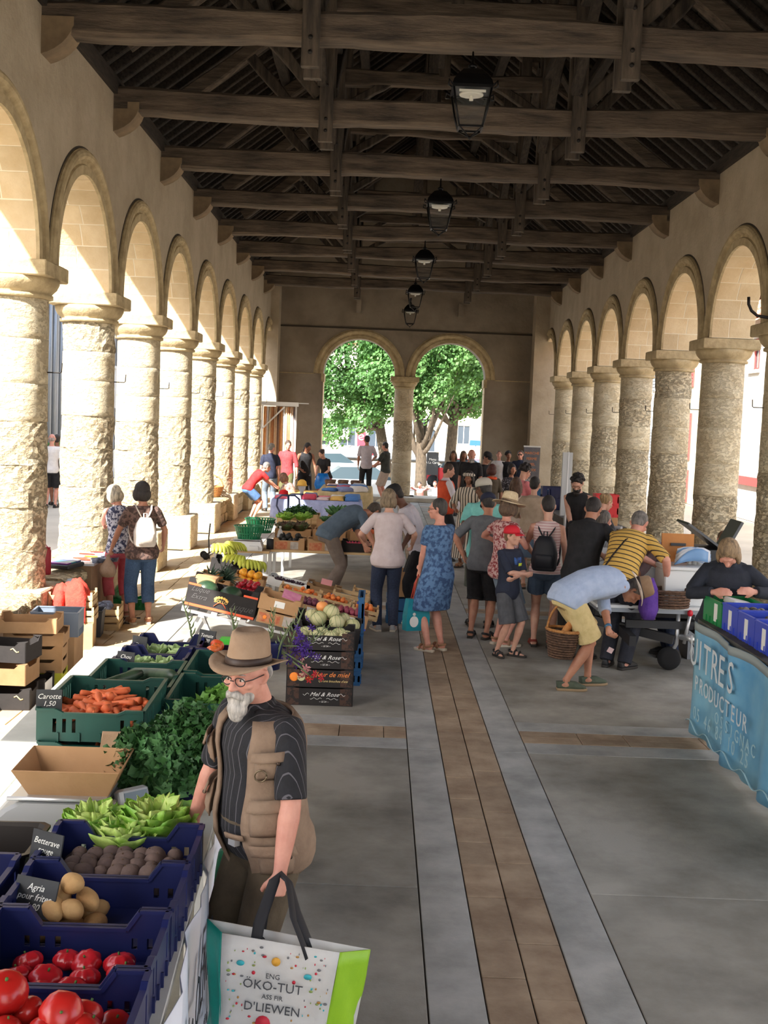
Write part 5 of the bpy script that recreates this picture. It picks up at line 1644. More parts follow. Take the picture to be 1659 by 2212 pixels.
person((2.12, 17.9, 0), -20, 1.62, 'f', 'fair', vox=.011, head=(-20, 6, 0), hair=('long', (104, 74, 56)), top=('tee', cloth('cream_top', (214, 198, 186)), .9, -.1), bottom=('trousers', WHT, 1.9, .04), shoes=('sandal', TANL), label='long brown haired woman in cream top beside the beige shawl')
pt = person((1.88, 12.75, 0), -14, 1.66, 'f', 'fair', vox=.0085, head=(-10, 18, 0), wh=((1.78, 13.1, 1.0), (2.12, 12.85, .82)), hair=('short', (40, 34, 34)), top=('tank', cloth('pink_stripe', (214, 178, 178), (204, 168, 168), stripe=(2, .03, .3, srgb(236, 222, 220))), 0, -.05),
   bottom=('shorts', cloth('denim_shorts', (70, 86, 108)), .62, .04), shoes=('sandal', cloth('red_shoe', (140, 60, 50))), label='woman in pink striped tank top and denim shorts with black backpack')
backpack(pt, M('black_nylon', srgb(34, 36, 44), 0.6), 'black slouchy backpack on the woman in pink tank top', w=.14, hgt=.4, d=.13, low=.0)
person((3.02, 17.3, 0), 150, 1.76, 'm', 'fair', vox=.010, head=(-10, 34, 0), lean=12, wh=((3.0, 16.8, .95), (2.85, 16.9, .95)), hair=('curly', (36, 30, 30)), beard=(44, 36, 34), glasses='plain', top=('vest', BLK, 0, -.08, .02), bottom=('trousers', BLK, 1.9, .03), shoes=('shoe', DRK), label='bearded curly man in black vest behind the right stall')
person((2.42, 13.6, 0), -40, 1.70, 'm', 'pink', vox=.010, lean=48, hipz=.88, head=(0, 10, 0), hands=((-.2, .6, .9), (.2, .6, .9)), hair=('grey', (120, 112, 106)), top=('tank', cloth('blue_stripe', (110, 124, 148), (100, 114, 138), stripe=(2, .05, .4, srgb(230, 228, 226), (.8, 0, 0))), 0, -.05), bottom=('trousers', NAVY, 1.9, .03), shoes=('shoe', DRK),
  label='grey haired person in striped sleeveless top bending over the display')
person((2.84, 15.4, 0), -60, 1.60, 'f', 'fair', vox=.010, lean=20, head=(0, 24, 0), hands=((-.1, .5, .95), (.1, .5, .95)), hair=('bun', (186, 150, 104)), top=('tee', cloth('charcoal', (56, 56, 62)), .9, -.08), bottom=('trousers', NAVY, 1.9, .03), shoes=('shoe', DRK), label='person with plaited blond hair and charcoal top behind the man in black')
bt = person((2.16, 12.15, 0), -34, 1.74, 'm', 'tan', vox=.0085, build=1.12, lean=20, head=(-14, 34, 0), wh=((2.55, 12.6, 1.0), (2.75, 12.2, .98)), hair=('short', (44, 38, 38)), glasses='plain', top=('shirt', BLK, .9, -.12, .012), bottom=('trousers', BLK, 1.95, .03), shoes=('shoe', DRK), label='man in black shirt and glasses between pink tank top and yellow stripes')
ys = person((2.50, 11.75, 0), -38, 1.76, 'm', 'pink', vox=.0085, build=1.15, lean=36, hip=(0, -.06), hipz=.90, head=(-8, 40, 0), wh=((3.05, 12.1, .98), (2.98, 11.75, .94)), elbow=((-1, -.8, -.3), (1, -.3, -.6)), hair=('grey', (140, 134, 130)),
   top=('tee', cloth('yellow_stripe', (216, 176, 92), (204, 164, 82), stripe=(2, .048, .22, srgb(48, 38, 36), (.6, 0, 0))), .95, -.06, .01), bottom=('trousers', cloth('ink', (40, 42, 52)), 1.93, .035), shoes=('shoe', DRK), label='grey haired man in yellow and black striped T-shirt')
cross_strap(ys, M('strap_black', srgb(36, 30, 30), 0.7))
bh = person((1.95, 10.78, 0), -68, 1.78, 'm', 'tan', vox=.0075, lean=84, hipz=.86, hip=(0, -.15), feet=((-.06, .14, 0), (.07, -.18, 0)), toes=(-6, -20), head=(34, 72, 0), neckf=.0, wh=((2.20, 10.62, .50), (1.74, 10.70, .82)), grip=('pinch', 'grip'),
   elbow=((-1, .3, 0), (.6, -1, 0)), hair=('short', (120, 112, 106)), hat=('panama', M('felt_brown', srgb(150, 122, 96), 0.95, srgb(134, 106, 82), 8, 4, bump=.002, bscale=50), M('felt_cream', srgb(222, 206, 190), 0.95), 0),
   top=('shirt', cloth('sky_blue', (182, 198, 226), (166, 184, 216)), 1.25, -.10, .024), bottom=('shorts', cloth('pale_yellow', (224, 204, 150), (208, 188, 132)), .92, .06), shoes=('shoe', cloth('green_canvas', (82, 92, 78)), M('rope_sole', srgb(150, 128, 100), 0.9)),
   label='man in light blue shirt, yellow shorts and brown hat bending down', watch=(0, M('watch_blue', srgb(60, 110, 150), 0.4)))
person((3.25, 12.5, 0), 95, 1.66, 'f', 'fair', vox=.009, lean=58, hipz=.92, hip=(0, -.1), head=(0, 50, 0), hands=((-.15, .66, .85), (.15, .62, .82)), hair=('long', (80, 60, 50)), top=('tee', cloth('lilac_knit', (172, 156, 166), (160, 144, 154)), 1.95, -.05, .012), bottom=('trousers', DJEAN, 1.9, .03), shoes=('shoe', DRK),
  label='stooping woman in lilac knitted top behind the shellfish counter')
person((2.94, 9.62, 0), 166, 1.66, 'f', 'pink', vox=.0075, build=1.2, lean=20, head=(10, 56, 0), wh=((3.04, 9.22, 1.19), (2.74, 9.26, 1.17)), elbow=((-1, -.3, -.5), (1, -.3, -.5)), hair=('bob', (178, 148, 112)), top=('jacket', cloth('ink_fleece', (38, 42, 54), (30, 34, 44)), 1.9, -.1, .022), bottom=('trousers', JEAN, 1.9, .03), shoes=('shoe', DRK),
  label='blonde oyster seller in dark zipped jacket behind the blue banner')
person((4.05, 13.5, 0), 200, 1.28, 'm', 'pink', vox=.010, head=(20, 10, 0), hair=('short', (150, 110, 80)), top=('tee', cloth('kid_top', (120, 90, 80)), .9, -.1), bottom=('shorts', NAVY, 1.0, .05), shoes=('shoe', DRK), label='red haired child standing behind the oyster seller', headscale=1.12)
# people sitting on the ground in the square
for x, y, hr_, tp, lb in ((-.25, 46.0, (200, 150, 140), cloth('sit_grey', (170, 178, 190)), 'person in grey sitting on the ground behind the man in beige shorts'),
       (1.55, 45.2, (60, 44, 40), cloth('sit_pink', (216, 150, 140)), 'person in pink sitting on the ground right of the middle column'),
       (2.2, 46.2, (120, 70, 54), WHT, 'person in white sitting on the ground under the right arch')):
 person((x, y, -.8), 160, 1.6, 'f', 'pink', vox=.018, hipz=.16, hip=(0, -.3), feet=((-.12, .45, 0), (.12, .45, 0)), lean=18, hair=('short', hr_), top=('tee', tp, .8, -.05), bottom=('trousers', JEAN, 1.9, .03), shoes=('shoe', DRK), label=lb)
# orange vest of the young man, pockets and vest of the old man
def over_vest(pi, mat, inf, t0, t1, gap=.32, name='vest', th=.010, n=40, vox=.006, open_front=True):
 """sleeveless garment open in front, following the torso rings"""
 S = pi['S']
 g = []
 ts = [t0 + (t1 - t0) * q / 16 for q in range(17)]
 for t in ts:
  ring = pi['tring'](t, inf + (.012 if t < .08 else 0), n=120)
  f = (t - t0) / (t1 - t0)
  gp = gap * (1 if f < .35 else 1 + .35 * (f - .35))
  # angle PI/2 is the front; leave out the front gap
  a0 = PI / 2 + gp
  row = []
  for j in range(n + 1):
   a = a0 + (2 * PI - 2 * gp) * j / n
   q = (a / (2 * PI) * 120) % 120
   i0 = int(q) % 120
   i1 = (i0 + 1) % 120
   row.append(ring[i0].lerp(ring[i1], q - int(q)))
  g.append(row)
 return MB().sheet(g, th).obj(name, mat, pi['root'])
over_vest(yman, cloth('orange_vest', (226, 92, 54), (210, 76, 44)), .034, -.06, .545, gap=.25)
# ================================================================= MARKET
def cardm(name, c, c2=None, **kw):
 return M(name, srgb(*c), 0.85, srgb(*(c2 or [x - 12 for x in c])), 5, 4, bump=.002, bscale=18, **kw)
CARD = cardm('cardboard', (184, 146, 106))
CARD_D = cardm('cardboard_inside', (150, 118, 84))
BLACKC = cardm('printed_black', (38, 34, 34), (30, 27, 27))
WOODC = M('crate_wood', srgb(212, 184, 140), 0.8, srgb(190, 158, 112), 4, 5, bump=.003, bscale=14, stretch=(1, 8, 8))
BLUEP = M('plastic_blue', srgb(24, 32, 84), 0.42, srgb(18, 26, 70), 3, 3)
BLUEL = M('plastic_blue_bright', srgb(54, 76, 190), 0.38)
BLUET = M('plastic_teal_blue', srgb(34, 92, 140), 0.4)
GREENP = M('plastic_green', srgb(18, 74, 64), 0.42, srgb(14, 62, 54), 3, 3)
GREENL = M('plastic_green_bright', srgb(20, 130, 70), 0.4)
GREENB = M('plastic_green_basket', srgb(16, 120, 78), 0.4)
SLATE = M('slate', srgb(44, 46, 48), 0.8, srgb(58, 60, 62), 5, 4)
CHALK = M('chalk', srgb(226, 226, 220), 0.9)
PAPER = M('paper_white', srgb(232, 232, 228), 0.8)
METAL = M('metal_light', srgb(200, 202, 204), 0.35, metal=0.6)
WHITEP = M('plastic_white', srgb(224, 226, 226), 0.4)
GREYP = M('plastic_grey', srgb(132, 136, 140), 0.5)
DARKP = M('plastic_dark', srgb(42, 44, 48), 0.5)
def root_at(name, loc, rot=(0, 0, 0), label=None, cat=None, group=None):
 o = bpy.data.objects.new(name, None)
 COL.objects.link(o)
 o.location = loc
 o.rotation_euler = rot
 return tag(o, label, cat, group)
def tray(mb, w, d, h, th=.004, handle=True, z0=0.0, notch='card'):
 """open box: floor and four walls; local origin at the centre of the floor"""
 mb.box((-w / 2, -d / 2, z0), (w / 2, d / 2, z0 + th))
 return mb
def wall_poly(mb, pts, axis, pos, th):
 """extrude a polygon given as (u, z) by th; axis x: u runs along x at y=pos, axis y: u along y at x=pos"""
 r = []
 for o in (0, th):
  r.append([((u, pos + o, z) if axis == 'x' else (pos + o, u, z)) for u, z in pts])
 mb.loft(r, smooth=False)
def carton(name, loc, rz, w, d, h, mat, label, group=None, cat='box', rot=None, low=.62, tabs=True, inside=None, base_lbl=None):
 """fruit carton: walls dip between raised corners"""
 root = root_at(name, loc, rot or (0, 0, rz), label, cat, group)
 fl_ = MB().box((-w / 2, -d / 2, 0), (w / 2, d / 2, .006)).obj('carton_floor', inside or mat, root)
 hl = h * low
 c = min(.09, w * .2)
 prof = lambda L: [(-L / 2, 0), (L / 2, 0), (L / 2, h), (L / 2 - c * .6, h), (L / 2 - c, hl), (-L / 2 + c, hl), (-L / 2 + c * .6, h), (-L / 2, h)]
 for s in (-1, 1):
  m = MB(); wall_poly(m, prof(w), 'x', s * d / 2 - .004, .008); m.obj('carton_side', mat, root)
  m = MB(); wall_poly(m, prof(d), 'y', s * w / 2 - .004, .008); m.obj('carton_end', mat, root)
 if tabs:
  for sx in (-1, 1):
   for sy in (-1, 1):
    MB().add([(sx * (w / 2 - .004), sy * (d / 2 - .004), h - .004), (sx * (w / 2 - .075), sy * (d / 2 - .004), h - .004), (sx * (w / 2 - .004), sy * (d / 2 - .075), h - .004),
       (sx * (w / 2 - .004), sy * (d / 2 - .004), h), (sx * (w / 2 - .075), sy * (d / 2 - .004), h), (sx * (w / 2 - .004), sy * (d / 2 - .075), h)],
       [(0, 1, 2), (3, 5, 4), (0, 3, 4, 1), (1, 4, 5, 2), (2, 5, 3, 0)]).obj('corner_tab', mat, root)
 return root
def plastic_crate(name, loc, rz, w, d, h, mat, label, group=None, rot=None, dip=.35, slots=True, rim=.012):
 """vented picking crate: raised corners, dipping long sides, slots in the walls"""
 root = root_at(name, loc, rot or (0, 0, rz), label, 'crate', group)
 MB().box((-w / 2 + .01, -d / 2 + .01, 0), (w / 2 - .01, d / 2 - .01, .008)).obj('crate_floor', mat, root)
 def side(L, along, pos, dp, nm):
  m = MB()
  hd = h * (1 - dp)
  c = L * .17
  # vertical slats between a bottom band and a top band leave real slots
  top = [(-L / 2, h), (-L / 2 + c, h), (-L / 2 + c * 1.45, hd), (L / 2 - c * 1.45, hd), (L / 2 - c, h), (L / 2, h)]
  b1, b2 = h * .28, hd - h * .16
  def bx(u0, u1, z0, z1, t=.008):
   if along == 'x':
    m.box((u0, pos - t / 2, z0), (u1, pos + t / 2, z1))
   else:
    m.box((pos - t / 2, u0, z0), (pos + t / 2, u1, z1))
  bx(-L / 2, L / 2, 0, b1)
  if slots:
   n = max(6, int(L / .045))
   for i in range(n):
    u = -L / 2 + L * i / n
    wd = L / n * (.62 if 0 < i < n - 1 else 1.0)
    if abs(i - n / 2) < 2:
     wd = L / n
    bx(u, u + wd, b1, b2)
   bx(L / 2 - .02, L / 2, b1, b2)
  else:
   bx(-L / 2, L / 2, b1, b2)
  wall_poly(m, [(-L / 2, b2), (L / 2, b2)] + list(reversed(top)), along, pos - .004, .008)
  # rim bead
  for (u0, z0), (u1, z1) in zip(top, top[1:]):
   p = (u0, pos, z0) if along == 'x' else (pos, u0, z0)
   q = (u1, pos, z1) if along == 'x' else (pos, u1, z1)
   m.bar(p, q, rim * 1.6, rim)
  # ribs
  for i in range(1, 5):
   u = -L / 2 + L * i / 5
   if along == 'x':
    m.box((u - .004, pos - .012 if pos < 0 else pos, 0), (u + .004, pos if pos < 0 else pos + .012, b1))
   else:
    m.box((pos - .012 if pos < 0 else pos, u - .004, 0), (pos if pos < 0 else pos + .012, u + .004, b1))
  tag(m.obj(nm, mat, root))
 for s in (-1, 1):
  side(w, 'x', s * d / 2, dip, 'crate_side')
  side(d, 'y', s * w / 2, 0 if dip < .3 else dip * .2, 'crate_end')
 return root
def wood_crate(name, loc, rz, w, d, h, label, group=None, rot=None, rows=2):
 root = root_at(name, loc, rot or (0, 0, rz), label, 'crate', group)
 n = 5
 for i in range(n):
  x = -w / 2 + w * (i + .5) / n
  MB().box((x - w / n * .42, -d / 2, 0), (x + w / n * .42, d / 2, .006)).obj('slat', WOODC, root)
 for sx in (-1, 1):
  for sy in (-1, 1):
   MB().box((sx * (w / 2 - .012) - .011, sy * (d / 2 - .012) - .011, 0), (sx * (w / 2 - .012) + .011, sy * (d / 2 - .012) + .011, h + .015)).obj('corner_post', WOODC, root)
 for r in range(rows):
  z0 = .012 + (h - .012) * r / rows
  z1 = z0 + (h - .012) / rows * .74
  for s in (-1, 1):
   MB().box((-w / 2, s * d / 2 - .003, z0), (w / 2, s * d / 2 + .003, z1)).obj('slat', WOODC, root)
   MB().box((s * w / 2 - .003, -d / 2, z0), (s * w / 2 + .003, d / 2, z1)).obj('slat', WOODC, root)
 return root
def slate_label(loc, rz, label, lines='1,50\nle kg', w=.13, h=.09, tilt=-.25, size=.03):
 r = root_at('price_slate', loc, (tilt, 0, rz), label, 'price sign', 'slate price signs on the vegetable crates')
 MB().box((-w / 2, -.003, 0), (w / 2, .003, h)).obj('slate_board', SLATE, r)
 text('chalk_writing', lines, CHALK, r, size, (0, -.0045, h / 2), (PI / 2, 0, 0), shear=.3)
 return r
def fill(crate, proto_list, w, d, z0, n, r, label, group, rng, layers=2, squash=1.0, spin=True, jitter=.38, zrise=1.5, xoff=0, yoff=0, name=None, rz_along=None):
 """lay n single fruits in the crate, each one a thing of its own"""
 M0 = Matrix.Translation(crate.location) @ crate.rotation_euler.to_matrix().to_4x4()
 k = 0
 out = []
 for L in range(layers):
  st = r * 2.02
  nx, ny = max(1, int((w - 2 * r * L * .8) / st)), max(1, int((d - 2 * r * L * .8) / st))
  cells = [(i, j) for i in range(nx) for j in range(ny)]
  if L:
   rng.shuffle(cells)
  for i, j in cells:
   if k >= n:
    break
   x = xoff + (i - (nx - 1) / 2) * st + rng.uniform(-1, 1) * r * jitter
   y = yoff + (j - (ny - 1) / 2) * st + rng.uniform(-1, 1) * r * jitter
   z = z0 + r * squash + L * r * zrise
   p = proto_list[rng.randrange(len(proto_list))]
   first = k < len(proto_list) and not proto_list[k].get('used')
   if first:
    p = proto_list[k]
    o = p
    p['used'] = 1
   else:
    o = dup(p)
   q = M0 @ Vector((x, y, z))
   o.location = q
   if spin:
    o.rotation_euler = (rng.uniform(-.5, .5), rng.uniform(-.5, .5), rng.uniform(0, 6.28)) if rz_along is None else (rng.uniform(-.15, .15), rng.uniform(-.15, .15), rz_along + rng.uniform(-.35, .35))
   s = rng.uniform(.9, 1.08)
   o.scale = (s, s, s)
   o['label'] = label
   o['group'] = group
   if 'used' in o and o is not p:
    pass
   out.append(o)
   k += 1
 return out
def fruit(name, mat, r, squash=1.0, dimple=.12, lobes=0, stem=None, cat=None, n=16, m=10, lobe_amp=.05, cleft=0):
 mb = MB()
 prof = []
 rings = []
 for i in range(m + 1):
  t = -PI / 2 + PI * i / m
  rr = math.cos(t)
  z = math.sin(t) * squash
  if dimple:
   z -= dimple * squash * math.exp(-(rr / .35) ** 2) * (1 if t > 0 else -.6)
  ring = []
  for j in range(n):
   u = 2 * PI * j / n
   q = rr * (1 + lobe_amp * math.cos(lobes * u)) if lobes else rr
   if cleft:
    q *= 1 - cleft * math.exp(-((u - PI) / .25) ** 2)
   q = max(q, .02)
   ring.append((q * math.cos(u) * r, q * math.sin(u) * r, z * r))
  rings.append(ring)
 mb.loft(rings)
 root = bpy.data.objects.new(name, None)
 COL.objects.link(root)
 tag(root, None, cat or name)
 mb.obj('flesh', mat, root)
 if stem:
  MB().tube([(0, 0, r * squash * .78), (r * .03, 0, r * squash * 1.05)], r * .07, 6).obj('stem', stem, root)
 return root
rng = random.Random(21)
STEM = M('stem_green', srgb(74, 108, 46), 0.7)
STEMB = M('stem_brown', srgb(98, 74, 48), 0.8)
# ---------------------------------------------------------------- vegetable stall in front
TZ = .74
tb = root_at('trestle_table', (-1.265, 5.35, 0), (0, 0, .052), 'long trestle table of the front vegetable stall, white plank top', 'table')
for i in range(5):
 MB().bbox((-.60 + i * .24, -2.95, TZ - .03), (-.60 + i * .24 + .236, 2.95, TZ), .003).obj('top_board', M('white_board', srgb(206, 208, 202), 0.7, srgb(188, 190, 184), 3, 5, bump=.001), tb)
for y in (-2.5, 0, 2.6):
 for x in (-.5, .5):
  MB().bar((x, y - .25, 0), (x, y, TZ - .03), .04, .04).obj('leg', METAL, tb)
  MB().bar((x, y + .25, 0), (x, y, TZ - .03), .04, .04).obj('leg', METAL, tb)
# cloth banner on the aisle side of the table
BAN = M('banner_white', srgb(222, 228, 240), 0.6)
bn = root_at('cloth_banner', (-.585, 4.1, 0), (0, 0, .052), 'white banner with handwritten name hung along the aisle side of the front stall', 'banner')
g = [[(.012 * math.sin(9 * y + z * 3) + .01 * math.sin(21 * y), y, z) for z in (.05, .2, .35, .5, .62, TZ - .0)] for y in [-1.5 + .1 * q for q in range(37)]]
MB().sheet(g, .003).obj('cloth', BAN, bn)
INK = M('ink_dark', srgb(44, 44, 52), 0.7)
text('lettering', 'Rodolphe OLIVIER', INK, bn, .24, (.030, -.55, .50), (PI / 2, 0, PI / 2), shear=.15, sx=.72, align='LEFT').location.y = -1.22
text('lettering', 'maraicher a Perigord   05 53 62 10', INK, bn, .09, (.030, -1.15, .27), (PI / 2, 0, PI / 2), shear=.3, align='LEFT')
MB().tube([(.03, .45 + .22 * math.cos(t / 12 * 3.6 + 1.2), .52 + .16 * math.sin(t / 12 * 3.6 + 1.2)) for t in range(13)], .014, 6, flat=.4).obj('green_swirl', M('ink_green', srgb(34, 130, 90), 0.6), bn)
G1 = 'dark blue plastic crates on the front stall'
cr_tom = plastic_crate('plastic_crate', (-.84, 2.90, TZ), .02, .52, .37, .165, BLUEP, 'dark blue crate of round red tomatoes, nearest the camera', G1)
cr_tom2 = plastic_crate('plastic_crate', (-.855, 3.285, TZ), .02, .52, .37, .165, BLUEP, 'dark blue crate of ribbed red tomatoes behind the round ones', G1)
cr_pot = plastic_crate('plastic_crate', (-.865, 3.67, TZ), .02, .53, .37, .165, BLUEP, 'dark blue crate holding few potatoes', G1)
cr_beet = plastic_crate('plastic_crate', (-.875, 4.055, TZ), .02, .53, .37, .165, BLUEP, 'dark blue crate of dark beetroots', G1)
cr_l1 = plastic_crate('plastic_crate', (-1.43, 3.30, TZ), .02, .5, .37, .165, BLUEP, 'dark blue crate of tomatoes cut by the left edge of the picture', G1)
cr_l2 = plastic_crate('plastic_crate', (-1.44, 3.70, TZ), .02, .5, .37, .165, BLUEP, 'dark blue crate of pale onions cut by the left picture edge', G1)
TOM = M('tomato_skin', srgb(190, 38, 32), 0.25, srgb(166, 28, 26), 5, 3)
tp = [fruit('tomato', TOM, .052, .82, .14, 5, STEM, 'tomato', lobe_amp=.02), fruit('tomato', TOM, .045, .86, .12, 0, STEM, 'tomato')]
fill(cr_tom, tp, .50, .35, .01, 26, .046, 'round glossy red tomato in the nearest blue crate', 'round tomatoes in the nearest crate', rng, 2, .85)
big = fruit('tomato', TOM, .062, .85, .10, 0, STEM, 'tomato'); big.location = (-.93, 2.93, TZ + .175); big.rotation_euler = (.4, .2, 0); tag(big, 'biggest round tomato on top of the nearest heap')
big2 = fruit('tomato', TOM, .058, .85, .12, 6, STEM, 'tomato', lobe_amp=.03); big2.location = (-.765, 2.87, TZ + .155); big2.rotation_euler = (1.0, .2, .1); tag(big2, 'big tomato showing its green stem scar, right side of the nearest crate')
TOMB = M('ribbed_tomato_skin', srgb(196, 36, 46), 0.25, srgb(170, 26, 36), 5, 3)
tp2 = [fruit('ribbed_tomato', TOMB, .05, .7, .25, 7, STEM, 'tomato', lobe_amp=.07, n=28), fruit('ribbed_tomato', TOMB, .045, .72, .2, 9, STEM, 'tomato', lobe_amp=.06, n=36)]
fill(cr_tom2, tp2, .48, .34, .01, 22, .048, 'ribbed dark red tomato in the second blue crate', 'ribbed tomatoes in the second crate', rng, 1, .72)
fill(cr_l1, [dup(tp2[0]), dup(tp2[1])], .46, .34, .01, 16, .05, 'ribbed red tomato in the crate cut by the left picture edge', 'ribbed tomatoes at the left edge', rng, 2, .72)
POT = M('potato_skin', srgb(196, 158, 104), 0.8, srgb(166, 126, 80), 7, 5, bump=.003, bscale=40, rnd=.1)
pp = []
for v in range(3):
 m = MB()
 m.ball((0, 0, 0), (.048 + .006 * v, .036, .033), 14, 10)
 m.v = [(x * (1 + .10 * math.sin(40 * y + v)), y * (1 + .12 * math.sin(50 * x + 2 * v)), z) for x, y, z in m.v]
 pp.append(tag(m.obj('potato', POT), None, 'potato'))
fill(cr_pot, pp, .30, .30, .0, 18, .042, 'yellow brown potato in the heap at the left of its crate', 'potatoes in the blue crate', rng, 3, .8, xoff=-.10)
o = dup(pp[0], (-.66, 3.63, TZ + .06), (0, 1.3, .4), 'single potato standing alone at the right of the potato crate')
BEET = M('beet_skin', srgb(112, 92, 82), 0.85, srgb(78, 62, 60), 6, 5, bump=.003, bscale=40, rnd=.14)
bp_ = [fruit('beetroot', BEET, .036, .95, .02, 0, STEMB, 'beetroot'), fruit('beetroot', BEET, .042, .9, .02, 0, STEMB, 'beetroot'), fruit('beetroot', BEET, .03, 1.0, .02, 0, STEMB, 'beetroot')]
fill(cr_beet, bp_, .48, .32, .01, 96, .028, 'dull brown purple beetroot in the blue crate', 'beetroots in the blue crate', rng, 2, .9)
ONI = M('onion_pale', srgb(170, 164, 170), 0.5, srgb(140, 134, 142), 6, 3, rnd=.1)
fill(cr_l2, [fruit('onion', ONI, .034, .95, -.12, 0, None, 'onion')], .46, .33, .0, 26, .036, 'pale onion in the crate cut by the left picture edge', 'pale onions at the left edge', rng, 1, .95)
slate_label((-1.12, 3.93, TZ + .10), -.5, 'slate price sign leaning in the beetroot crate', 'Betterave\nrouge\n2,50', .14, .13, -.2, .030)
slate_label((-1.07, 3.62, TZ + .07), -.35, 'slate price sign clipped on the potato crate', 'Agria\npour frites\n1,80', .16, .12, -.35, .030)
# black deep trays at the left edge
pan = root_at('dark_tray', (-1.50, 4.12, TZ), (0, 0, .02), 'black shallow tray with rolled rim at the left edge, behind the blue crates', 'tray')
m = MB()
m.loft([[(x * s, y * s, z) for x, y in ((-.3, -.14), (-.27, -.17), (.27, -.17), (.3, -.14), (.3, .14), (.27, .17), (-.27, .17), (-.3, .14))] for s, z in ((.9, 0), (1, .12), (1.04, .125), (1.04, .135), (.98, .135), (.96, .12), (.87, .02))], smooth=False)
m.obj('tray_body', M('tray_black', srgb(34, 30, 28), 0.35), pan)
DAR = M('dark_aubergine', srgb(44, 34, 40), 0.3)
for i, (x, y) in enumerate(((-1.62, 4.08), (-1.50, 4.15), (-1.40, 4.08))):
 m = MB().ball((0, 0, 0), (.075, .034, .032), 14, 9)
 m.ball((.07, 0, 0), (.02, .02, .02), 8, 6)
 tag(m.obj('aubergine', DAR, None, (x, y, TZ + .07), (0, .1, .5 + .5 * i)), ('dark aubergine at the left in the black tray', 'dark aubergine in the middle of the black tray', 'dark aubergine at the right of the black tray')[i], 'aubergine', 'aubergines in the black tray')
# lettuces
LET = M('lettuce_leaf', srgb(150, 192, 72), 0.5, srgb(104, 158, 50), 9, 4, bump=.006, bscale=25)
LET2 = M('lettuce_heart', srgb(196, 216, 120), 0.5, srgb(150, 190, 80), 9, 4, bump=.006, bscale=25)
def leafy(name, loc, r, n, mat, label, cat, seed, group=None, heart=None, h=1.0, mult=1.0, ruff=.14, th=.0022):
 """head of cupped, ruffled leaves wrapped round a heart"""
 rg = random.Random(seed)
 root = root_at(name, loc, (0, 0, 0), label, cat, group)
 for i in range(n):
  a = i * 2.4 + rg.uniform(-.2, .2)
  f = .35 + .65 * (i + 1) / n
  W_ = rg.uniform(.75, 1.0)
  ph = rg.uniform(0, 6)
  H = r * h * (1.25 - .45 * f) * rg.uniform(.9, 1.1)
  g = []
  for u in range(8):
   t = u / 7
   row = []
   for v in range(13):
    s = v / 6 - 1
    wv = ruff * r * t * t * (math.sin(6 * s + ph) + .5 * math.sin(13 * s + 2 * ph))
    rr = r * f * mult * (.15 + .80 * math.sin(t * PI / 2)) + r * .13 * f * t ** 3 + wv * .7
    phi = a + s * W_ * (1 - .22 * t ** 6)
    row.append((rr * math.cos(phi), rr * math.sin(phi), H * t ** 1.3 * (1 - .42 * s ** 4 * t ** 2) + wv * .35))
   g.append(row)
  MB().sheet(g, th).obj('leaf', heart if heart and f < .62 else mat, root)
 MB().ball((0, 0, r * .42), (r * .42, r * .42, r * .42), 14, 10).obj('heart', heart or mat, root)
 return root
leafy('lettuce', (-1.06, 4.42, TZ + .02), .135, 24, LET, 'bright green lettuce at the left of the three behind the beetroots', 'lettuce', 1, 'lettuces on the white table', LET2)
leafy('lettuce', (-.82, 4.44, TZ + .02), .15, 26, LET, 'bright green lettuce at the right of the three behind the beetroots', 'lettuce', 2, 'lettuces on the white table', LET2)
leafy('lettuce', (-.93, 4.30, TZ + .02), .12, 22, LET2, 'smaller lettuce in front, touching the beetroot crate', 'lettuce', 3, 'lettuces on the white table', LET2)
# scale with cardboard tray on it
sc = root_at('market_scale', (-1.26, 4.76, TZ), (0, 0, .02), 'grey electronic scale carrying a cardboard tray on the front stall', 'scale')
m = MB()
m.loft([[(x * a + ox, y * b, z) for x, y in ((-.22, -.16), (-.19, -.18), (.19, -.18), (.22, -.16), (.22, .16), (.19, .18), (-.19, .18), (-.22, .16))] for z, a, b, ox in ((0, 1.12, 1.05, -.03), (.03, 1.12, 1.05, -.03), (.07, 1.0, 1.0, -.01), (.105, .82, .95, .02), (.11, .75, .9, .02))], smooth=False)
m.obj('housing', M('scale_grey', srgb(150, 152, 152), 0.45), sc)
MB().bbox((-.19, -.17, .118), (.20, .17, .13), .003).obj('weighing_plate', METAL, sc)
MB().tube([(-.20, -.175, .126), (.21, -.175, .126)], .009, 8).obj('plate_rail', METAL, sc)
dsp = root_at('display', (0, 0, 0)); dsp.parent = sc; dsp.location = (.30, -.08, .0); dsp.rotation_euler = (0, .0, -.85)
MB().bbox((-.035, -.06, 0), (.035, .075, .15), .012, TR(0, 0, 0, 0, -.38, 0)).obj('display_case', M('display_light', srgb(178, 184, 190), 0.4), dsp)
MB().box((.0355, -.045, .035), (.038, .06, .13), TR(0, 0, 0, 0, -.38, 0)).obj('screen', M('lcd', srgb(96, 112, 118), 0.2), dsp)
MB().box((.21, -.12, .05), (.2225, .02, .1)).obj('sticker', PAPER, sc)
ct = root_at('cardboard_tray', (-1.225, 4.74, TZ + .131), (0, 0, .03), 'flared empty cardboard tray standing on the scale', 'tray')
bw, bd, tw, td, hh = .16, .11, .215, .17, .115
B = [(-bw, -bd, 0), (bw, -bd, 0), (bw, bd, 0), (-bw, bd, 0)]
Tp = [(-tw, -td, hh), (tw, -td, hh), (tw, td, hh * 1.05), (-tw, td, hh * 1.05)]
MB().box((-bw, -bd, 0), (bw, bd, .004)).obj('tray_floor', CARD_D, ct)
for i in range(4):
 j = (i + 1) % 4
 MB().sheet([[B[i], B[j]], [Tp[i], Tp[j]]], .005, smooth=False).obj('flap', CARD, ct)
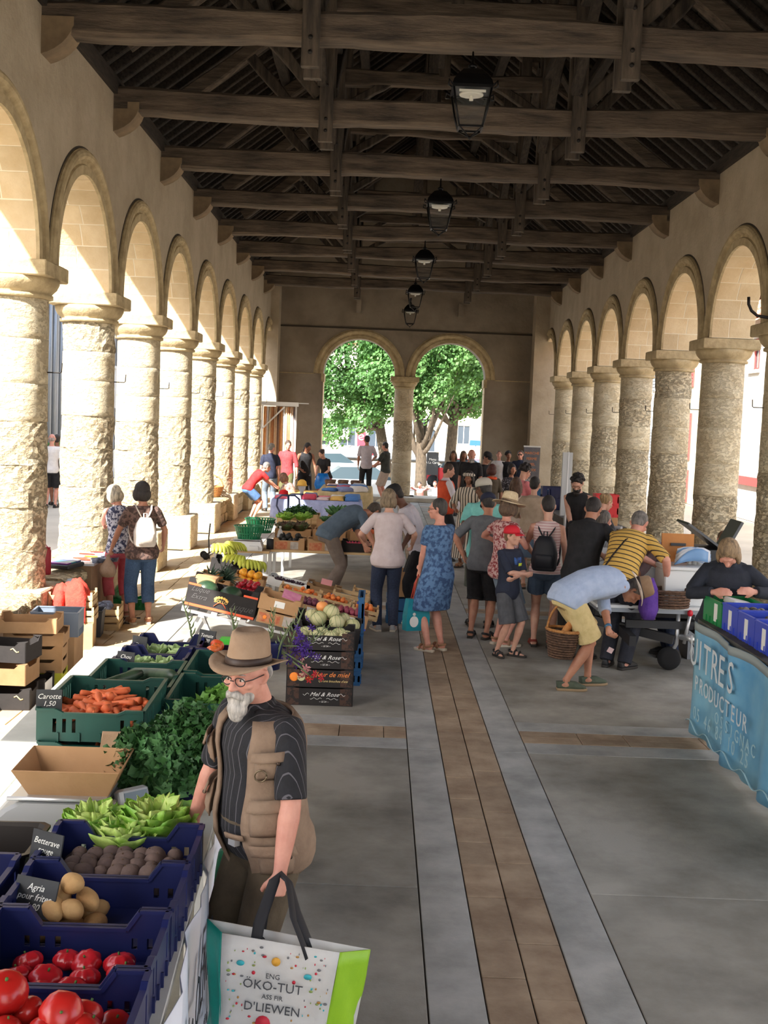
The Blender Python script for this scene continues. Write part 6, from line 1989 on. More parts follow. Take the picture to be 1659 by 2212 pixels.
# green and blue crates behind the scale
G2 = 'dark green plastic crates on the front stall'
cr_car0 = plastic_crate('plastic_crate', (-1.335, 5.70, TZ), .03, .47, .66, .13, GREENP, 'lower dark green crate of carrots, nearest green one', G2, dip=.12)
cr_car = plastic_crate('plastic_crate', (-1.335, 5.74, TZ + .135), .03, .50, .70, .15, GREENP, 'upper dark green crate heaped with carrots', G2, dip=.12)
cr_zuc = plastic_crate('plastic_crate', (-1.34, 6.50, TZ + .06), .03, .47, .68, .16, GREENP, 'dark green crate of dark courgettes behind the carrots', G2, dip=.12)
cr_gr1 = plastic_crate('plastic_crate', (-.86, 6.22, TZ + .06), .03, .42, .62, .16, GREENP, 'dark green crate with a small bunch of green herbs', G2, dip=.12)
cr_gr2 = plastic_crate('plastic_crate', (-.88, 6.90, TZ + .06), .03, .42, .60, .16, GREENP, 'empty dark green crate behind the herbs crate', G2, dip=.12)
cr_bl3 = plastic_crate('plastic_crate', (-.84, 5.62, TZ + .02), .03, .44, .50, .15, BLUEP, 'dark blue crate half hidden by the parsley bunches', G1)
cr_cab = plastic_crate('plastic_crate', (-1.36, 7.10, TZ + .05), .03, .42, .40, .16, BLUEP, 'nearer blue crate of pale green cabbages', G1)
cr_cab2 = plastic_crate('plastic_crate', (-1.34, 7.54, TZ + .05), .03, .42, .40, .16, BLUEP, 'farther blue crate of pale green cabbages', G1)
cr_tmx = plastic_crate('plastic_crate', (-.93, 7.50, TZ + .05), .03, .40, .40, .16, BLUEP, 'dark blue crate with orange tomatoes behind the hat', G1)
for c_ in (cr_cab, cr_cab2):
 MB().box((-.06, -.2065, .075), (.06, -.2045, .11)).obj('paper_tag', M('tag_yellow', srgb(226, 230, 190), 0.7), c_)
# carrots: tapered roots lying along many directions
CAR = M('carrot_skin', srgb(222, 116, 66), 0.6, srgb(198, 92, 50), 8, 4, bump=.002, bscale=50, rnd=.10)
def carrot(L, r):
 m = MB().tube([(-L / 2, 0, 0), (-L / 2 + .005, 0, 0), (-L * .3, .001, 0), (0, .002, 0), (L * .35, .001, 0), (L / 2, -.002, 0)], [r * .5, r, r * .95, r * .8, r * .45, r * .1], 10)
 return tag(m.obj('carrot', CAR), None, 'carrot')
cps = [carrot(.12, .019), carrot(.15, .016), carrot(.10, .021)]
first = True
for i in range(96):
 p = cps[i % 3]
 o = p if i < 3 else dup(p)
 x = -1.335 + rng.gauss(0, .10) + (-.02)
 x = min(max(x, -1.53), -1.14)
 y = rng.uniform(5.50, 6.0)
 dz = .055 * (1 - ((x + 1.35) / .2) ** 2) + rng.uniform(0, .04)
 o.location = (x, y, TZ + .155 + max(0, dz) + .01 * rng.random())
 o.rotation_euler = (rng.uniform(0, 6), rng.uniform(-.2, .25), rng.uniform(0, 6.28))
 o['label'] = 'orange carrot in the heaped dark green crate'
 o['group'] = 'carrots in the upper green crate'
for i in range(16):
 o = dup(cps[i % 3], (rng.uniform(-1.5, -1.2), rng.uniform(5.43, 5.5), TZ + rng.uniform(.04, .085)), (rng.uniform(0, 6), rng.uniform(-.2, .2), rng.uniform(0, 6.28)), 'orange carrot showing below the rim, in the lower green crate')
 o['group'] = 'carrots in the lower green crate'
ZUC = M('courgette_skin', srgb(34, 52, 38), 0.45, srgb(58, 78, 56), 12, 4)
for i, (x, y, z, a, L, r) in enumerate(((-1.45, 6.42, .17, .9, .42, .032), (-1.28, 6.60, .19, -.75, .46, .035), (-1.40, 6.36, .13, .15, .26, .034), (-1.27, 6.36, .13, -.2, .22, .036), (-1.42, 6.66, .12, .3, .3, .034))):
 pts_ = [(-L / 2 + L * q / 8, .03 * math.cos((q - 4) / 4 * 1.4), 0) for q in range(9)]
 m = MB().tube(pts_, [r * .5] + [r] * 7 + [r * .6], 12)
 tag(m.obj('courgette', ZUC, None, (x, y, TZ + z), (0, -.15 if i < 2 else 0, a)),
  ('long dark courgette leaning up to the left corner of its crate', 'long dark courgette leaning up to the right corner of its crate', 'short courgette in front, left, in the green crate', 'short courgette in front, right, in the green crate', 'courgette lying at the back left of the green crate')[i], 'courgette', 'courgettes in the green crate')
CAB = M('cabbage_leaf', srgb(176, 200, 140), 0.5, srgb(146, 176, 108), 6, 4, bump=.004, bscale=18)
for i, (x, y) in enumerate(((-1.30, 7.10), (-1.44, 7.12), (-1.27, 7.50), (-1.42, 7.52))):
 leafy('cabbage', (x, y, TZ + .08), .095, 9, CAB, ('round pale cabbage, right one in the nearer blue crate', 'pale cabbage, left one in the nearer blue crate', 'pale cabbage, right one in the farther blue crate', 'pale cabbage, left one in the farther blue crate')[i], 'cabbage', 60 + i, 'cabbages in the blue crates', CAB, 1.1, .95, .05, .003)
ORT = M('orange_tomato_skin', srgb(226, 120, 60), 0.3, srgb(200, 70, 44), 4, 3)
fill(cr_tmx, [fruit('tomato', ORT, .045, .82, .14, 6, STEM, 'tomato', lobe_amp=.03)], .36, .36, .02, 14, .046, 'orange red tomato in the blue crate behind the hat', 'orange tomatoes behind the hat', rng, 2, .85)
slate_label((-1.53, 5.42, TZ + .27), .12, 'slate sign on the corner of the carrot crate', 'Carotte\n1,50', .12, .10, -.1, .034)
slate_label((-1.50, 6.16, TZ + .16), .05, 'dark slate sign on the courgette crate', 'Courgette\n2,00', .12, .08, -.1, .026)
slate_label((-1.50, 6.92, TZ + .12), -.35, 'slate sign at the corner of the nearer cabbage crate', 'Chou\nlapin\n1,50', .12, .13, -.15, .034)
slate_label((-1.52, 7.42, TZ + .14), -.5, 'slate sign at the corner of the farther cabbage crate', 'Chou', .12, .11, -.15, .034)
slate_label((-1.12, 7.62, TZ + .16), -.55, 'slate sign standing between cabbages and orange tomatoes', 'Tomate\n3,20', .14, .11, -.3, .034)
# parsley and celery bunches in a blue bucket
PARS = M('parsley_leaf', srgb(58, 104, 48), 0.6, srgb(36, 76, 34), 14, 4)
PARS2 = M('celery_leaf', srgb(92, 136, 84), 0.6, srgb(60, 108, 58), 10, 4)
HERB = M('herb_leaf', srgb(120, 168, 74), 0.6, srgb(84, 136, 52), 10, 4)
def herb_bunch(name, loc, rx, ry, h, n, mat, stemm, label, cat, seed, leaf=.02, z_low=-.12, group=None, spread=1.0):
 rg = random.Random(seed)
 root = root_at(name, loc, (0, 0, 0), label, cat, group)
 st = MB()
 V, F = [], []
 for i in range(n):
  a = rg.uniform(0, 2 * PI)
  f = math.sqrt(rg.random())
  e = Vector((rx * f * math.cos(a), ry * f * math.sin(a), z_low * f * f + h * (1 - .55 * f * f) * rg.uniform(.75, 1.05)))
  mid = Vector((e.x * .35, e.y * .35, e.z * .6 + .03))
  if i % 3 == 0:
   st.tube([(0, 0, 0), mid, e], .0035, 5)
  for q in range(9):
   c = mid.lerp(e, rg.uniform(.35, 1.1)) + Vector((rg.gauss(0, .018), rg.gauss(0, .018), rg.gauss(0, .015)))
   nrm = Vector((rg.gauss(0, 1), rg.gauss(0, 1), rg.gauss(.6, 1))).normalized()
   u = nrm.orthogonal().normalized()
   u.rotate(Matrix.Rotation(rg.uniform(0, 6.28), 3, nrm).to_quaternion())
   w = nrm.cross(u)
   s = leaf * rg.uniform(.7, 1.3)
   b = len(V)
   # three-lobed leaf
   V += [c - u * s, c - u * s * .1 + w * s * .9, c + u * s * .2 + w * s * .35, c + u * s * 1.1, c + u * s * .2 - w * s * .35, c - u * s * .1 - w * s * .9]
   V[-1] += nrm * s * .2; V[-5] += nrm * s * .2
   F += [(b, b + 1, b + 2), (b, b + 2, b + 3, b + 4), (b, b + 4, b + 5)]
 st.obj('stalks', stemm, root)
 me = bpy.data.meshes.new('leaves')
 me.from_pydata([tuple(v) for v in V], [], F)
 me.materials.append(mat)
 tag(link('leaves', me, root), kind='stuff')
 return root
bk = root_at('bucket', (-.815, 5.03, TZ), (0, 0, 0), 'blue bucket holding the parsley on the white table', 'bucket')
MB().lathe([(.0, 0), (.085, 0), (.105, .16), (.11, .165), (.11, .175), (.1, .175), (.08, .02), (0, .02)], 28).obj('bucket_body', BLUEP, bk)
herb_bunch('parsley', (-.80, 5.03, TZ + .15), .26, .24, .27, 420, PARS, STEM, 'big dark green bunch of flat parsley in the blue bucket', 'parsley', 5, .020)
herb_bunch('parsley', (-1.02, 4.99, TZ + .08), .17, .16, .25, 200, PARS, STEM, 'dark parsley bunch at the left, beside the paper bag', 'parsley', 6, .022)
herb_bunch('celery', (-.90, 4.93, TZ + .14), .18, .15, .16, 90, PARS2, STEM, 'celery with broad pale leaves drooping in front of the bucket', 'celery', 7, .040, -.16)
herb_bunch('herbs', (-.80, 6.10, TZ + .12), .12, .12, .12, 70, HERB, STEM, 'light green herb bunch in the dark green crate', 'herbs', 8, .026, -.02)
bag_p = root_at('paper_bag', (-1.12, 5.20, TZ), (0, 0, .1), 'crumpled brown paper bag leaning on the carrot crate', 'bag')
m = MB()
rgp = random.Random(4)
m.loft([[(x * s + rgp.uniform(-.006, .006), y * s2 + rgp.uniform(-.006, .006), z + (rgp.uniform(-.008, .008) if z > .2 else 0)) for x, y in ((-.1, -.05), (0, -.06), (.1, -.05), (.105, 0), (.1, .05), (0, .055), (-.1, .05), (-.105, 0))] for z, s, s2 in ((0, .95, 1), (.06, 1, 1), (.12, 1, .9), (.18, 1, .7), (.24, 1.0, .35))], smooth=False)
m.obj('bag_paper', M('kraft', srgb(176, 146, 116), 0.8, srgb(158, 128, 98), 6, 5, bump=.006, bscale=20), bag_p)
tag(MB().box((-.03, -.002, 0), (.03, .002, .09)).obj('price_slate', SLATE, None, (-.985, 5.12, TZ + .19), (-.1, .05, .5)), 'small striped price card beside the paper bag', 'price sign')
MB().box((-.085, -.03, 0), (.085, .03, .012)).tube([(.06, .02, .01), (.11, .05, .03), (.15, .08, .02)], .012, 6).obj('belt_pouch', DARKP, None, (-.86, 4.70, TZ), (0, 0, .2))
tag(bpy.data.objects['belt_pouch'], 'black belt pouch lying on the white table', 'pouch')
# small green box with a battery pack seen behind the hat, gladioli in front of the fruit stall
gb_ = root_at('green_carton', (-1.02, 8.1, TZ + .07), (0, 0, 0), 'bright green small carton on a black box behind the tomatoes crate', 'box')
MB().box((-.06, -.05, 0), (.06, .05, .06)).obj('carton_top', M('lime', srgb(84, 210, 70), 0.5), gb_)
MB().box((-.065, -.055, -.07), (.065, .055, 0)).obj('black_box', DARKP, gb_)
FLV = M('flower_violet', srgb(84, 44, 150), 0.6, srgb(60, 30, 120), 20, 3)
FLR = M('flower_red', srgb(206, 44, 56), 0.6)
FLP = M('flower_pink', srgb(232, 160, 160), 0.6)
SPIKE = M('gladiolus_green', srgb(128, 142, 100), 0.6, srgb(98, 116, 74), 12, 3)
vase = root_at('flower_bucket', (-.72, 7.25, 0), (0, 0, 0), 'bucket of cut gladioli hidden behind the old man', 'bucket')
MB().lathe([(0, 0), (.12, 0), (.15, .3), (.15, .31), (.0, .31)], 24).obj('bucket_body', BLUEP, vase)
vase.location = (-.70, 7.75, TZ)
vase.scale = (.6, .6, .6)
gl_specs = ((-1.24, 7.95, 1.17, -.10), (-.95, 8.0, 1.10, -.05), (-.72, 8.0, 1.12, .02), (-.58, 7.9, 1.15, .10), (-.66, 7.7, 1.08, .12), (-.50, 7.85, 1.05, .22))
for i, (x, y, zt, dx) in enumerate(gl_specs):
 r = root_at('gladiolus', (x, y, .74), (0, 0, 0), ('gladiolus spike farthest left, over the hat crown', 'gladiolus spike over the middle of the hat', 'gladiolus spike right of the hat crown, upright', 'gladiolus spike leaning right in front of the melon boxes', 'short gladiolus spike low beside the hat brim', 'gladiolus spike leaning farthest to the right')[i], 'flower', 'gladiolus spikes behind the hat')
 H = zt - .74
 MB().tube([(0, 0, 0), (dx * .3, 0, H * .5), (dx, 0, H)], [.006, .005, .002], 6).obj('stem', SPIKE, r)
 bd = MB()
 for q in range(12):
  t = .35 + .62 * q / 12
  s = 1 if q % 2 else -1
  c = Vector((dx * t * t, 0, H * t))
  bd.tube([c, c + Vector((s * .012, -.006, .02)), c + Vector((s * .02, -.008, .05))], [.004, .009 * (1.2 - t), .002], 6)
 tag(bd.obj('buds', SPIKE, r), kind='stuff')
def blooms(loc, mat, n, sp, label, seed):
 rg = random.Random(seed)
 r = root_at('flower_cluster', loc, (0, 0, 0), label, 'flower', 'cut flowers behind the old man')
 for i in range(n):
  c = Vector((rg.gauss(0, sp[0]), rg.gauss(0, sp[1]), rg.gauss(0, sp[2])))
  m = MB()
  for k in range(6):
   a = k * PI / 3
   m.sheet([[(0, 0, 0), (0, 0, 0.001)], [(.016 * math.cos(a - .3), .016 * math.sin(a - .3), .014), (.016 * math.cos(a + .3), .016 * math.sin(a + .3), .014)], [(.030 * math.cos(a - .15), .030 * math.sin(a - .15), .014), (.030 * math.cos(a + .15), .030 * math.sin(a + .15), .014)]], .002)
  m.obj('blossom', mat, r, c, (rg.uniform(.6, 2), rg.uniform(-.5, .5), rg.uniform(0, 6)))
 MB().tube([Vector((-.68, 7.75, .90)) - Vector(loc), (0, 0, 0)], .006, 6).obj('stem', SPIKE, r)
blooms((-.50, 7.75, .90), FLV, 34, (.05, .03, .09), 'violet gladiolus blossoms right of the hat', 1)
blooms((-.40, 7.7, .70), FLR, 6, (.03, .02, .02), 'red blossoms low beside the violet ones', 2)
blooms((-.46, 7.72, .78), FLP, 5, (.02, .02, .06), 'pale pink blossoms between violet ones and melon boxes', 3)
# ---------------------------------------------------------------- sloping fruit stall
SL = math.atan(.20)
def zb(x, s=.20):
 return .60 - s * (x + 1.8)
def on_slope(x, y, dz=0.0, rz=0.0):
 return (x, y, zb(x) + dz), (0, SL, rz)
stand = root_at('sloping_stand', (-1.02, 12.6, zb(-1.02)), (0, SL, 0), 'white metal trestle stand sloping down to the aisle under the fruit crates', 'stand')
for i in range(6):
 MB().box((-.84 + i * .285, -1.6, -.03), (-.84 + i * .285 + .06, 1.75, -.005)).obj('rail', METAL, stand)
for y in (-1.6, -.5, .6, 1.7):
 MB().box((-.84, y, -.055), (.86, y + .04, -.03)).obj('cross_rail', METAL, stand)
for y in (11.1, 12.4, 13.9):
 for x0, x1 in ((-1.95, -1.68), (-1.45, -1.68), (-.75, -.45), (-.25, -.45)):
  m = MB().bar((x0, y, 0), (x1, y + .05, zb(x1) - .06), .03, .03)
  o = m.obj('leg', METAL, stand)
  o.matrix_parent_inverse = (Matrix.Translation(stand.location) @ Euler(stand.rotation_euler).to_matrix().to_4x4()).inverted()
loc, rot = on_slope(-1.50, 11.27)
wmb = carton('carton', loc, 0, .68, .44, .27, BLACKC, 'big black printed watermelon box with orange stripes at the stall corner', 'cartons on the sloping stand', rot=rot, low=.74, inside=CARD_D)
ORS = M('print_orange', srgb(226, 92, 52), 0.6)
YLW = M('print_yellow', srgb(226, 180, 90), 0.6)
GRY = M('print_grey', srgb(72, 70, 70), 0.7)
MB().box((-.34, -.226, .005), (.34, -.2245, .03)).obj('printed_stripe', ORS, wmb)
MB().box((-.34, -.226, .205), (-.22, -.2245, .225)).obj('printed_stripe', ORS, wmb)
MB().box((.20, -.226, .205), (.34, -.2245, .225)).obj('printed_stripe', ORS, wmb)
em = MB()
em.tube([(-.06 + .12 * q / 10, -.2265, .05 + .045 * math.sin(q / 10 * PI)) for q in range(11)], .010, 6, flat=.3)
em.obj('emblem_ribbon', ORS, wmb)
em = MB()
for q in range(7):
 a = PI * (q + .5) / 7
 em.ball((.06 * math.cos(a), -.2265, .115 + .03 * math.sin(a)), (.014, .002, .014), 8, 6)
em.obj('emblem_fruit', YLW, wmb)
text('lettering', 'BOLLO', YLW, wmb, .042, (0, -.2275, .105), (PI / 2, 0, 0))
text('lettering', 'Luque', GRY, wmb, .09, (.2, -.2265, .09), (PI / 2, 0, 0), shear=.5)
text('lettering', 'Luque\nExtra', GRY, wmb, .07, (-.22, -.2265, .14), (PI / 2, 0, 0), shear=.5)
WM = M('watermelon_rind', srgb(28, 48, 34), 0.4, srgb(48, 76, 50), 5, 4)
for i, (x, y) in enumerate(((-1.42, 11.30), (-1.66, 11.32))):
 m = MB().ball((0, 0, 0), (.115, .10, .10), 24, 16)
 tag(m.obj('watermelon', WM, None, (x, y, zb(x) + .14), (0, 0, .3)), ('dark green watermelon, right one in the black box', 'dark green watermelon, left one in the black box')[i], 'watermelon', 'watermelons in the black box')
loc, rot = on_slope(-1.60, 11.28, .19)
m = MB().box((-.10, -.13, 0), (.10, .13, .10)); wd_ = m.obj('cardboard_divider', CARD, None, loc, rot); wd_.location = (-1.69, 11.45, zb(-1.69) + .16); tag(wd_, 'plain cardboard divider standing in the watermelon box', 'cardboard')
loc, rot = on_slope(-.94, 11.27)
b0 = carton('carton', loc, 0, .40, .42, .13, CARD, 'lower cardboard fruit box with red print and an orange sun, beside the black box', 'cartons on the sloping stand', rot=rot, low=.9)
MB().box((-.19, -.216, .015), (.02, -.2145, .10)).obj('print', M('print_rust', srgb(178, 92, 60), 0.7, srgb(196, 140, 100), 20, 3), b0)
MB().ball((-.13, -.216, .06), (.02, .002, .02), 12, 8).obj('print_sun', M('print_sun', srgb(244, 140, 50), 0.5), b0)
MB().box((.05, -.216, .01), (.19, -.2145, .11)).obj('print_panel', M('print_greywhite', srgb(190, 184, 176), 0.7, srgb(160, 150, 142), 20, 3), b0)
loc, rot = on_slope(-.93, 11.27, .135)
b1 = carton('carton', loc, 0, .40, .42, .15, CARD, 'upper open cardboard box with white sticker and pink paper', 'cartons on the sloping stand', rot=rot, low=.85)
MB().box((-.05, -.218, .045), (.05, -.2145, .105)).obj('sticker', PAPER, b1)
MB().sheet([[(.0, -.17, .10 + .05), (.18, -.18, .13)], [(.0, .02, .20), (.18, .0, .18)]], .003, smooth=False).obj('pink_paper', M('pink_print', srgb(222, 150, 176), 0.7, srgb(206, 120, 156), 14, 3), b1)
leafy('lettuce', (-1.03, 11.25, zb(-1.03) + .15), .07, 10, PARS2, 'small green leafy head inside the open cardboard box', 'lettuce', 9)
# melon boxes: a stack on the floor, one more tilted on top, blue crates behind
MELON = M('melon_rind', srgb(206, 200, 156), 0.7, srgb(182, 180, 132), 5, 4, bump=.003, bscale=60)
MGR = M('melon_groove', srgb(108, 136, 84), 0.7)
MO = M('melon_orange', srgb(238, 158, 92), 0.5)
def melon(r, mat=MELON):
 root = fruit('melon', mat, r, .93, .05, 10, STEMB, 'melon', n=40, m=14, lobe_amp=-.018)
 for j in range(10):
  a = 2 * PI * (j + .5) / 10
  pts_ = []
  for q in range(1, 12):
   t = -PI / 2 + PI * q / 12
   pts_.append((math.cos(t) * r * .996 * math.cos(a), math.cos(t) * r * .996 * math.sin(a), math.sin(t) * r * .93))
  MB().tube(pts_, .0022, 5).obj('groove', MGR, root)
 return root
GM = 'black melon boxes stacked on the floor'
mz = 0
names_m = ('lowest black melon box on the floor', 'second black melon box with orange lettering and melon picture', 'third black melon box from the floor', 'fourth black melon box, open with melon tops showing')
for i in range(4):
 w_ = .565
 bx_ = carton('melon_box', (-.445, 9.93, mz), .02, w_, .42, .158, BLACKC, names_m[i], GM, low=.80 if i == 3 else .93, inside=CARD_D)
 BR = M('print_brown', srgb(70, 48, 38), 0.8, srgb(34, 28, 26), 26, 4, contrast=(.48, .55))
 for sx in (-1, 1):
  MB().box((sx * .225 - .05, -.217, .006), (sx * .225 + .05, -.2145, .15)).obj('brown_print', BR, bx_)
 if i != 1:
  text('lettering', 'Mel & Rose', PAPER, bx_, .048, (.04, -.2175, .098), (PI / 2, 0, 0), shear=.5, sx=1.1)
  fl2 = MB()
  for s in (-1, 1):
   fl2.tube([(.04 + s * (.13 + .05 * q / 8), -.2175, .098 + .010 * math.sin(q / 8 * 6.28)) for q in range(9)], .0017, 5)
   fl2.tube([(.04 + s * (.02 + .10 * q / 10), -.2175, .062 + .007 * math.sin(q / 10 * 12)) for q in range(11)], .0015, 5)
  fl2.obj('flourish', PAPER, bx_)
  text('lettering', '~ LE 24 ~', PAPER, bx_, .02, (.04, -.2175, .036), (PI / 2, 0, 0))
 else:
  text('lettering', 'Fleur de miel', M('print_orange_soft', srgb(232, 140, 70), 0.6), bx_, .058, (.09, -.2175, .11), (PI / 2, 0, 0), shear=.4)
  text('lettering', "Qu'une bouchee d'ete", M('print_cream', srgb(214, 190, 130), 0.6), bx_, .028, (.11, -.2175, .055), (PI / 2, 0, 0), shear=.4)
  MB().ball((-.16, -.217, .085), (.035, .003, .035), 16, 8).obj('melon_picture', MELON, bx_)
  MB().ball((-.22, -.217, .085), (.04, .002, .04), 6, 6).obj('flower_picture', M('print_sun', srgb(244, 140, 50), 0.5), bx_)
  MB().ball((-.10, -.217, .07), (.025, .002, .018), 6, 6).obj('slice_picture', M('print_sun', srgb(244, 140, 50), 0.5), bx_)
 mz += .160
mel0 = melon(.068)
spots_ = [(-.62, 9.86), (-.49, 9.85), (-.36, 9.86), (-.235, 9.87), (-.60, 10.0), (-.45, 10.0), (-.3, 10.0)]
for i, (x, y) in enumerate(spots_):
 o = mel0 if i == 0 else dup(mel0)
 o.location = (x, y, .48 + .085)
 o.rotation_euler = (jit(.5), jit(.5), jit(3))
 tag(o, 'pale ribbed melon in the fourth box of the floor stack', None, 'melons in the stacked open box')
mb2 = carton('melon_box', (-.44, 10.62, .41), 0, .60, .42, .19, BLACKC, 'tilted open black melon box above the stack, one orange fruit among melons', None, rot=(.10, .14, 0), low=.6, inside=CARD_D)
BR = _mats['print_brown']
MB().box((-.295, -.217, .006), (-.15, -.2145, .12)).obj('brown_print', BR, mb2)
text('lettering', 'Mel & Rose', PAPER, mb2, .05, (.02, -.2175, .065), (PI / 2, 0, 0), shear=.5)
for i, (x, y, z, s) in enumerate(((-.51, 10.58, .60, 1.1), (-.40, 10.66, .65, 1.15), (-.34, 10.54, .58, 1.05), (-.20, 10.60, .54, 1.05), (-.58, 10.72, .60, 1.0), (-.29, 10.75, .57, 1.0))):
 o = dup(mel0, (x, y, z), (jit(.6), jit(.6), jit(3)), 'pale ribbed melon in the tilted open box', (s, s, s))
 o['group'] = 'melons in the tilted box'
om = fruit('melon', MO, .058, .9, .05, 0, STEMB, 'melon'); om.location = (-.49, 10.78, .68); tag(om, 'single orange fruit behind the melons in the tilted box')
for i in range(3):
 plastic_crate('plastic_crate', (-.44, 10.72, i * .13), .0, .66, .42, .125, BLUET, ('teal blue crate at the bottom of the stack behind the melon boxes', 'second teal blue crate from the floor behind the melon boxes', 'top teal blue crate under the tilted melon box')[i], 'teal blue crates behind the melon boxes', dip=.1)
# tall side wall of crates at the aisle corner
for i in range(2):
 plastic_crate('plastic_crate', (-.13, 11.45, .0 + i * .36), 0, .05, .5, .35, BLUET, ('lower upended blue crate at the aisle corner of the stand', 'upper upended blue crate at the aisle corner of the stand')[i], 'upended blue crates at the aisle corner', dip=.0)
# row two
PLUM = M('plum_skin', srgb(134, 66, 84), 0.5, srgb(104, 54, 76), 5, 4, rnd=.15)
PLUMR = M('red_plum_skin', srgb(172, 76, 92), 0.5, srgb(132, 52, 76), 5, 4, rnd=.15)
APR = M('apricot_skin', srgb(240, 150, 70), 0.6, srgb(226, 112, 56), 5, 4, rnd=.1)
NEC = M('nectarine_skin', srgb(190, 38, 50), 0.3, srgb(148, 24, 40), 5, 4, rnd=.15)
ORA = M('orange_skin', srgb(246, 182, 50), 0.5, srgb(240, 160, 40), 30, 3, bump=.001, bscale=90)
BANM = M('banana_skin', srgb(206, 206, 84), 0.5, srgb(176, 186, 64), 8, 4, rnd=.08)
PINE = M('pineapple_skin', srgb(196, 128, 60), 0.8, srgb(120, 84, 44), 30, 3, bump=.006, bscale=60)
PLEAF = M('pineapple_leaf', srgb(62, 88, 66), 0.5, srgb(44, 68, 52), 10, 3)
plum = fruit('plum', PLUM, .026, 1.05, .08, 0, None, 'plum', cleft=.06, n=12, m=8)
plum2 = fruit('plum', PLUMR, .026, 1.05, .08, 0, None, 'plum', cleft=.06, n=12, m=8)
apr = fruit('apricot', APR, .026, .95, .1, 0, None, 'apricot', cleft=.08, n=12, m=8)
nec = fruit('nectarine', NEC, .032, .95, .1, 0, None, 'nectarine', cleft=.06, n=12, m=8)
ora = fruit('orange', ORA, .040, .97, .03, 0, None, 'orange', n=14, m=10)
GS = 'cartons on the sloping stand'
def slope_carton(x, y, w, d, h, mat, label, dz=0, **kw):
 loc, rot = on_slope(x, y, dz)
 return carton('carton', loc, 0, w, d, h, mat, label, GS, rot=rot, **kw)
c1 = slope_carton(-.66, 12.10, .37, .42, .15, CARD, 'cardboard box of dark plums with a white sticker', low=.85)
MB().box((-.06, -.218, .07), (.03, -.2145, .11)).obj('sticker', PAPER, c1)
MB().box((-.185, -.218, .0), (.185, -.2145, .02)).obj('blue_print', BLUEL, c1)
c2 = slope_carton(-.27, 12.10, .37, .42, .15, CARD, 'cardboard box of red plums at the aisle end of the stand', low=.85)
MB().box((-.04, -.218, .07), (.05, -.2145, .11)).obj('sticker', PAPER, c2)
MB().box((-.185, -.218, .0), (.185, -.2145, .02)).obj('blue_print', BLUEL, c2)
fill(c1, [plum], .34, .38, .07, 56, .028, 'dark purple plum in the left plum box', 'dark plums', rng, 2)
fill(c2, [plum2], .34, .38, .07, 56, .028, 'reddish plum in the right plum box', 'red plums', rng, 2)
c3 = slope_carton(-1.02, 12.12, .34, .40, .12, CARD_D, 'shallow brown carton of very dark plums between nectarines and plums', low=.85)
fill(c3, [dup(plum)], .30, .34, .02, 24, .028, 'blackish plum in the shallow brown carton', 'blackish plums', rng, 1)
c4 = slope_carton(-1.36, 12.15, .32, .42, .12, PAPER, 'tray of glossy red nectarines with colourful edge', low=.8, inside=BLACKC)
MB().box((-.16, -.218, .005), (.16, -.2145, .06)).obj('coloured_edge', M('print_multi', srgb(120, 110, 190), 0.6, srgb(90, 180, 170), 16, 2), c4)
fill(c4, [nec], .30, .38, .07, 30, .034, 'glossy dark red nectarine in the colourful tray', 'nectarines', rng, 2)
c5 = slope_carton(-1.72, 12.25, .34, .44, .15, CARD, 'pineapple carton with an orange side', low=.8)
MB().box((-.05, -.218, .03), (.15, -.2145, .11)).obj('print', M('print_amber', srgb(232, 150, 80), 0.6), c5)
MB().box((-.17, -.222, .09), (.04, -.2145, .125)).obj('price_card', M('card_yellow', srgb(226, 240, 90), 0.6), c5)
MB().box((-.12, -.222, .02), (-.02, -.2145, .085)).obj('green_card', M('card_teal', srgb(30, 130, 110), 0.6, srgb(200, 220, 210), 40, 2), c5)
for i, (x, y) in enumerate(((-1.80, 12.2), (-1.68, 12.25), (-1.75, 12.38))):
 r = root_at('pineapple', (x, y, zb(x) + .08), (1.15 if i != 2 else 1.0, 0, .5 + .4 * i), ('pineapple lying at the left of its carton', 'pineapple lying at the right of its carton', 'pineapple lying behind the other two')[i], 'pineapple', 'pineapples in their carton')
 MB().lathe([(.01, -.11), (.045, -.10), (.06, -.04), (.06, .04), (.045, .09), (.02, .105)], 16).obj('pineapple_body', PINE, r)
 rg = random.Random(i)
 for q in range(26):
  a = q * 2.4
  t = q / 26
  L = .10 + .09 * math.sin(PI * t)
  o_ = (.55 + .5 * t) * (1 - t * .1)
  sp = .95 - .8 * t
  dv = Vector((math.cos(a) * sp, math.sin(a) * sp, 1 - .6 * sp)).normalized()
  m = MB()
  b0_ = Vector((0, 0, .095 + .02 * t))
  sd = dv.cross(Vector((0, 0, 1))).normalized() * .010
  tip = b0_ + dv * L + Vector((0, 0, -.02 * sp))
  md = b0_ + dv * L * .5 + Vector((0, 0, .02))
  m.sheet([[b0_ - sd, b0_ + sd], [md - sd * .9, md + sd * .9], [tip - sd * .1, tip + sd * .1]], .002)
  m.obj('leaf', PLEAF, r)
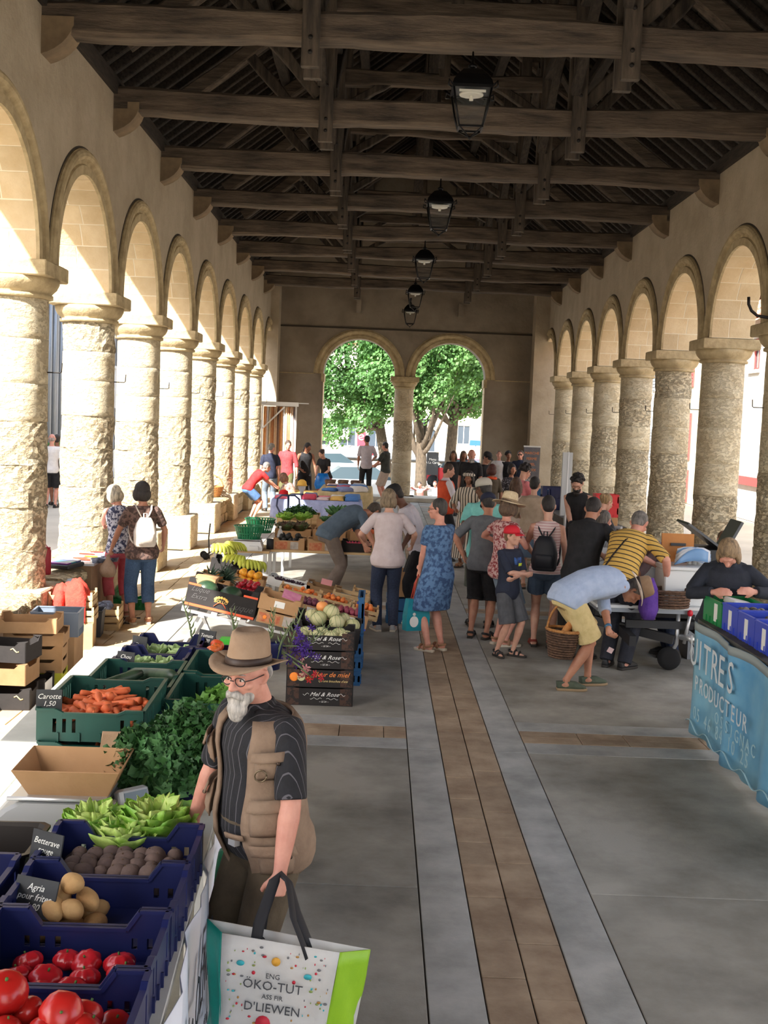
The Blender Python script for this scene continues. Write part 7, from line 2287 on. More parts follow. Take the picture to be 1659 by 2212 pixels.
# row three
c6 = slope_carton(-1.42, 12.80, .34, .36, .15, CARD, 'cardboard box of bright oranges', low=.8)
fill(c6, [ora], .32, .34, .06, 26, .041, 'bright yellow orange citrus in its cardboard box', 'oranges', rng, 2)
loc, rot = on_slope(-.86, 12.95)
w1 = wood_crate('wooden_crate', loc, 0, .46, .34, .11, 'wooden tray of apricots behind the blackish plums', 'wooden fruit trays', rot=rot)
fill(w1, [apr], .42, .30, .035, 40, .028, 'orange apricot in the left wooden tray', 'apricots in the left tray', rng, 2)
for i, (x, y, lb, lb2) in enumerate(((-.46, 12.85, 'wooden tray of apricots with a blue corner, middle one', 'orange apricot in the middle wooden tray'), (-.12, 12.75, 'wooden tray of apricots at the aisle side', 'orange apricot in the tray at the aisle side'))):
 loc, rot = on_slope(x, y)
 w2 = wood_crate('wooden_crate', loc, 0, .36 if i == 0 else .30, .34, .12, lb, 'wooden fruit trays', rot=rot)
 MB().box((-.10, .16, .09), (-.02, .175, .125)).obj('blue_corner', BLUEL, w2)
 fill(w2, [dup(apr)], .32 if i == 0 else .26, .30, .05, 36 if i == 0 else 30, .028, lb2, 'apricots in ' + ('the middle tray' if i == 0 else 'the aisle tray'), rng, 2)
# row four
loc, rot = on_slope(-1.66, 13.55)
c7 = carton('carton', loc, 0, .56, .42, .16, BLACKC, 'dark carton heaped with bananas at the back of the stand', GS, rot=rot, low=.7)
GRP = M('grape_dark', srgb(60, 58, 92), 0.4)
for i, (x, y, z, rz) in enumerate(((-1.84, 13.45, .26, .4), (-1.74, 13.62, .30, 1.0), (-1.62, 13.42, .20, -.2), (-1.50, 13.40, .17, .3), (-1.86, 13.68, .24, .9), (-1.42, 13.55, .16, .1))):
 r = root_at('banana_bunch', (x, y, zb(x) + z), (.1, .15, rz), ('banana bunch at the left front of the heap', 'highest banana bunch of the heap', 'banana bunch in the middle of the dark carton', 'banana bunch third from the right end', 'banana bunch at the far left of the heap', 'banana bunch at the right end of the dark carton')[i], 'bananas', 'banana bunches')
 for q in range(6):
  a = (q - 2.5) * .28
  pts_ = []
  for s in range(8):
   t = s / 7
   rr = .10
   th = -1.1 + 2.1 * t
   pts_.append((math.sin(a) * (.02 + .10 * math.sin(PI * t * .5)), -rr * math.sin(th) * .9 - .04, rr * math.cos(th) * .9 - .06))
  MB().tube(pts_, [.007, .014, .018, .019, .019, .018, .013, .006], 8).obj('banana', BANM, r)
 MB().ball((0, .04, -.02), (.022, .015, .015), 8, 6).obj('crown', STEMB, r)
 r.scale = (1.5, 1.5, 1.5)
loc, rot = on_slope(-1.02, 13.55)
c8 = carton('carton', loc, 0, .50, .36, .10, PAPER, 'white tray of dark cherries behind the oranges', GS, rot=rot, low=.8)
ch = MB()
for i in range(150):
 ch.ball((rng.uniform(-.22, .22), rng.uniform(-.15, .15), .03 + rng.uniform(0, .04)), .013, 7, 5)
tag(tag(ch.obj('cherries', M('cherry', srgb(54, 26, 48), 0.25), None, loc, rot), 'dark cherries heaped in the white tray', 'cherries'), kind='stuff')
for i, (x, y, mt, lb) in enumerate(((-.62, 13.55, CARD_D, 'brown carton at the back beside the cherry tray'), (-.30, 13.45, WOODC, 'x'))):
 loc, rot = on_slope(x, y)
 if i == 0:
  carton('carton', loc, 0, .40, .36, .13, mt, lb, GS, rot=rot, low=.85)
  MB().sheet([[(-.05, -.1, .14), (.08, -.1, .14)], [(-.05, .02, .19), (.08, .02, .19)]], .003, smooth=False).obj('pink_card', FLP, bpy.data.objects[[o.name for o in bpy.data.objects if o.get('label') == lb][0]])
 else:
  wood_crate('wooden_crate', loc, 0, .42, .34, .13, 'empty wooden crate at the back, aisle side of the stand', 'wooden fruit trays', rot=rot)
loc, rot = on_slope(-.14, 13.9)
wood_crate('wooden_crate', loc, 0, .30, .34, .12, 'empty wooden crate farthest back on the stand', 'wooden fruit trays', rot=rot)
# ---------------------------------------------------------------- table with the white scale and green baskets
t2 = root_at('side_table', (-1.86, 15.9, 0), (0, 0, 0), 'small plank table carrying the white scale behind the bananas', 'table')
MB().bbox((-.36, -.45, .60), (.42, .35, .63), .004).obj('top_board', WOODC, t2)
for x in (-.3, .36):
 for y in (-.4, .3):
  MB().box((x - .025, y - .025, 0), (x + .025, y + .025, .6)).obj('leg', METAL, t2)
s2 = root_at('market_scale', (-1.76, 15.65, .63), (0, 0, .05), 'white electronic scale with a green basket on its plate', 'scale')
MB().loft([[(x * a, y * a - .0, z) for x, y in ((-.2, -.2), (.2, -.2), (.2, .18), (-.2, .18))] for z, a in ((0, 1.05), (.05, 1.05), (.11, .95), (.125, .9))], smooth=False).obj('housing', WHITEP, s2)
MB().box((-.17, -.225, .035), (-.03, -.21, .075)).obj('display', M('lcd', srgb(96, 112, 118), 0.2), s2)
MB().box((.04, -.26, .02), (.16, -.2, .07)).obj('printer_lid', WHITEP, s2)
MB().bbox((-.19, -.15, .135), (.19, .17, .147), .003).obj('weighing_plate', METAL, s2)
def round_basket(name, loc, r, h, mat, label, group=None, rot=(0, 0, 0)):
 root = root_at(name, loc, rot, label, 'basket', group)
 m = MB()
 n = 30
 for j in range(n):
  a = 2 * PI * j / n
  a2 = a + .13
  for f0, f1, z0, z1 in ((.74, 1.0, 0, h),):
   p = [(r * f0 * math.cos(a), r * f0 * math.sin(a), z0), (r * f0 * math.cos(a2), r * f0 * math.sin(a2), z0), (r * f1 * math.cos(a2), r * f1 * math.sin(a2), z1), (r * f1 * math.cos(a), r * f1 * math.sin(a), z1)]
   m.sheet([[p[0], p[1]], [p[3], p[2]]], .003, smooth=False)
 tag(m.obj('side_ribs', mat, root), kind='stuff')
 MB().lathe([(0, 0), (r * .74, 0), (r * .75, .02), (0, .012)], 28).obj('basket_floor', mat, root)
 for f, z in ((1.02, h), (.84, h * .42)):
  MB().tube([(r * f * math.cos(2 * PI * q / 32), r * f * math.sin(2 * PI * q / 32), z) for q in range(33)], .008, 6).obj('hoop', mat, root)
 return root
round_basket('plastic_basket', (-1.74, 15.62, .78), .20, .17, GREENB, 'green plastic basket standing on the white scale', 'green round baskets')
round_basket('plastic_basket', (-1.66, 16.3, .80), .21, .19, GREENB, 'green plastic basket behind the one on the scale', 'green round baskets')
bot = root_at('water_bottle', (-1.34, 15.9, .63), (0, 0, 0), 'clear water bottle with blue label beside the white scale', 'bottle')
MB().lathe([(0, 0), (.04, 0), (.042, .02), (.042, .19), (.03, .24), (.014, .27), (.014, .29)], 20).obj('bottle_body', M('pet_clear', (.85, .9, .92), .1, alpha=.35), bot)
MB().lathe([(.0425, .10), (.0435, .10), (.0435, .15), (.0425, .15)], 20).obj('bottle_label', M('label_blue', srgb(90, 100, 190), .5), bot)
MB().lathe([(0, .285), (.016, .285), (.016, .305), (0, .305)], 12).obj('bottle_cap', WHITEP, bot)
tag(MB().lathe([(0, 0), (.05, 0), (.05, .14), (.045, .14), (.045, .02), (0, .02)], 20).obj('dark_cup', DARKP, None, (-1.46, 15.75, .631)), 'dark pot between the scale and the bottle', 'pot')
tag(MB().bbox((-.11, -.16, 0), (.11, .16, .035), .006).obj('order_book', M('book_violet', srgb(96, 84, 150), .6), None, (-2.1, 15.62, .631), (0, 0, .5)), 'violet order book at the left end of the small table', 'book')
# ---------------------------------------------------------------- second vegetable stall further back
st2 = root_at('vegetable_table', (-.75, 17.2, .0), (0, 0, 0), 'trestle table under the crates of greens behind the fruit stall', 'table')
MB().bbox((-.75, -1.5, .60), (.85, 1.6, .63), .004).obj('top_board', WOODC, st2)
for x in (-.65, .75):
 for y in (-1.4, 0, 1.5):
  MB().box((x - .02, y - .02, 0), (x + .02, y + .02, .6)).obj('leg', METAL, st2)
PRN = M('print_rust', srgb(178, 92, 60), 0.7)
GV = 'cartons on the back vegetable table'
specs = [(-1.20, 15.92, .42, .36, .16, CARD, 'red printed carton of avocados at the near left corner'), (-.74, 15.92, .42, .36, .16, CARD, 'red printed carton beside the avocados'),
   (-.28, 15.95, .40, .36, .15, BLACKC, 'dark carton of radishes at the near right'), (-1.2, 16.55, .50, .42, .14, CARD, 'long carton with red oak lettuces'),
   (-.68, 16.6, .46, .42, .14, CARD, 'carton of leeks with pink tags'), (-.16, 16.6, .44, .42, .14, CARD, 'carton of carrots beside the bending man'), (.0, 17.3, .44, .42, .14, BLACKC, 'dark carton behind the carrots'),
   (-1.25, 17.25, .50, .45, .15, WOODC, 'pale crate of bright green salads'), (-.65, 17.3, .5, .45, .15, CARD, 'carton of green artichokes'), (-1.2, 18.05, .55, .45, .15, WOODC, 'pale crate of feathery fennel greens at the back'), (-.5, 18.05, .55, .45, .15, CARD, 'carton of curly kale and cauliflower at the back')]
vc = []
for i, (x, y, w_, d_, h_, mt, lb) in enumerate(specs):
 zz = .63 + (.09 if y > 16.2 else 0) + (.08 if y > 17 else 0)
 if y > 16.2:
  tag(MB().box((-w_ / 2, -d_ / 2, 0), (w_ / 2, d_ / 2, zz - .632)).obj('support_box', CARD_D, None, (x, y, .631)), 'upturned box lifting the ' + lb, 'box', 'upturned boxes on the back table')
 c = carton('carton', (x, y, zz), jit(.05), w_, d_, h_, mt, lb, GV, low=.8)
 if i < 2:
  MB().box((-w_ / 2 + .02, -d_ / 2 - .008, .01), (-.02, -d_ / 2 - .004, h_ * .7)).obj('print', PRN, c)
  MB().box((.02, -d_ / 2 - .008, .01), (w_ / 2 - .08, -d_ / 2 - .004, h_ * .7)).obj('print_panel', _mats['print_greywhite'], c)
 vc.append((x, y, zz, c))
AVO = M('avocado_skin', srgb(46, 44, 40), .6, srgb(30, 30, 28), 20, 3)
av = MB().ball((0, 0, 0), (.035, .035, .048), 12, 10).obj('avocado', AVO); tag(av, None, 'avocado')
av['used'] = 0
fill(vc[0][3], [av], .38, .32, .08, 26, .036, 'dark avocado in the near left carton', 'avocados', rng, 2)
RAD = M('radish_skin', srgb(206, 56, 90), .5)
ra = MB().ball((0, 0, 0), (.016, .016, .02), 8, 6).tube([(0, 0, -.018), (0, 0, -.05)], [.004, .001], 5).obj('radish', RAD); tag(ra, None, 'radish')
fill(vc[2][3], [ra], .36, .32, .08, 60, .02, 'pink radish in the near right carton', 'radishes', rng, 1)
fill(vc[5][3], [dup(cps[0]), dup(cps[1])], .38, .36, .09, 60, .022, 'orange carrot on the back table beside the bending man', 'carrots on the back table', rng, 2)
RLT = M('red_lettuce', srgb(98, 66, 56), .6, srgb(70, 96, 50), 9, 4)
for i, (x, y) in enumerate(((-1.32, 16.5), (-1.12, 16.62))):
 leafy('lettuce', (x, y, .80), .14, 16, RLT, ('red brown oak leaf lettuce at the left', 'red brown oak leaf lettuce at the right')[i], 'lettuce', 30 + i, 'red lettuces')
leafy('lettuce', (-1.38, 17.2, .88), .14, 16, LET, 'bright green salad head in the pale crate, left', 'lettuce', 33)
leafy('lettuce', (-1.12, 17.3, .88), .14, 16, LET, 'bright green salad head in the pale crate, right', 'lettuce', 34)
herb_bunch('fennel', (-1.22, 18.05, .86), .26, .22, .2, 260, PARS, STEM, 'feathery dark fennel greens heaped at the back', 'fennel', 35, .02, .0)
leafy('kale', (-.62, 18.05, .88), .18, 18, PARS2, 'curly grey green kale at the back', 'kale', 36, ruff=.3)
cf = root_at('cauliflower', (-.38, 18.0, .93), (0, 0, 0), 'cream cauliflower beside the kale', 'cauliflower')
m = MB()
for i in range(40):
 d = Vector((rng.gauss(0, 1), rng.gauss(0, 1), abs(rng.gauss(0, 1)))).normalized() * .07
 m.ball(d, .022, 7, 5)
tag(m.obj('florets', M('cauli', srgb(222, 214, 180), .8), cf), kind='stuff')
LEEK = M('leek_green', srgb(96, 140, 80), .5, srgb(220, 226, 200), 5, 2, stretch=(1, 1, 1))
for i in range(7):
 o = MB().tube([(-.18, 0, 0), (0, 0, 0), (.12, 0, .01), (.2, .02, .03)], [.014, .015, .016, .02], 8).obj('leek', LEEK, None, (-.68 + jit(.05), 16.5 + i * .04, .83 + .01 * (i % 2)), (0, -.1, .3 + jit(.2)))
 tag(o, 'leek lying in the carton of leeks', 'leek', 'leeks on the back table')
for i in range(5):
 leafy('artichoke', (-.8 + .1 * i, 17.25 + .05 * (i % 2), .90), .07, 10, PARS2, 'green artichoke in its carton', 'artichoke', 40 + i, 'artichokes', None, 1.2)
# stacked box and teal crates behind the woman in pale pink
for i in range(2):
 plastic_crate('plastic_crate', (.30, 14.05 + .02, i * .16), 0, .30, .40, .155, BLUET, ('lower teal blue crate behind the woman in pale pink', 'upper teal blue crate behind the woman in pale pink')[i], 'teal crates behind the woman', dip=.1)
ob = carton('carton', (.31, 14.06, .33), 0, .30, .40, .32, CARD, 'open brown carton on the teal crates behind the woman in pale pink', low=.95)
# ---------------------------------------------------------------- pallet truck and cloth tables at the far left
ptk = root_at('pallet_truck', (-1.68, 21.5, 0), (0, 0, 0), 'pallet truck with heart-shaped dark blue handle behind the greens', 'pallet truck')
NB = M('truck_blue', srgb(36, 48, 84), .4)
hp_ = [(0, 0, .52), (-.13, 0, .62), (-.215, 0, .78), (-.20, 0, .92), (-.12, 0, .985), (0, 0, .985), (.12, 0, .985), (.20, 0, .92), (.215, 0, .78), (.13, 0, .62), (0, 0, .52)]
MB().tube(hp_, .018, 8).obj('handle_loop', NB, ptk)
MB().tube([(0, 0, .98), (0, .02, .5), (0, .06, .15)], .022, 8).obj('drawbar', NB, ptk)
for x in (-.17, .17):
 MB().box((x - .07, .1, .05), (x + .07, 1.2, .11)).obj('fork', NB, ptk)
MB().lathe([(0, -.03), (.08, -.03), (.08, .03), (0, .03)], 16, TR(0, .08, .08, 0, PI / 2, 0)).obj('wheel', _mats['tyre'], ptk)
def cloth_table(loc, w, d, h, drop, mat, label, seed, rz=0):
 root = root_at('market_table', loc, (0, 0, rz), label, 'table')
 MB().box((-w / 2, -d / 2, h - .03), (w / 2, d / 2, h)).obj('top_board', WOODC, root)
 for x in (-1, 1):
  for y in (-1, 1):
   MB().box((x * (w / 2 - .1) - .02, y * (d / 2 - .1) - .02, 0), (x * (w / 2 - .1) + .02, y * (d / 2 - .1) + .02, h - .03)).obj('leg', METAL, root)
 tc_ = root_at('tablecloth', loc, (0, 0, rz), label.replace('table', 'cloth', 1) if 0 else 'cloth on the ' + label, 'tablecloth')
 rg = random.Random(seed)
 P_ = []
 per = 2 * (w + d)
 n = 96
 loop = []
 for i in range(n):
  s = per * i / n
  if s < w: loop.append((-w / 2 + s, -d / 2, 0, -1))
  elif s < w + d: loop.append((w / 2, -d / 2 + s - w, 1, 0))
  elif s < 2 * w + d: loop.append((w / 2 - (s - w - d), d / 2, 0, 1))
  else: loop.append((-w / 2, d / 2 - (s - 2 * w - d), -1, 0))
 g = []
 for i in range(n + 1):
  x, y, nx, ny = loop[i % n]
  wv = .025 * math.sin(i * .9) + .015 * math.sin(i * 2.3)
  dr = drop * (1 + .06 * math.sin(i * .35))
  g.append([(x * .98, y * .98, h + .006), (x, y, h + .005), (x + nx * .02, y + ny * .02, h - .03)] + [(x + nx * (.03 + wv * t), y + ny * (.03 + wv * t), h - dr * t) for t in (.25, .5, .75, 1)])
 MB().sheet(g, .003).obj('cloth_skirt', mat, tc_)
 MB().box((-w / 2, -d / 2, h + .002), (w / 2, d / 2, h + .008)).obj('cloth_top', mat, tc_)
 return root
cloth_table((-1.27, 23.95, 0), 1.8, .9, .76, .36, cloth('lilac_blue', (168, 178, 218), (152, 162, 206)), 'lilac blue covered table with folded clothes', 1)
cloth_table((-.75, 26.3, 0), 1.15, 2.6, .86, .75, cloth('cream_cloth', (216, 196, 150), (196, 176, 130)), 'cream covered table behind the lilac one', 2)
cloth_table((-1.75, 26.6, 0), .7, 1.4, .72, .6, cloth('golden_cloth', (232, 184, 96), (220, 168, 78)), 'golden covered small table at the left of the cream one', 3)
cols_ = [(92, 140, 206), (206, 214, 226), (58, 72, 120), (236, 120, 136), (214, 86, 110), (232, 190, 110), (150, 160, 200), (236, 214, 214), (120, 150, 190), (240, 236, 230)]
cn = ('bright blue', 'pale grey', 'navy', 'salmon', 'raspberry', 'mustard', 'periwinkle', 'pale rose', 'steel blue', 'off white')
def folded(loc, w, d, h, ci, rz, label, rg):
 n = 10
 g = []
 for k in range(3):
  pass
 m = MB()
 rings = []
 for q in range(7):
  t = q / 6
  z = h * t
  s = (1, 1.03, 1.03, 1.02, 1.0, .96, .85)[q]
  rings.append([((w / 2 * s + rg.uniform(-.01, .01)) * x, (d / 2 * s + rg.uniform(-.01, .01)) * y, z + rg.uniform(-.004, .006)) for x, y in ((-1, -1), (-.5, -1.04), (0, -1), (.5, -1.04), (1, -1), (1.03, 0), (1, 1), (0, 1), (-1, 1), (-1.03, 0))])
 m.loft(rings)
 o = m.obj('folded_cloth', cloth('fold%d' % ci, cols_[ci]), None, loc, (0, 0, rz))
 return tag(o, label, 'cloth', 'folded clothes on the market tables')
rgf = random.Random(77)
k = 0
zone = ('front left', 'front centre', 'front right', 'back left', 'back centre', 'back right')
for i in range(12):
 zx = i % 6
 ci = (3, 1, 4, 7, 5, 0, 6, 2, 8, 3, 9, 0)[i]
 x = -2.0 + (i % 6) * .29
 y = 23.72 if i < 6 else 24.12
 hh = .05 + .03 * (i % 3)
 folded((x, y, .77), .26, .32, hh, ci, jit(.3), f'{cn[ci]} folded garment, {("first","second","third","fourth","fifth","sixth")[i % 6]} from left, {"front" if i < 6 else "back"} row, lilac cloth', rgf)
for i in range(10):
 ci = (0, 6, 9, 5, 4, 0, 2, 8, 1, 7)[i]
 folded((-1.05 + (i % 3) * .3, 25.2 + (i // 3) * .55, .87), .28, .4, .06 + .03 * (i % 3), ci, jit(.4), f'{cn[ci]} folded garment, {("left","middle","right")[i % 3]} of the {("first","second","third","fourth")[i // 3]} row on the cream table', rgf)
BROWNP = M('basket_brown', srgb(130, 104, 84), .9, srgb(96, 74, 60), 20, 3)
for i in range(6):
 o = MB().lathe([(0, 0), (.10, 0), (.13, .12), (.12, .13), (.09, .03), (0, .03)], 14).obj('small_basket', BROWNP, None, (-1.15 + .3 * (i % 3), 27.0 + .4 * (i // 3), .87))
 tag(o, f'small brown basket at the back of the cream table, {("left", "middle", "right")[i % 3]} of the {("near", "far")[i // 3]} three', 'basket', 'small brown baskets')
hd_ = root_at('display_form', (-1.62, 24.25, .77), (0, 0, .2), 'white display head wearing a yellow cap on the lilac cloth', 'display head')
MB().lathe([(.07, 0), (.04, .06), (.04, .12), (.07, .17), (.085, .24), (.07, .31), (.0, .34)], 18).obj('head_form', WHITEP, hd_)
MB().lathe([(.12, .24), (.10, .27), (.09, .33), (.04, .37), (0, .375)], 18).obj('yellow_cap', cloth('cap_yellow', (238, 190, 90)), hd_)
tag(MB().lathe([(.12, 0), (.10, .02), (.09, .08), (.04, .11), (0, .115)], 18).obj('baseball_hat', cloth('cap_red2', (216, 30, 40)), None, (-2.0, 24.28, .80)), 'red cap lying at the left end of the lilac cloth', 'cap')
bb = root_at('blue_bag', (-1.52, 30.95, .55), (0, 0, .3), 'shiny bright blue bag held by the woman in black top', 'bag')
m = MB()
m.loft([[(x * s, y * s2, z) for x, y in ((-.2, -.05), (.0, -.08), (.2, -.05), (.22, 0), (.2, .05), (0, .08), (-.2, .05), (-.22, 0))] for z, s, s2 in ((0, .9, 1), (.12, 1.05, 1.2), (.3, .85, .8), (.42, .6, .4))])
m.obj('bag_body', M('satin_blue', srgb(30, 130, 214), .3, srgb(20, 90, 180), 8, 3), bb)
# curtain frame against the end pier
cf_ = root_at('curtain_frame', (-3.0, 34.0, 0), (0, 0, 0), 'white framed fitting cabin with striped orange and white curtain', 'curtain')
for x in (-.50, .48):
 MB().bar((x, 0, 0), (x, 0, 2.85), .05, .05).obj('frame_post', WHITEP, cf_)
MB().box((-.55, -.12, 2.74), (.55, .05, 2.86)).obj('frame_top', WHITEP, cf_)
MB().bar((-.5, -.06, 2.05), (.15, -.06, 2.72), .05, .04).obj('brace', WHITEP, cf_)
MB().bar((.5, -.02, 2.84), (.85, -.02, 2.84), .03, .03).obj('curtain_rod', WHITEP, cf_)
STR = [(236, 170, 110), (226, 222, 220), (240, 214, 180), (206, 150, 110), (230, 200, 170), (150, 120, 104)]
for i in range(12):
 x0 = -.46 + i * .078
 g = [[(x0 + .078 * u / 4 + (z - 2.7) * -.02 * i / 12, .03 * math.sin(u * 1.6 + i), z) for z in (.35, 1.1, 1.9, 2.72)] for u in range(5)]
 MB().sheet(g, .004).obj('curtain_strip', cloth('strip%d' % (i % 6), STR[i % 6]), cf_)
MB().sheet([[(.44 + .02 * math.sin(u), .04 * math.sin(u * 2), z) if z > 1 else (.34 + .02 * u, .04 * math.sin(u * 2), z) for z in (.3, 1.2, 2.6)] for u in range(6)], .004).obj('grey_drape', cloth('grey_drape', (160, 156, 164)), cf_)
# basket on the far bench, scooter frame near the scale
wbk = root_at('wicker_basket', (-3.80, 26.4, .56), (0, 0, 0), 'wicker basket with a hoop handle on the far bench', 'basket')
WICK = M('wicker', srgb(196, 140, 80), .8, srgb(150, 98, 52), 30, 3, bump=.004, bscale=70)
WICKD = M('wicker_dark', srgb(112, 84, 66), .85, srgb(74, 54, 42), 26, 3, bump=.004, bscale=60)
def wicker(parent, r0, r1, h, mat, n=26, rows=9, el=1.0, rim=None):
 """woven basket: upright stakes with rods passing in front and behind"""
 for rr in range(rows):
  z = h * (rr + .5) / rows
  r = r0 + (r1 - r0) * (z / h)
  pts_ = []
  for q in range(n * 2 + 1):
   a = PI * q / n
   off = .005 * (1 if (q + rr) % 2 else -1)
   pts_.append(((r + off) * math.cos(a), (r + off) * el * math.sin(a), z))
  MB().tube(pts_, h / rows * .46, 5).obj('woven_rod', mat, parent)
 stk = MB()
 for q in range(n):
  a = 2 * PI * q / n
  stk.tube([(r0 * math.cos(a), r0 * el * math.sin(a), 0), (r1 * math.cos(a), r1 * el * math.sin(a), h)], .005, 5)
 tag(stk.obj('stakes', mat, parent), kind='stuff')
 MB().tube([((r1 + .004) * math.cos(2 * PI * q / 40), (r1 + .004) * el * math.sin(2 * PI * q / 40), h + .004) for q in range(41)], [.013 + (.003 if q % 2 else 0) for q in range(41)], 7).obj('rim', rim or mat, parent)
 MB().lathe([(0, 0), (r0, 0), (r0, .008), (0, .008)], 24, TR(0, 0, 0, s=(1, el, 1))).obj('basket_floor', mat, parent)
wicker(wbk, .16, .24, .22, WICK, rows=6)
MB().tube([(.24 * math.cos(PI * q / 16), 0, .2 + .28 * math.sin(PI * q / 16)) for q in range(17)], .012, 6).obj('handle', WICK, wbk)
fs = root_at('folding_trolley', (-2.6, 19.4, 0), (0, 0, .3), 'folded metal luggage trolley lying by the wall left of the scale', 'trolley')
MB().tube([(-.3, 0, .04), (.3, .1, .30), (.42, .1, .30)], .014, 6).tube([(-.3, .2, .04), (.3, .3, .30), (.42, .3, .30)], .014, 6).tube([(-.1, 0, .1), (-.1, .2, .1)], .01, 6).tube([(.3, .1, .30), (.3, .3, .30)], .01, 6).obj('trolley_frame', METAL, fs)
MB().tube([(-.2, .1, .0), (-.22, .1, .35), (-.2, .1, .6)], .012, 6).obj('handle', DARKP, fs)
for y in (-.03, .23):
 MB().lathe([(0, -.015), (.06, -.015), (.06, .015), (0, .015)], 14, TR(-.28, y, .06, PI / 2)).obj('wheel', _mats['tyre'], fs)
tag(MB().bbox((-.09, -.12, 0), (.09, .12, .24), .01).lathe([(0, -.001), (.05, -.001), (.05, .004), (0, .004)], 16, TR(0, -.122, .15, PI / 2)).obj('loudspeaker', DARKP, None, (.62, 35.25, .13)), 'small black loudspeaker at the foot of the end wall column', 'loudspeaker')
# ---------------------------------------------------------------- left side by the benches
def ccolor(i):
 return (CARD, BLACKC, CARD, CARD)[i % 4]
G3 = 'empty cartons stacked on the paving at the left'
stk1 = [(-2.98, 10.15, .0, .48, .36, .13, M('carton_yellow', srgb(196, 196, 60), .8), 'yellow carton at the bottom of the taller cardboard stack'),
  (-2.98, 10.15, .13, .48, .36, .12, CARD, 'second carton of the taller cardboard stack, plain brown'), (-2.98, 10.15, .25, .48, .36, .12, CARD, 'third carton of the taller cardboard stack'),
  (-2.98, 10.15, .37, .50, .38, .12, CARD, 'fourth carton of the taller cardboard stack'), (-3.02, 10.05, .50, .52, .40, .13, CARD, 'top carton with upright handles on the taller cardboard stack')]
for x, y, z, w_, d_, h_, mt, lb in stk1:
 carton('carton', (x, y, z), .12, w_, d_, h_, mt, lb, G3, low=.75, inside=CARD_D)
cartons_b = [(-3.02, 9.35, .0, 'black carton with a white squiggle on the floor at the left edge'), (-3.0, 9.72, .0, 'black printed carton beside the squiggle one on the floor'),
    (-3.05, 9.42, .19, 'brown black carton, second level at the left edge'), (-3.06, 9.50, .36, 'top black carton at the left edge')]
for i, (x, y, z, lb) in enumerate(cartons_b):
 c = carton('carton', (x, y, z), .1 - .06 * i, .50, .36, .17, BLACKC if i != 2 else CARD_D, lb, G3, low=.8, inside=CARD_D)
 if i in (0, 3):
  MB().tube([(.13, -.186, .11), (.15, -.186, .12), (.165, -.186, .105), (.18, -.186, .09), (.2, -.186, .095)], .005, 5).obj('squiggle', M('print_cream', srgb(214, 190, 130), 0.6), c)
 if i == 1:
  MB().box((.252, -.15, .02), (.255, .1, .14)).obj('white_panel', PAPER, c)
plastic_crate('plastic_crate', (-2.93, 10.62, .36), .1, .42, .34, .22, M('plastic_slate', srgb(112, 124, 140), .5), 'grey blue crate behind the taller cardboard stack', None, dip=.0, slots=False)
tag(MB().box((-.2, -.16, 0), (.2, .16, .36)).obj('support_box', CARD, None, (-2.93, 10.62, 0)), 'plain brown box under the grey blue crate', 'box')
tallb = MB().box((-.13, -.2, 0), (.13, .2, .26))
tag(tallb.obj('kraft_box', M('kraft_light', srgb(206, 172, 126), .8, srgb(190, 154, 108), 3, 4), None, (-3.02, 11.85, 0), (0, 0, .15)), 'plain light brown box under the wooden crates', 'box')
wood_crate('wooden_crate', (-3.10, 11.85, .262), .12, .44, .36, .15, 'lower pale wooden crate on the light brown box', 'pale wooden crates by the bench')
wood_crate('wooden_crate', (-3.12, 11.88, .42), .10, .44, .36, .14, 'upper pale wooden crate under the red jacket', 'pale wooden crates by the bench')
jk = root_at('red_jacket', (-3.12, 11.74, .43), (0, 0, 0), 'red orange jacket thrown over the wooden crates', 'jacket')
rgj = random.Random(8)
g = []
for i in range(15):
 u = i / 14
 row = []
 for j in range(15):
  v = j / 14
  x = -.16 + .34 * u
  y = -.16 + .38 * v
  z = .21 - .9 * max(0, .32 - v) + .03 * math.sin(9 * u + 3 * v) + .022 * math.sin(14 * v + 4 * u) + .012 * math.sin(31 * u) - .5 * max(0, abs(u - .5) - .32)
  row.append((x, y + .13 * max(0, .32 - v) * 2, z))
 g.append(row)
RJ = cloth('jacket_red', (222, 72, 56), (200, 54, 44), fold=.02, fs=12)
MB().sheet(g, .02).obj('jacket_body', RJ, jk)
MB().tube([(-.08, -.02, .14), (-.09, -.09, .02), (-.085, -.11, -.12), (-.07, -.11, -.20)], [.05, .055, .05, .045], 12).obj('sleeve', RJ, jk)
MB().lathe([(.05, 0), (.055, .03), (.035, .01)], 14, TR(-.07, -.11, -.23, 0)).obj('cuff', DARKP, jk)
tag(MB().lathe([(.09, 0), (.09, .04), (.06, .09), (0, .10)], 18).obj('black_cap', DARKP, None, (-3.16, 12.02, .575)), 'black cap lying on the upper wooden crate', 'cap')
bkt = root_at('dark_bin', (-3.06, 12.42, 0), (0, 0, .1), 'dark grey bin between the wooden crates', 'bin')
MB().loft([[(x * s, y * s, z) for x, y in ((-.13, -.14), (.13, -.14), (.13, .14), (-.13, .14))] for z, s in ((0, .85), (.27, 1), (.28, 1.05), (.29, 1.05), (.29, .95), (.02, .8))], smooth=False).obj('bin_body', M('plastic_charcoal', srgb(58, 62, 68), .6), bkt)
wood_crate('wooden_crate', (-3.00, 12.90, 0), .1, .30, .42, .26, 'pale wooden crate on the floor with plastic bags inside', 'pale wooden crates by the bench', rows=3)
pb = MB()
for i in range(9):
 pb.ball((jit(.09), jit(.14), .22 + jit(.03)), (.05, .06, .035), 8, 6)
o = pb.obj('plastic_bags', M('film_bluewhite', srgb(176, 184, 204), .3, srgb(60, 66, 84), 9, 3), None, (-3.0, 12.9, .02))
tag(o, 'crumpled plastic bags filling the wooden crate on the floor', 'plastic bags', kind='stuff')
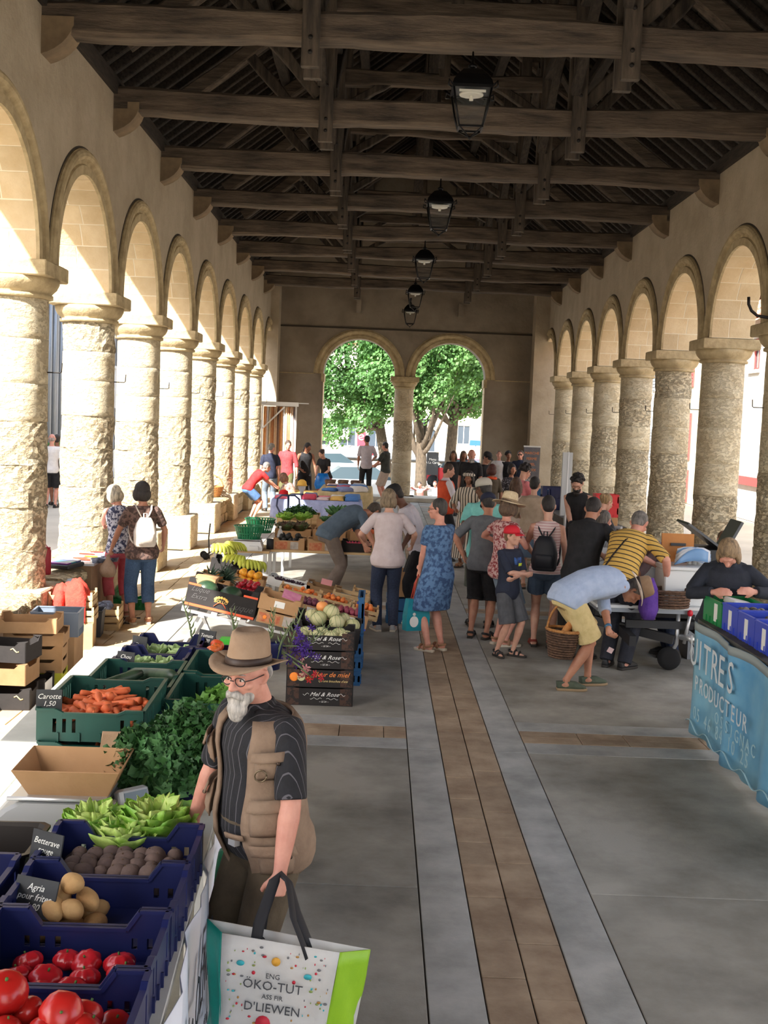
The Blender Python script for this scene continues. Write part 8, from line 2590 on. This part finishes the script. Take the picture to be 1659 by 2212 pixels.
gb2 = plastic_crate('plastic_crate', (-3.05, 14.25, 0), .1, .4, .3, .13, GREENL, 'bright green crate on the floor behind the woman in pink trousers', None, dip=.1)
gbag = root_at('green_bag', (-3.12, 14.22, .11), (0, 0, 0), 'bright green and clear plastic bag in the green crate', 'bag')
MB().lathe([(0, 0), (.12, .01), (.14, .08), (.08, .17), (.03, .22), (.05, .26)], 14).obj('bag_body', M('bag_green', srgb(40, 190, 110), .4, srgb(200, 230, 210), 9, 3), gbag)
# display counter with trays at the bench
dc = root_at('display_counter', (-3.47, 13.6, 0), (0, 0, .03), 'brown cardboard covered counter at the bench with trays on it', 'counter')
MB().bbox((-.22, -.42, 0), (.20, .55, .66), .006).obj('counter_body', M('counter_brown', srgb(168, 136, 106), .8, srgb(146, 116, 88), 3, 4), dc)
MB().box((-.30, -.50, .66), (.24, .60, .685)).obj('counter_top', M('metal_tray', srgb(186, 190, 196), .4), dc)
for i in range(2):
 MB().box((-.16 + .18 * i, -.424, .1), (-.02 + .18 * i, -.421, .45)).obj('side_panel', CARD, dc)
tray_o = root_at('dark_tray', (-3.50, 12.95, .66), (0, 0, -.2), 'black tray with coloured packets on the stone bench', 'tray')
MB().bbox((-.14, -.2, 0), (.14, .2, .05), .01).obj('tray_body', DARKP, tray_o)
for i, c_ in enumerate(((120, 60, 150), (60, 140, 160), (70, 90, 150))):
 MB().box((-.11, -.17 + .12 * i, .052), (.11, -.07 + .12 * i, .066)).obj('packet', M('packet%d' % i, srgb(*c_), .4), tray_o)
for i in range(4):
 o = MB().loft([[(.10 * math.cos(a_), .10 * math.sin(a_), z_) for a_ in [PI * q / 10 for q in range(11)]] for z_ in (0, .012)], smooth=False).obj('melon_slice', M('slice_red', srgb(232, 84, 62), .4, srgb(226, 60, 50), 9, 3) if i != 1 else M('slice_yellow', srgb(236, 200, 70), .4), None, (-3.42 + .10 * (i % 2), 13.35 + .14 * i, .70 + .012 * i), (0, .1, .4 * i))
 tag(o, ('nearest red watermelon slice on the counter', 'yellow melon slice among the red ones', 'middle red watermelon slice on the counter', 'farthest red watermelon slice on the counter')[i], 'fruit slice', 'melon slices on the counter')
for i in range(5):
 o = MB().lathe([(0, 0), (.07, 0), (.085, .05), (.08, .05), (.065, .01), (0, .01)], 12).obj('clear_tub', M('film_bluewhite', srgb(176, 184, 204), .3), None, (-3.2 + .12 * (i % 2), 13.25 + .15 * i, .687))
 tag(o, 'clear plastic tub standing on the counter by the bench', 'tub', 'clear tubs on the counter')
bt_ = root_at('bottle_bag', (-3.62, 12.6, .62), (0, 0, 0), 'dark red cylindrical bottle bag standing on the stone bench', 'bag')
MB().lathe([(0, 0), (.055, 0), (.06, .02), (.06, .26), (.05, .28), (.052, .30), (.04, .30), (.0, .26)], 20).obj('bag_body', M('bag_red', srgb(168, 34, 52), .5), bt_)
MB().tube([(-.04, 0, .27), (0, 0, .33), (.04, 0, .27)], .006, 6).obj('handle', M('bag_red', srgb(168, 34, 52), .5), bt_)
bh2 = root_at('beige_pouch', (-3.08, 13.22, .52), (0, 0, 0), 'crumpled beige bag hanging from the hand of the woman in jeans', 'bag')
MB().lathe([(0, 0), (.07, .01), (.10, .07), (.085, .14), (.03, .21), (.02, .25), (.03, .27)], 16, TR(0, 0, 0, s=(1, .7, 1))).obj('bag_body', cloth('beige_bag', (178, 150, 128), (160, 132, 110), fold=.015, fs=14), bh2)
# ---------------------------------------------------------------- oyster stall at the right
os_ = root_at('oyster_table', (3.05, 8.1, 0), (0, 0, 0), 'dark oyster table behind the blue banner', 'table')
MB().box((-.42, -2.2, .90), (.45, 1.2, .94)).obj('top_board', M('board_grey', srgb(92, 88, 82), .8, srgb(70, 66, 60), 4, 4), os_)
for y in (-2.0, -.4, 1.0):
 for x in (-.34, .38):
  MB().box((x - .025, y - .025, 0), (x + .025, y + .025, .9)).obj('leg', METAL, os_)
OB = M('banner_blue', srgb(84, 152, 196), .6, srgb(140, 190, 206), 1.6, 5, contrast=(.3, .72))
ob_ = root_at('printed_banner', (2.61, 8.2, 0), (0, 0, 0), 'blue printed oyster grower banner hung on the stall front at the right', 'banner')
def bwave(y, z):
 return .018 * math.sin(7 * y + 1) + .022 * math.sin(15 * y + 2.5 * z) * (1 - z) + .03 * math.exp(-((y - .02) / .07) ** 2) * (.6 + .4 * z)
g = [[(-bwave(y, z), y, z) for z in (.04, .18, .34, .5, .66, .8, .93)] for y in [1.05 - .05 * q for q in range(64)]]
MB().sheet(g, .003).obj('banner_cloth', OB, ob_)
g = [[(-bwave(y, z) - .004, y, z) for z in (.865, .93)] for y in [1.05 - .05 * q for q in range(64)]]
MB().sheet(g, .002).obj('top_hem', M('hem_grey', srgb(150, 160, 160), .7), ob_)
BW = M('banner_letter', srgb(214, 222, 226), .6)
BY = -PI / 2
def bt_text(s, size, y, z, sx=1.0, m=BW, shear=0):
 return text('lettering', s, m, ob_, size, (-.052, y, z), (PI / 2, 0, BY), sx=sx, align='CENTER', ext=.001, shear=shear)
for ch_, y_ in (('H', 1.24), ('U', .90), ('I', .72), ('T', .54), ('R', .33), ('E', .16), ('S', -.06)):
 if ch_ != 'H':
  bt_text(ch_, .33, y_, .70, .95)
for q, ch_ in enumerate('PRODUCTEUR'):
 bt_text(ch_, .17, .78 - q * .135, .475)
for q, ch_ in enumerate('05 46 84 10 25'):
 bt_text(ch_, .15, .78 - q * .10, .24, m=M('banner_letter_pale', srgb(168, 204, 214), .6))
for q, ch_ in enumerate('OSSIGNAC'):
 bt_text(ch_, .13, .20 - q * .12, .345, m=M('banner_letter_pale', srgb(168, 204, 214), .6))
wv = MB()
wv.tube([(-.055, 1.0 - .05 * q, .13 + .03 * math.sin(q * .7) ) for q in range(60)], .008, 6, flat=.4)
wv.obj('wave_line', M('banner_letter_pale', srgb(168, 204, 214), .6), ob_)
# crates of oysters
gcr = plastic_crate('plastic_crate', (2.86, 9.12, .94), .05, .34, .42, .19, GREENL, 'bright green crate of shellfish under the seller hands', 'oyster crates', dip=0, slots=False)
MB().box((-.1725, -.12, .03), (-.178, -.05, .17)).obj('paper_strip', PAPER, gcr)
OYS = M('oyster_shell', srgb(150, 140, 128), .6, srgb(92, 84, 78), 14, 4, bump=.006, bscale=30)
oy = []
for v in range(2):
 m = MB().ball((0, 0, 0), (.045, .03, .012), 12, 7)
 m.v = [(x * (1 + .2 * math.sin(60 * y)), y * (1 + .2 * math.sin(50 * x)), z + .004 * math.sin(90 * x)) for x, y, z in m.v]
 oy.append(tag(m.obj('oyster', OYS), None, 'oyster'))
for i, (x, y, sg) in enumerate(((2.90, 8.72, 'first'), (2.90, 8.33, 'second'), (2.90, 7.94, 'third'))):
 c = plastic_crate('plastic_crate', (x, y, .94), .03, .38, .35, .20, BLUEL, f'{sg} bright blue oyster crate from the green one', 'oyster crates', dip=0, slots=False)
 MB().box((-.196, -.04, .02), (-.192, .03, .17)).obj('paper_strip', PAPER, c)
 if i < 2:
  fill(c, oy if i == 0 else [dup(oy[0])], .32, .28, .11, 22, .034, f'rough oyster in the {sg} blue crate', f'oysters in the {sg} blue crate', rng, 2, .4)
tag(MB().bbox((-.10, -.14, 0), (.10, .14, .05), .01).obj('shellfish_bag', PAPER, None, (2.90, 9.10, 1.08), (0, .2, 0)), 'white paper under the seller hands in the green crate', 'paper')
tag(MB().lathe([(0, 0), (.03, 0), (.03, .12), (.012, .16), (.012, .18), (0, .18)], 12).obj('spray_bottle', WHITEP, None, (3.13, 8.85, .945)), 'small white bottle standing between the blue crates', 'bottle')
# ---------------------------------------------------------------- fish counter on a trailer
tr = root_at('trailer_counter', (2.85, 12.6, 0), (0, 0, .02), 'refrigerated shellfish counter built on a small black trailer', 'trailer')
BK = M('chassis_black', srgb(40, 40, 42), .6)
MB().bar((-.30, -1.25, .36), (-.30, 1.6, .50), .07, .10).obj('chassis_rail', BK, tr)
MB().bar((.45, -1.0, .44), (.45, 1.6, .50), .07, .10).obj('chassis_rail', BK, tr)
MB().bar((-.30, -.9, .48), (.45, -.9, .48), .06, .08).obj('chassis_rail', BK, tr)
MB().bar((-.62, -.55, .46), (.18, -.98, .34), .06, .09).obj('drawbar', BK, tr)
MB().box((-.60, -.95, .60), (.55, -.9 + 3.0, .66)).obj('deck', M('alu_deck', srgb(150, 156, 164), .4, metal=.4), tr)
MB().box((-.62, -.97, .645), (.60, -.2, .675)).obj('front_shelf', WHITEP, tr)
MB().box((-.55, -.6, .50), (.5, 2.0, .60)).obj('deck_frame', BK, tr)
MB().lathe([(.05, -.035), (.115, -.035), (.12, -.02), (.12, .02), (.115, .035), (.05, .035)], 24, TR(.19, -.83, .12, 0, PI / 2, 1.15)).obj('jockey_wheel', _mats['tyre'], tr)
MB().lathe([(0, -.03), (.06, -.03), (.06, .03), (0, .03)], 16, TR(.19, -.83, .12, 0, PI / 2, 1.15)).obj('wheel_hub', M('hub_grey', srgb(110, 110, 112), .5), tr)
MB().tube([(.19, -.80, .12), (.24, -.88, .28), (.24, -.90, .62)], .022, 8).obj('jockey_post', METAL, tr)
MB().tube([(.30, -.95, .30), (.33, -1.0, .60)], .018, 8).obj('hitch_post', METAL, tr)
MB().ball((.33, -1.0, .62), (.03, .03, .035), 12, 8).obj('red_knob', M('knob_red', srgb(206, 30, 50), .4), tr)
MB().tube([(.28, -.9, .36), (.34, -1.0, .37), (.37, -1.03, .34)], .035, 8).obj('coupling', METAL, tr)
MB().tube([(.37, -1.0, .34), (.55, -1.1, .24), (.8, -1.0, .22), (1.0, -.9, .26)], .007, 6).tube([(.35, -1.0, .32), (.5, -.95, .18), (.75, -1.05, .20), (1.0, -1.0, .14)], .006, 6).obj('cable', BK, tr)
MB().tube([(.36, -1.02, .3), (.345, -1.02, .22), (.36, -1.02, .16), (.38, -1.02, .22), (.365, -1.02, .3)], .004, 5).obj('safety_loop', METAL, tr)
for y in (.6,):
 for x in (-.62, .62):
  MB().lathe([(.1, -.06), (.26, -.06), (.27, 0), (.26, .06), (.1, .06)], 24, TR(x, y, .27, 0, PI / 2, 0)).obj('wheel', _mats['tyre'], tr)
MB().bbox((-.50, .0, .66), (.50, 2.0, .95), .01).obj('cold_case', WHITEP, tr)
gl_m = M('counter_glass', (.55, .62, .62), .05, alpha=.30)
MB().sheet([[(-.52, .0, .96), (-.52, 2.0, .96)], [(.05, .0, 1.24), (.05, 2.0, 1.24)]], .006, smooth=False).obj('slanted_glass', gl_m, tr)
MB().sheet([[(-.50, -.02, .96), (.05, -.02, .96)], [(.02, -.02, 1.23), (.05, -.02, 1.24)]], .005, smooth=False).obj('end_glass', gl_m, tr)
MB().tube([(-.52, -.02, .955), (.05, -.02, 1.245), (.12, -.02, 1.245)], .012, 6).obj('glass_frame', METAL, tr)
MB().box((-.52, -.1, 1.24), (-.05 + .2, .1, 1.26)).obj('top_shelf', WHITEP, tr)
fr_ = root_at('cool_box', (3.18, 11.9, .676), (0, 0, .02), 'white cool box standing on the end of the trailer', 'cool box')
MB().bbox((-.24, -.2, 0), (.26, .2, .36), .012).obj('box_body', WHITEP, fr_)
MB().bbox((-.25, -.21, .362), (.27, .21, .40), .01).obj('box_lid', WHITEP, fr_)
ob2 = root_at('wooden_board', (3.17, 12.12, 1.08), (-.1, 0, .02), 'orange brown wooden board with clip standing on the cool box', 'board')
MB().box((-.17, -.012, 0), (.17, .012, .30)).obj('panel', M('board_orange', srgb(200, 134, 66), .6, srgb(182, 116, 54), 3, 4), ob2)
MB().box((-.08, -.03, .17), (.08, -.012, .20)).obj('clip', DARKP, ob2)
pbg = root_at('plastic_bags', (3.24, 11.88, 1.078), (0, 0, 0), 'bundle of blue and white plastic bags on the cool box', 'plastic bags')
FILM = M('film_bluewhite', srgb(176, 184, 204), .3, srgb(60, 66, 84), 9, 3)
for i in range(9):
 a = i * .35
 g = [[(-.18 + .34 * u / 5 + .01 * i, -.08 + .02 * i + .01 * math.sin(u + i), (.02 + .17 * math.sin(PI * (u + .6 * i % 3) / 7)) * (.3 + .7 * v / 3)) for v in range(4)] for u in range(6)]
 MB().sheet(g, .003).obj('bag_fold', M('film_white', srgb(220, 224, 232), .3) if i % 3 else M('film_blue', srgb(120, 160, 206), .3), pbg)
for i in range(4):
 MB().lathe([(.025, 0), (.032, .14), (.03, .14), (.023, .01)], 12).obj('cup_stack', WHITEP, pbg, (.02 + .055 * i, .10, .0))
rb = root_at('round_basket', (2.97, 11.62, .676), (0, 0, 0), 'round dark wicker basket on the trailer shelf', 'basket')
wicker(rb, .20, .22, .17, WICKD, n=22, rows=6, el=.8)
pg = root_at('purple_bag', (2.76, 11.5, .56), (0, 0, .2), 'purple cloth bag hanging behind the brown hat', 'bag')
MB().loft([[(x * s, y * s, z) for x, y in ((-.09, -.05), (.05, -.06), (.09, 0), (.05, .06), (-.09, .05))] for z, s in ((0, .7), (.1, 1.1), (.28, 1.0), (.38, .5), (.42, .3))]).obj('bag_body', cloth('purple', (104, 66, 160), (84, 48, 140)), pg)
dt = root_at('counter_lid', (3.55, 12.6, .9), (0, 0, 0), 'dark raised appliance lids behind the cool box', 'appliance')
MB().box((-.2, -.3, 0), (.3, .3, .3)).obj('appliance_body', DARKP, dt)
MB().box((-.25, -.25, 0), (.25, .25, .025), TR(-.02, 0, .42, 0, .6, 0)).obj('lid', M('lid_dark', srgb(70, 74, 80), .3), dt)
MB().box((-.2, -.2, 0), (.2, .2, .03), TR(.30, 0, .42, 0, -1.1, 0)).obj('lid', M('lid_dark', srgb(70, 74, 80), .3), dt)
MB().box((-.15, -.25, -.9), (.25, .25, 0)).obj('appliance_stand', GREYP, dt)
# far right tables
for i, (x, y, w_, d_, lb) in enumerate(((3.35, 16.2, .8, 2.6, 'grey stall table between the right columns and the crowd'), (3.6, 20.2, .8, 3.4, 'long stall table further along the right columns'), (3.6, 25.5, .8, 3.2, 'stall table near the banner at the right'))):
 t = root_at('stall_table', (x, y, 0), (0, 0, 0), lb, 'table')
 MB().box((-w_ / 2, -d_ / 2, .84), (w_ / 2, d_ / 2, .88)).obj('top_board', M('board_grey', srgb(92, 88, 82), .8), t)
 MB().box((-w_ / 2 + .02, -d_ / 2 + .02, .2), (-w_ / 2 + .04, d_ / 2 - .02, .84)).obj('front_panel', M('panel_dark', srgb(78, 76, 72), .8), t)
 for sx in (-1, 1):
  for sy in (-1, 1):
   MB().box((sx * (w_ / 2 - .06) - .02, sy * (d_ / 2 - .1) - .02, 0), (sx * (w_ / 2 - .06) + .02, sy * (d_ / 2 - .1) + .02, .84)).obj('leg', METAL, t)
REDP = M('plastic_red', srgb(222, 44, 50), .4)
for i in range(2):
 plastic_crate('plastic_crate', (3.42, 17.4, 1.13 + .17 * i), 0, .34, .26, .165, REDP, ('lower red crate beside the man in black vest', 'upper red crate beside the man in black vest')[i], 'red crates', dip=0)
tag(MB().bbox((-.17, -.14, 0), (.17, .14, .25), .006).obj('wooden_box', M('box_orange', srgb(196, 150, 106), .8), None, (3.42, 17.4, .88)), 'light wooden box under the red crates', 'box')
for i, (x, y, z, mt, lb) in enumerate(((3.30, 22.0, .88, BLUEP, 'lower blue crate behind the shawl woman'), (3.30, 22.0, 1.1, BLUEP, 'upper blue crate behind the shawl woman'), (3.45, 25.0, .88, BLUET, 'light blue crate near the banner'))):
 plastic_crate('plastic_crate', (x, y, z), 0, .4, .3, .21, mt, lb, 'blue crates on the right tables', dip=0)
for i in range(5):
 o = MB().bbox((-.12, -.16, 0), (.12, .16, .10 + .03 * (i % 3)), .01).obj('goods_box', (CARD, WHITEP, DARKP, CARD, GREYP)[i], None, (3.5, 15.3 + .45 * i, .88), (0, 0, jit(.3)))
 tag(o, ('brown carton nearest on the grey stall table', 'white box second on the grey stall table', 'dark box in the middle of the grey stall table', 'brown carton fourth on the grey stall table', 'grey box at the far end of the grey stall table')[i], 'box', 'boxes on the grey stall table')
for i in range(14):
 o = MB().lathe([(0, 0), (.05, 0), (.055, .09), (.04, .11), (0, .11)], 12).obj('jar', (CARD, WHITEP, M('jar_amber', srgb(170, 110, 50), .3))[i % 3], None, (3.45 + .1 * (i % 3), 18.8 + .22 * i, .88))
 tag(o, 'small jar in the row on the long stall table', 'jar', 'jars on the long stall table')
ru = root_at('roll_up_banner', (4.05, 31.0, 0), (0, 0, .05), 'grey roll-up banner with orange and white lines beside the right columns', 'banner')
MB().box((-.22, -.03, 0), (.22, .03, .08)).obj('foot', METAL, ru)
MB().box((-.22, -.012, .08), (.22, -.006, 1.90)).obj('print_panel', M('rollup_print', srgb(120, 116, 118), .6, srgb(92, 94, 104), 3, 3), ru)
MB().box((-.23, -.02, 1.88), (.23, .0, 1.92)).obj('top_bar', WHITEP, ru)
for i in range(7):
 text('lettering', ('MARCHE', 'FERME', 'MIEL', 'NOIX', 'PRODUITS', 'DU TERROIR', 'LOCAL')[i], M('print_orange_soft', srgb(232, 140, 70), 0.6) if i < 4 else PAPER, ru, .10, (0, -.014, 1.72 - .15 * i - (.12 if i > 3 else 0)), (PI / 2, 0, 0))
pn = root_at('panel_stand', (3.08, 19.0, 0), (0, 0, .5), 'pale grey double panel stand on a white pole beside the man in black vest', 'stand')
MB().tube([(0, 0, 0), (0, 0, 2.05)], .02, 8).obj('pole', WHITEP, pn)
MB().box((-.11, -.01, 1.0), (-.005, .01, 2.04)).obj('panel', M('panel_grey', srgb(176, 182, 186), .5), pn)
MB().box((.02, -.01, 1.0), (.09, .01, 2.04)).obj('panel', M('panel_grey', srgb(176, 182, 186), .5), pn)
MB().lathe([(0, 0), (.2, 0), (.2, .02), (0, .03)], 20).obj('stand_foot', GREYP, pn)
# ---------------------------------------------------------------- things in hands
# shopping bag of the old man
sb = root_at('shopping_bag', (-.265, 3.68, .0), (0, 0, -.08), 'big woven shopping bag, white front with small prints, teal and lime sides', 'bag')
BWH = M('bag_white', srgb(214, 212, 208), .5, srgb(200, 198, 194), 4, 4, bump=.003, bscale=9)
BTE = M('bag_teal', srgb(16, 146, 132), .5, srgb(12, 132, 118), 4, 4, bump=.003, bscale=9)
BLI = M('bag_lime', srgb(150, 196, 40), .5, srgb(136, 184, 34), 4, 4, bump=.003, bscale=9)
def bagside(p, q, r_, s, mat, nm, bul):
 n = 10
 g = []
 P0, P1, P2, P3 = map(Vector, (p, q, r_, s))
 nrm = (P1 - P0).cross(P3 - P0).normalized()
 for i in range(n + 1):
  u = i / n
  row = []
  for j in range(n + 1):
   v = j / n
   c = P0.lerp(P1, u).lerp(P3.lerp(P2, u), v)
   c = c + nrm * (bul * math.sin(PI * u) * math.sin(PI * min(1, v * 1.1)) + .006 * math.sin(7 * u + 9 * v) * math.sin(PI * v))
   row.append(c)
  g.append(row)
 return MB().sheet(g, .004).obj(nm, mat, sb)
A0, A1, A2, A3 = (-.20, 0, .22), (.125, 0, .22), (.196, .0, .707), (-.196, .0, .744)
bagside(A0, A1, A2, A3, BWH, 'front_panel', .02)
bagside((-.25, .09, .22), A0, A3, (-.262, .07, .757), BTE, 'side_panel', .004)
bagside(A1, (.22, .09, .22), (.29, .08, .687), A2, BLI, 'side_panel', .004)
bagside((.22, .09, .22), (-.25, .09, .22), (-.262, .07, .757), (.29, .08, .687), BWH, 'back_panel', .02)
MB().box((-.20, 0, .215), (.16, .09, .22)).obj('bag_base', BLI, sb)
DT = M('bag_print_dark', srgb(70, 72, 76), .7)
for s_, z_, sz in (('ENG', .622, .024), ('ÖKO-TUT', .588, .044), ('ASS FIR', .551, .022), ("D'LIEWEN", .512, .042)):
 text('lettering', s_, DT, sb, sz, (-.018, -.030, z_), (PI / 2, .07, 0))
pr_c = {'ora': M('bp_orange', srgb(232, 170, 60), .6), 'red': M('bp_red', srgb(206, 40, 60), .6), 'tea': M('bp_teal', srgb(60, 180, 190), .6), 'gre': M('bp_green', srgb(150, 170, 90), .6), 'gry': M('bp_grey', srgb(120, 120, 122), .6), 'brn': M('bp_brown', srgb(190, 140, 70), .6)}
def pdisc(x, z, r, key, nm='printed_spot', sx=1.0):
 v = min(1, max(0, (z - .22) / .5))
 u = min(1, max(0, (x + .2) / (.325 + .07 * v)))
 y = -.02 * math.sin(PI * u) * math.sin(PI * min(1, v * 1.1)) - .0085
 MB().lathe([(r, -.0012), (r, .0012)], 12, TR(x, y, z, PI / 2, 0, 0, s=(sx, 1, 1))).obj(nm, pr_c[key], sb)
pdisc(-.012, .664, .015, 'ora'); pdisc(-.047, .462, .025, 'red'); pdisc(-.13, .652, .009, 'tea', 'printed_cloud', sx=1.5); pdisc(.095, .622, .009, 'tea', 'printed_cloud', sx=1.5)
pdisc(-.085, .624, .006, 'red'); pdisc(.05, .602, .006, 'red')
rg = random.Random(12)
for i in range(170):
 x = rg.uniform(-.18, .165)
 z = rg.uniform(.36, .725 - .1 * (x + .19))
 if abs(x + .018) < .10 and .48 < z < .64:
  continue
 if math.hypot(x + .012, z - .664) < .04 or x > .125 + .14 * (z - .22):
  continue
 key = rg.choice(['gry', 'gry', 'gry', 'gre', 'gre', 'red', 'brn', 'tea'])
 pdisc(x, z, rg.uniform(.0018, .0042), key, 'printed_spot', rg.choice([.5, 1, 1.8]))
HND = M('webbing_black', srgb(34, 34, 38), .8)
for y_ in (.005, .075):
 pts_ = [(-.085, y_, .70), (-.08, y_ + .03, .77), (-.06, .20, .85), (-.045, .24, .86), (-.01, .2, .85), (.03, y_ + .06, .78), (.075, y_, .72), (.09, y_, .68)]
 MB().tube(pts_, .02, 6, flat=.3).obj("handle", HND, sb)
# teal bag of the woman in blue dress
tb_ = root_at('teal_bag', (.455, 12.28, .22), (0, 0, .35), 'shiny teal tote with a white bird print held by the woman in blue dress', 'bag')
MB().loft([[(x * s, y * s, z) for x, y in ((-.13, -.05), (.13, -.05), (.14, .05), (-.14, .05))] for z, s in ((0, 1), (.15, 1.02), (.34, .85))], smooth=False).obj('bag_body', M('satin_teal', srgb(0, 150, 164), .3, srgb(0, 120, 140), 5, 3), tb_)
MB().loft([[(.05 * s * math.cos(2 * PI * q / 16) - .05, y_, .10 + .06 * s * math.sin(2 * PI * q / 16)) for q in range(16)] for y_, s in ((-.054, 1), (-.058, 1))], smooth=False).obj('bird_print', PAPER, tb_)
MB().lathe([(.018, -.002), (.018, .002)], 12, TR(-.05, -.057, .18, PI / 2)).obj('bird_head', PAPER, tb_)
for y_ in (-.03, .03):
 MB().tube([(-.06, y_, .33), (-.03, y_ * .5, .50), (0, 0, .60), (.04, y_ * .5, .50), (.06, y_, .33)], .009, 6).obj('handle', M('strap_red', srgb(176, 62, 44), .5), tb_)
ob3 = root_at('orange_scarf', (.40, 12.35, .38), (0, 0, 0), 'orange cloth hanging beside the teal tote', 'cloth')
MB().tube([(0, 0, .18), (-.02, 0, .1), (-.03, 0, .02), (-.02, 0, -.04)], [.012, .03, .04, .02], 8).obj('cloth_body', cloth('orange_scarf', (232, 92, 52)), ob3)
# wicker basket with bread
wb = root_at('wicker_basket', (1.76, 10.70, .30), (0, .06, 0), 'wicker shopping basket with a long loaf held by the bending man', 'basket')
wicker(wb, .105, .155, .26, WICKD, n=22, rows=11, rim=WICK)
MB().tube([(.155 * math.cos(PI * q / 16), 0, .26 + .26 * math.sin(PI * q / 16)) for q in range(17)], .011, 7).obj('handle', WICK, wb)
BRD = M('bread_crust', srgb(206, 146, 82), .7, srgb(176, 112, 56), 10, 4, bump=.004, bscale=30)
for i, (x, y, z, a) in enumerate(((1.82, 10.66, .60, .9), (1.85, 10.74, .58, .75))):
 o = MB().tube([(-.14, 0, 0), (-.11, 0, 0), (0, 0, .006), (.11, 0, 0), (.14, 0, 0)], [.012, .03, .036, .03, .012], 12).obj('bread_loaf', BRD, None, (x, y, z), (0, -a, .1))
 tag(o, ('nearer crusty loaf standing out of the basket', 'farther crusty loaf standing out of the basket')[i], 'bread', 'loaves in the basket')
tag(MB().box((-.035, -.002, -.02), (.035, .002, .03)).obj('banknote', M('note_pink', srgb(214, 186, 190), .7), None, (2.20, 10.60, .40), (.3, .4, .6)), 'small pale note held in the lowered hand of the bending man', 'banknote')
tag(MB().box((-.045, -.004, -.06), (.045, .004, .06)).obj('paper_sheet', PAPER, None, (1.50, 12.62, 1.02), (.2, .3, .2)), 'white sheet of paper under the arm of the sun hat woman', 'paper')
# ---------------------------------------------------------------- old man: vest with pockets
S_ = hero['S']
VEST = cloth('vest_khaki', (142, 120, 100), (126, 104, 86), fold=.01, fs=9)
over_vest(hero, VEST, .032, -.12, .545, gap=.42, th=.012)
def on_torso(pi, t, ang, inf):
 """point and outward direction on the torso surface"""
 ring = pi['tring'](t, inf, n=120)
 q = (ang / (2 * PI) * 120) % 120
 i0 = int(q) % 120
 p = ring[i0].lerp(ring[(i0 + 1) % 120], q - int(q))
 c = sum(ring, Vector()) / 120
 tan = (ring[(i0 + 2) % 120] - ring[i0 - 2]).normalized()
 up = (pi['tring'](t + .03, inf, n=120)[i0] - ring[i0]).normalized()
 return p, tan, up
def pocket(ang, t0, t1, half, nm='pocket', flap=True):
 g = []
 for i in range(7):
  t = t0 + (t1 - t0) * i / 6
  row = []
  for j in range(9):
   a = ang + half * (j / 4 - 1)
   e = min(i, 6 - i, j, 8 - j)
   p, ta, up = on_torso(hero, t, a, .052 + (.014 if e > 0 else 0) + (.006 if e > 1 else 0))
   row.append(p)
  g.append(row)
 o = MB().sheet(g, .006).obj(nm, VEST, hero['root'])
 if flap:
  g = []
  for i in range(4):
   t = t1 + .012 - (t1 - t0) * .34 * i / 3
   g.append([on_torso(hero, t, ang + (half + .04) * (j / 4 - 1), .074 + .004 * i)[0] for j in range(9)])
  f = MB().sheet(g, .006).obj('pocket_flap', VEST, o)
  p, ta, up = on_torso(hero, t1 - (t1 - t0) * .28, ang + half * .7, .085)
  MB().ball(p, .008).obj('snap_button', M('snap', srgb(70, 56, 46), .35, metal=.6), o)
LS = PI / 2 + .42        # left front edge of the vest (his left side is -x)
pocket(PI / 2 + .92, .33, .44, .25)
pocket(PI / 2 + .98, .10, .24, .34)
pocket(PI / 2 + 1.0, -.085, .055, .36)
pocket(PI / 2 - .95, .33, .44, .25)
pocket(PI / 2 - 1.0, .10, .24, .3)
p, ta, up = on_torso(hero, .36, PI / 2 + .80, .085)
MB().tube([p + ta * .022 * math.cos(2 * PI * q / 16) + up * .022 * math.sin(2 * PI * q / 16) for q in range(17)], .003, 6).obj('d_ring', M('brass_dark', srgb(120, 106, 84), .35, metal=.7), hero['root'])
p, ta, up = on_torso(hero, .06, PI / 2 + .25, .05)
MB().box((-.02, -.012, -.012), (.02, .012, .012), Matrix.Translation(p)).obj('buckle', METAL, hero['root'])
g = []
for i in range(3):
 g.append([on_torso(hero, .075 + .012 * i, PI / 2 + .1 + .4 * j / 4, .055)[0] for j in range(5)])
MB().sheet(g, .006).obj('waist_tab', VEST, hero['root'])
# shirt collar and placket
cp, cR = hero['spine'](.555)
# print on the boy's shirt and shorts
def print_on(pi, t0, t1, a0, a1, inf, mat, nm='shirt_print'):
 g = [[pi['tring'](t0 + (t1 - t0) * i / 3, inf, n=120)[int((a0 + (a1 - a0) * j / 4) / (2 * PI) * 120) % 120] for j in range(5)] for i in range(4)]
 MB().sheet(g, .003).obj(nm, mat, pi['root'])
print_on(boy, .36, .46, PI / 2 - .35, PI / 2 + .5, .036, M('print_royal', srgb(50, 96, 170), .7, srgb(34, 42, 62), 30, 3))
print_on(boy, .34, .38, PI / 2 + .1, PI / 2 + .6, .040, M('print_lime', srgb(206, 220, 70), .7))
for i_, p_ in enumerate((hero,)):
 cp_, cR_ = p_['spine'](.56)
 for s_ in (-1, 1):
  q0 = [cp_ + cR_ @ Vector(v) for v in ((s_ * .065, -.02, .03), (s_ * .055, .05, .015), (s_ * .02, .085, -.02))]
  q1 = [cp_ + cR_ @ Vector(v) for v in ((s_ * .10, -.02, -.015), (s_ * .095, .06, -.035), (s_ * .06, .125, -.085))]
  MB().sheet([[v * S_ for v in q0], [v * S_ for v in q1]], .006).obj('shirt_collar', shirt_m, p_['root'])
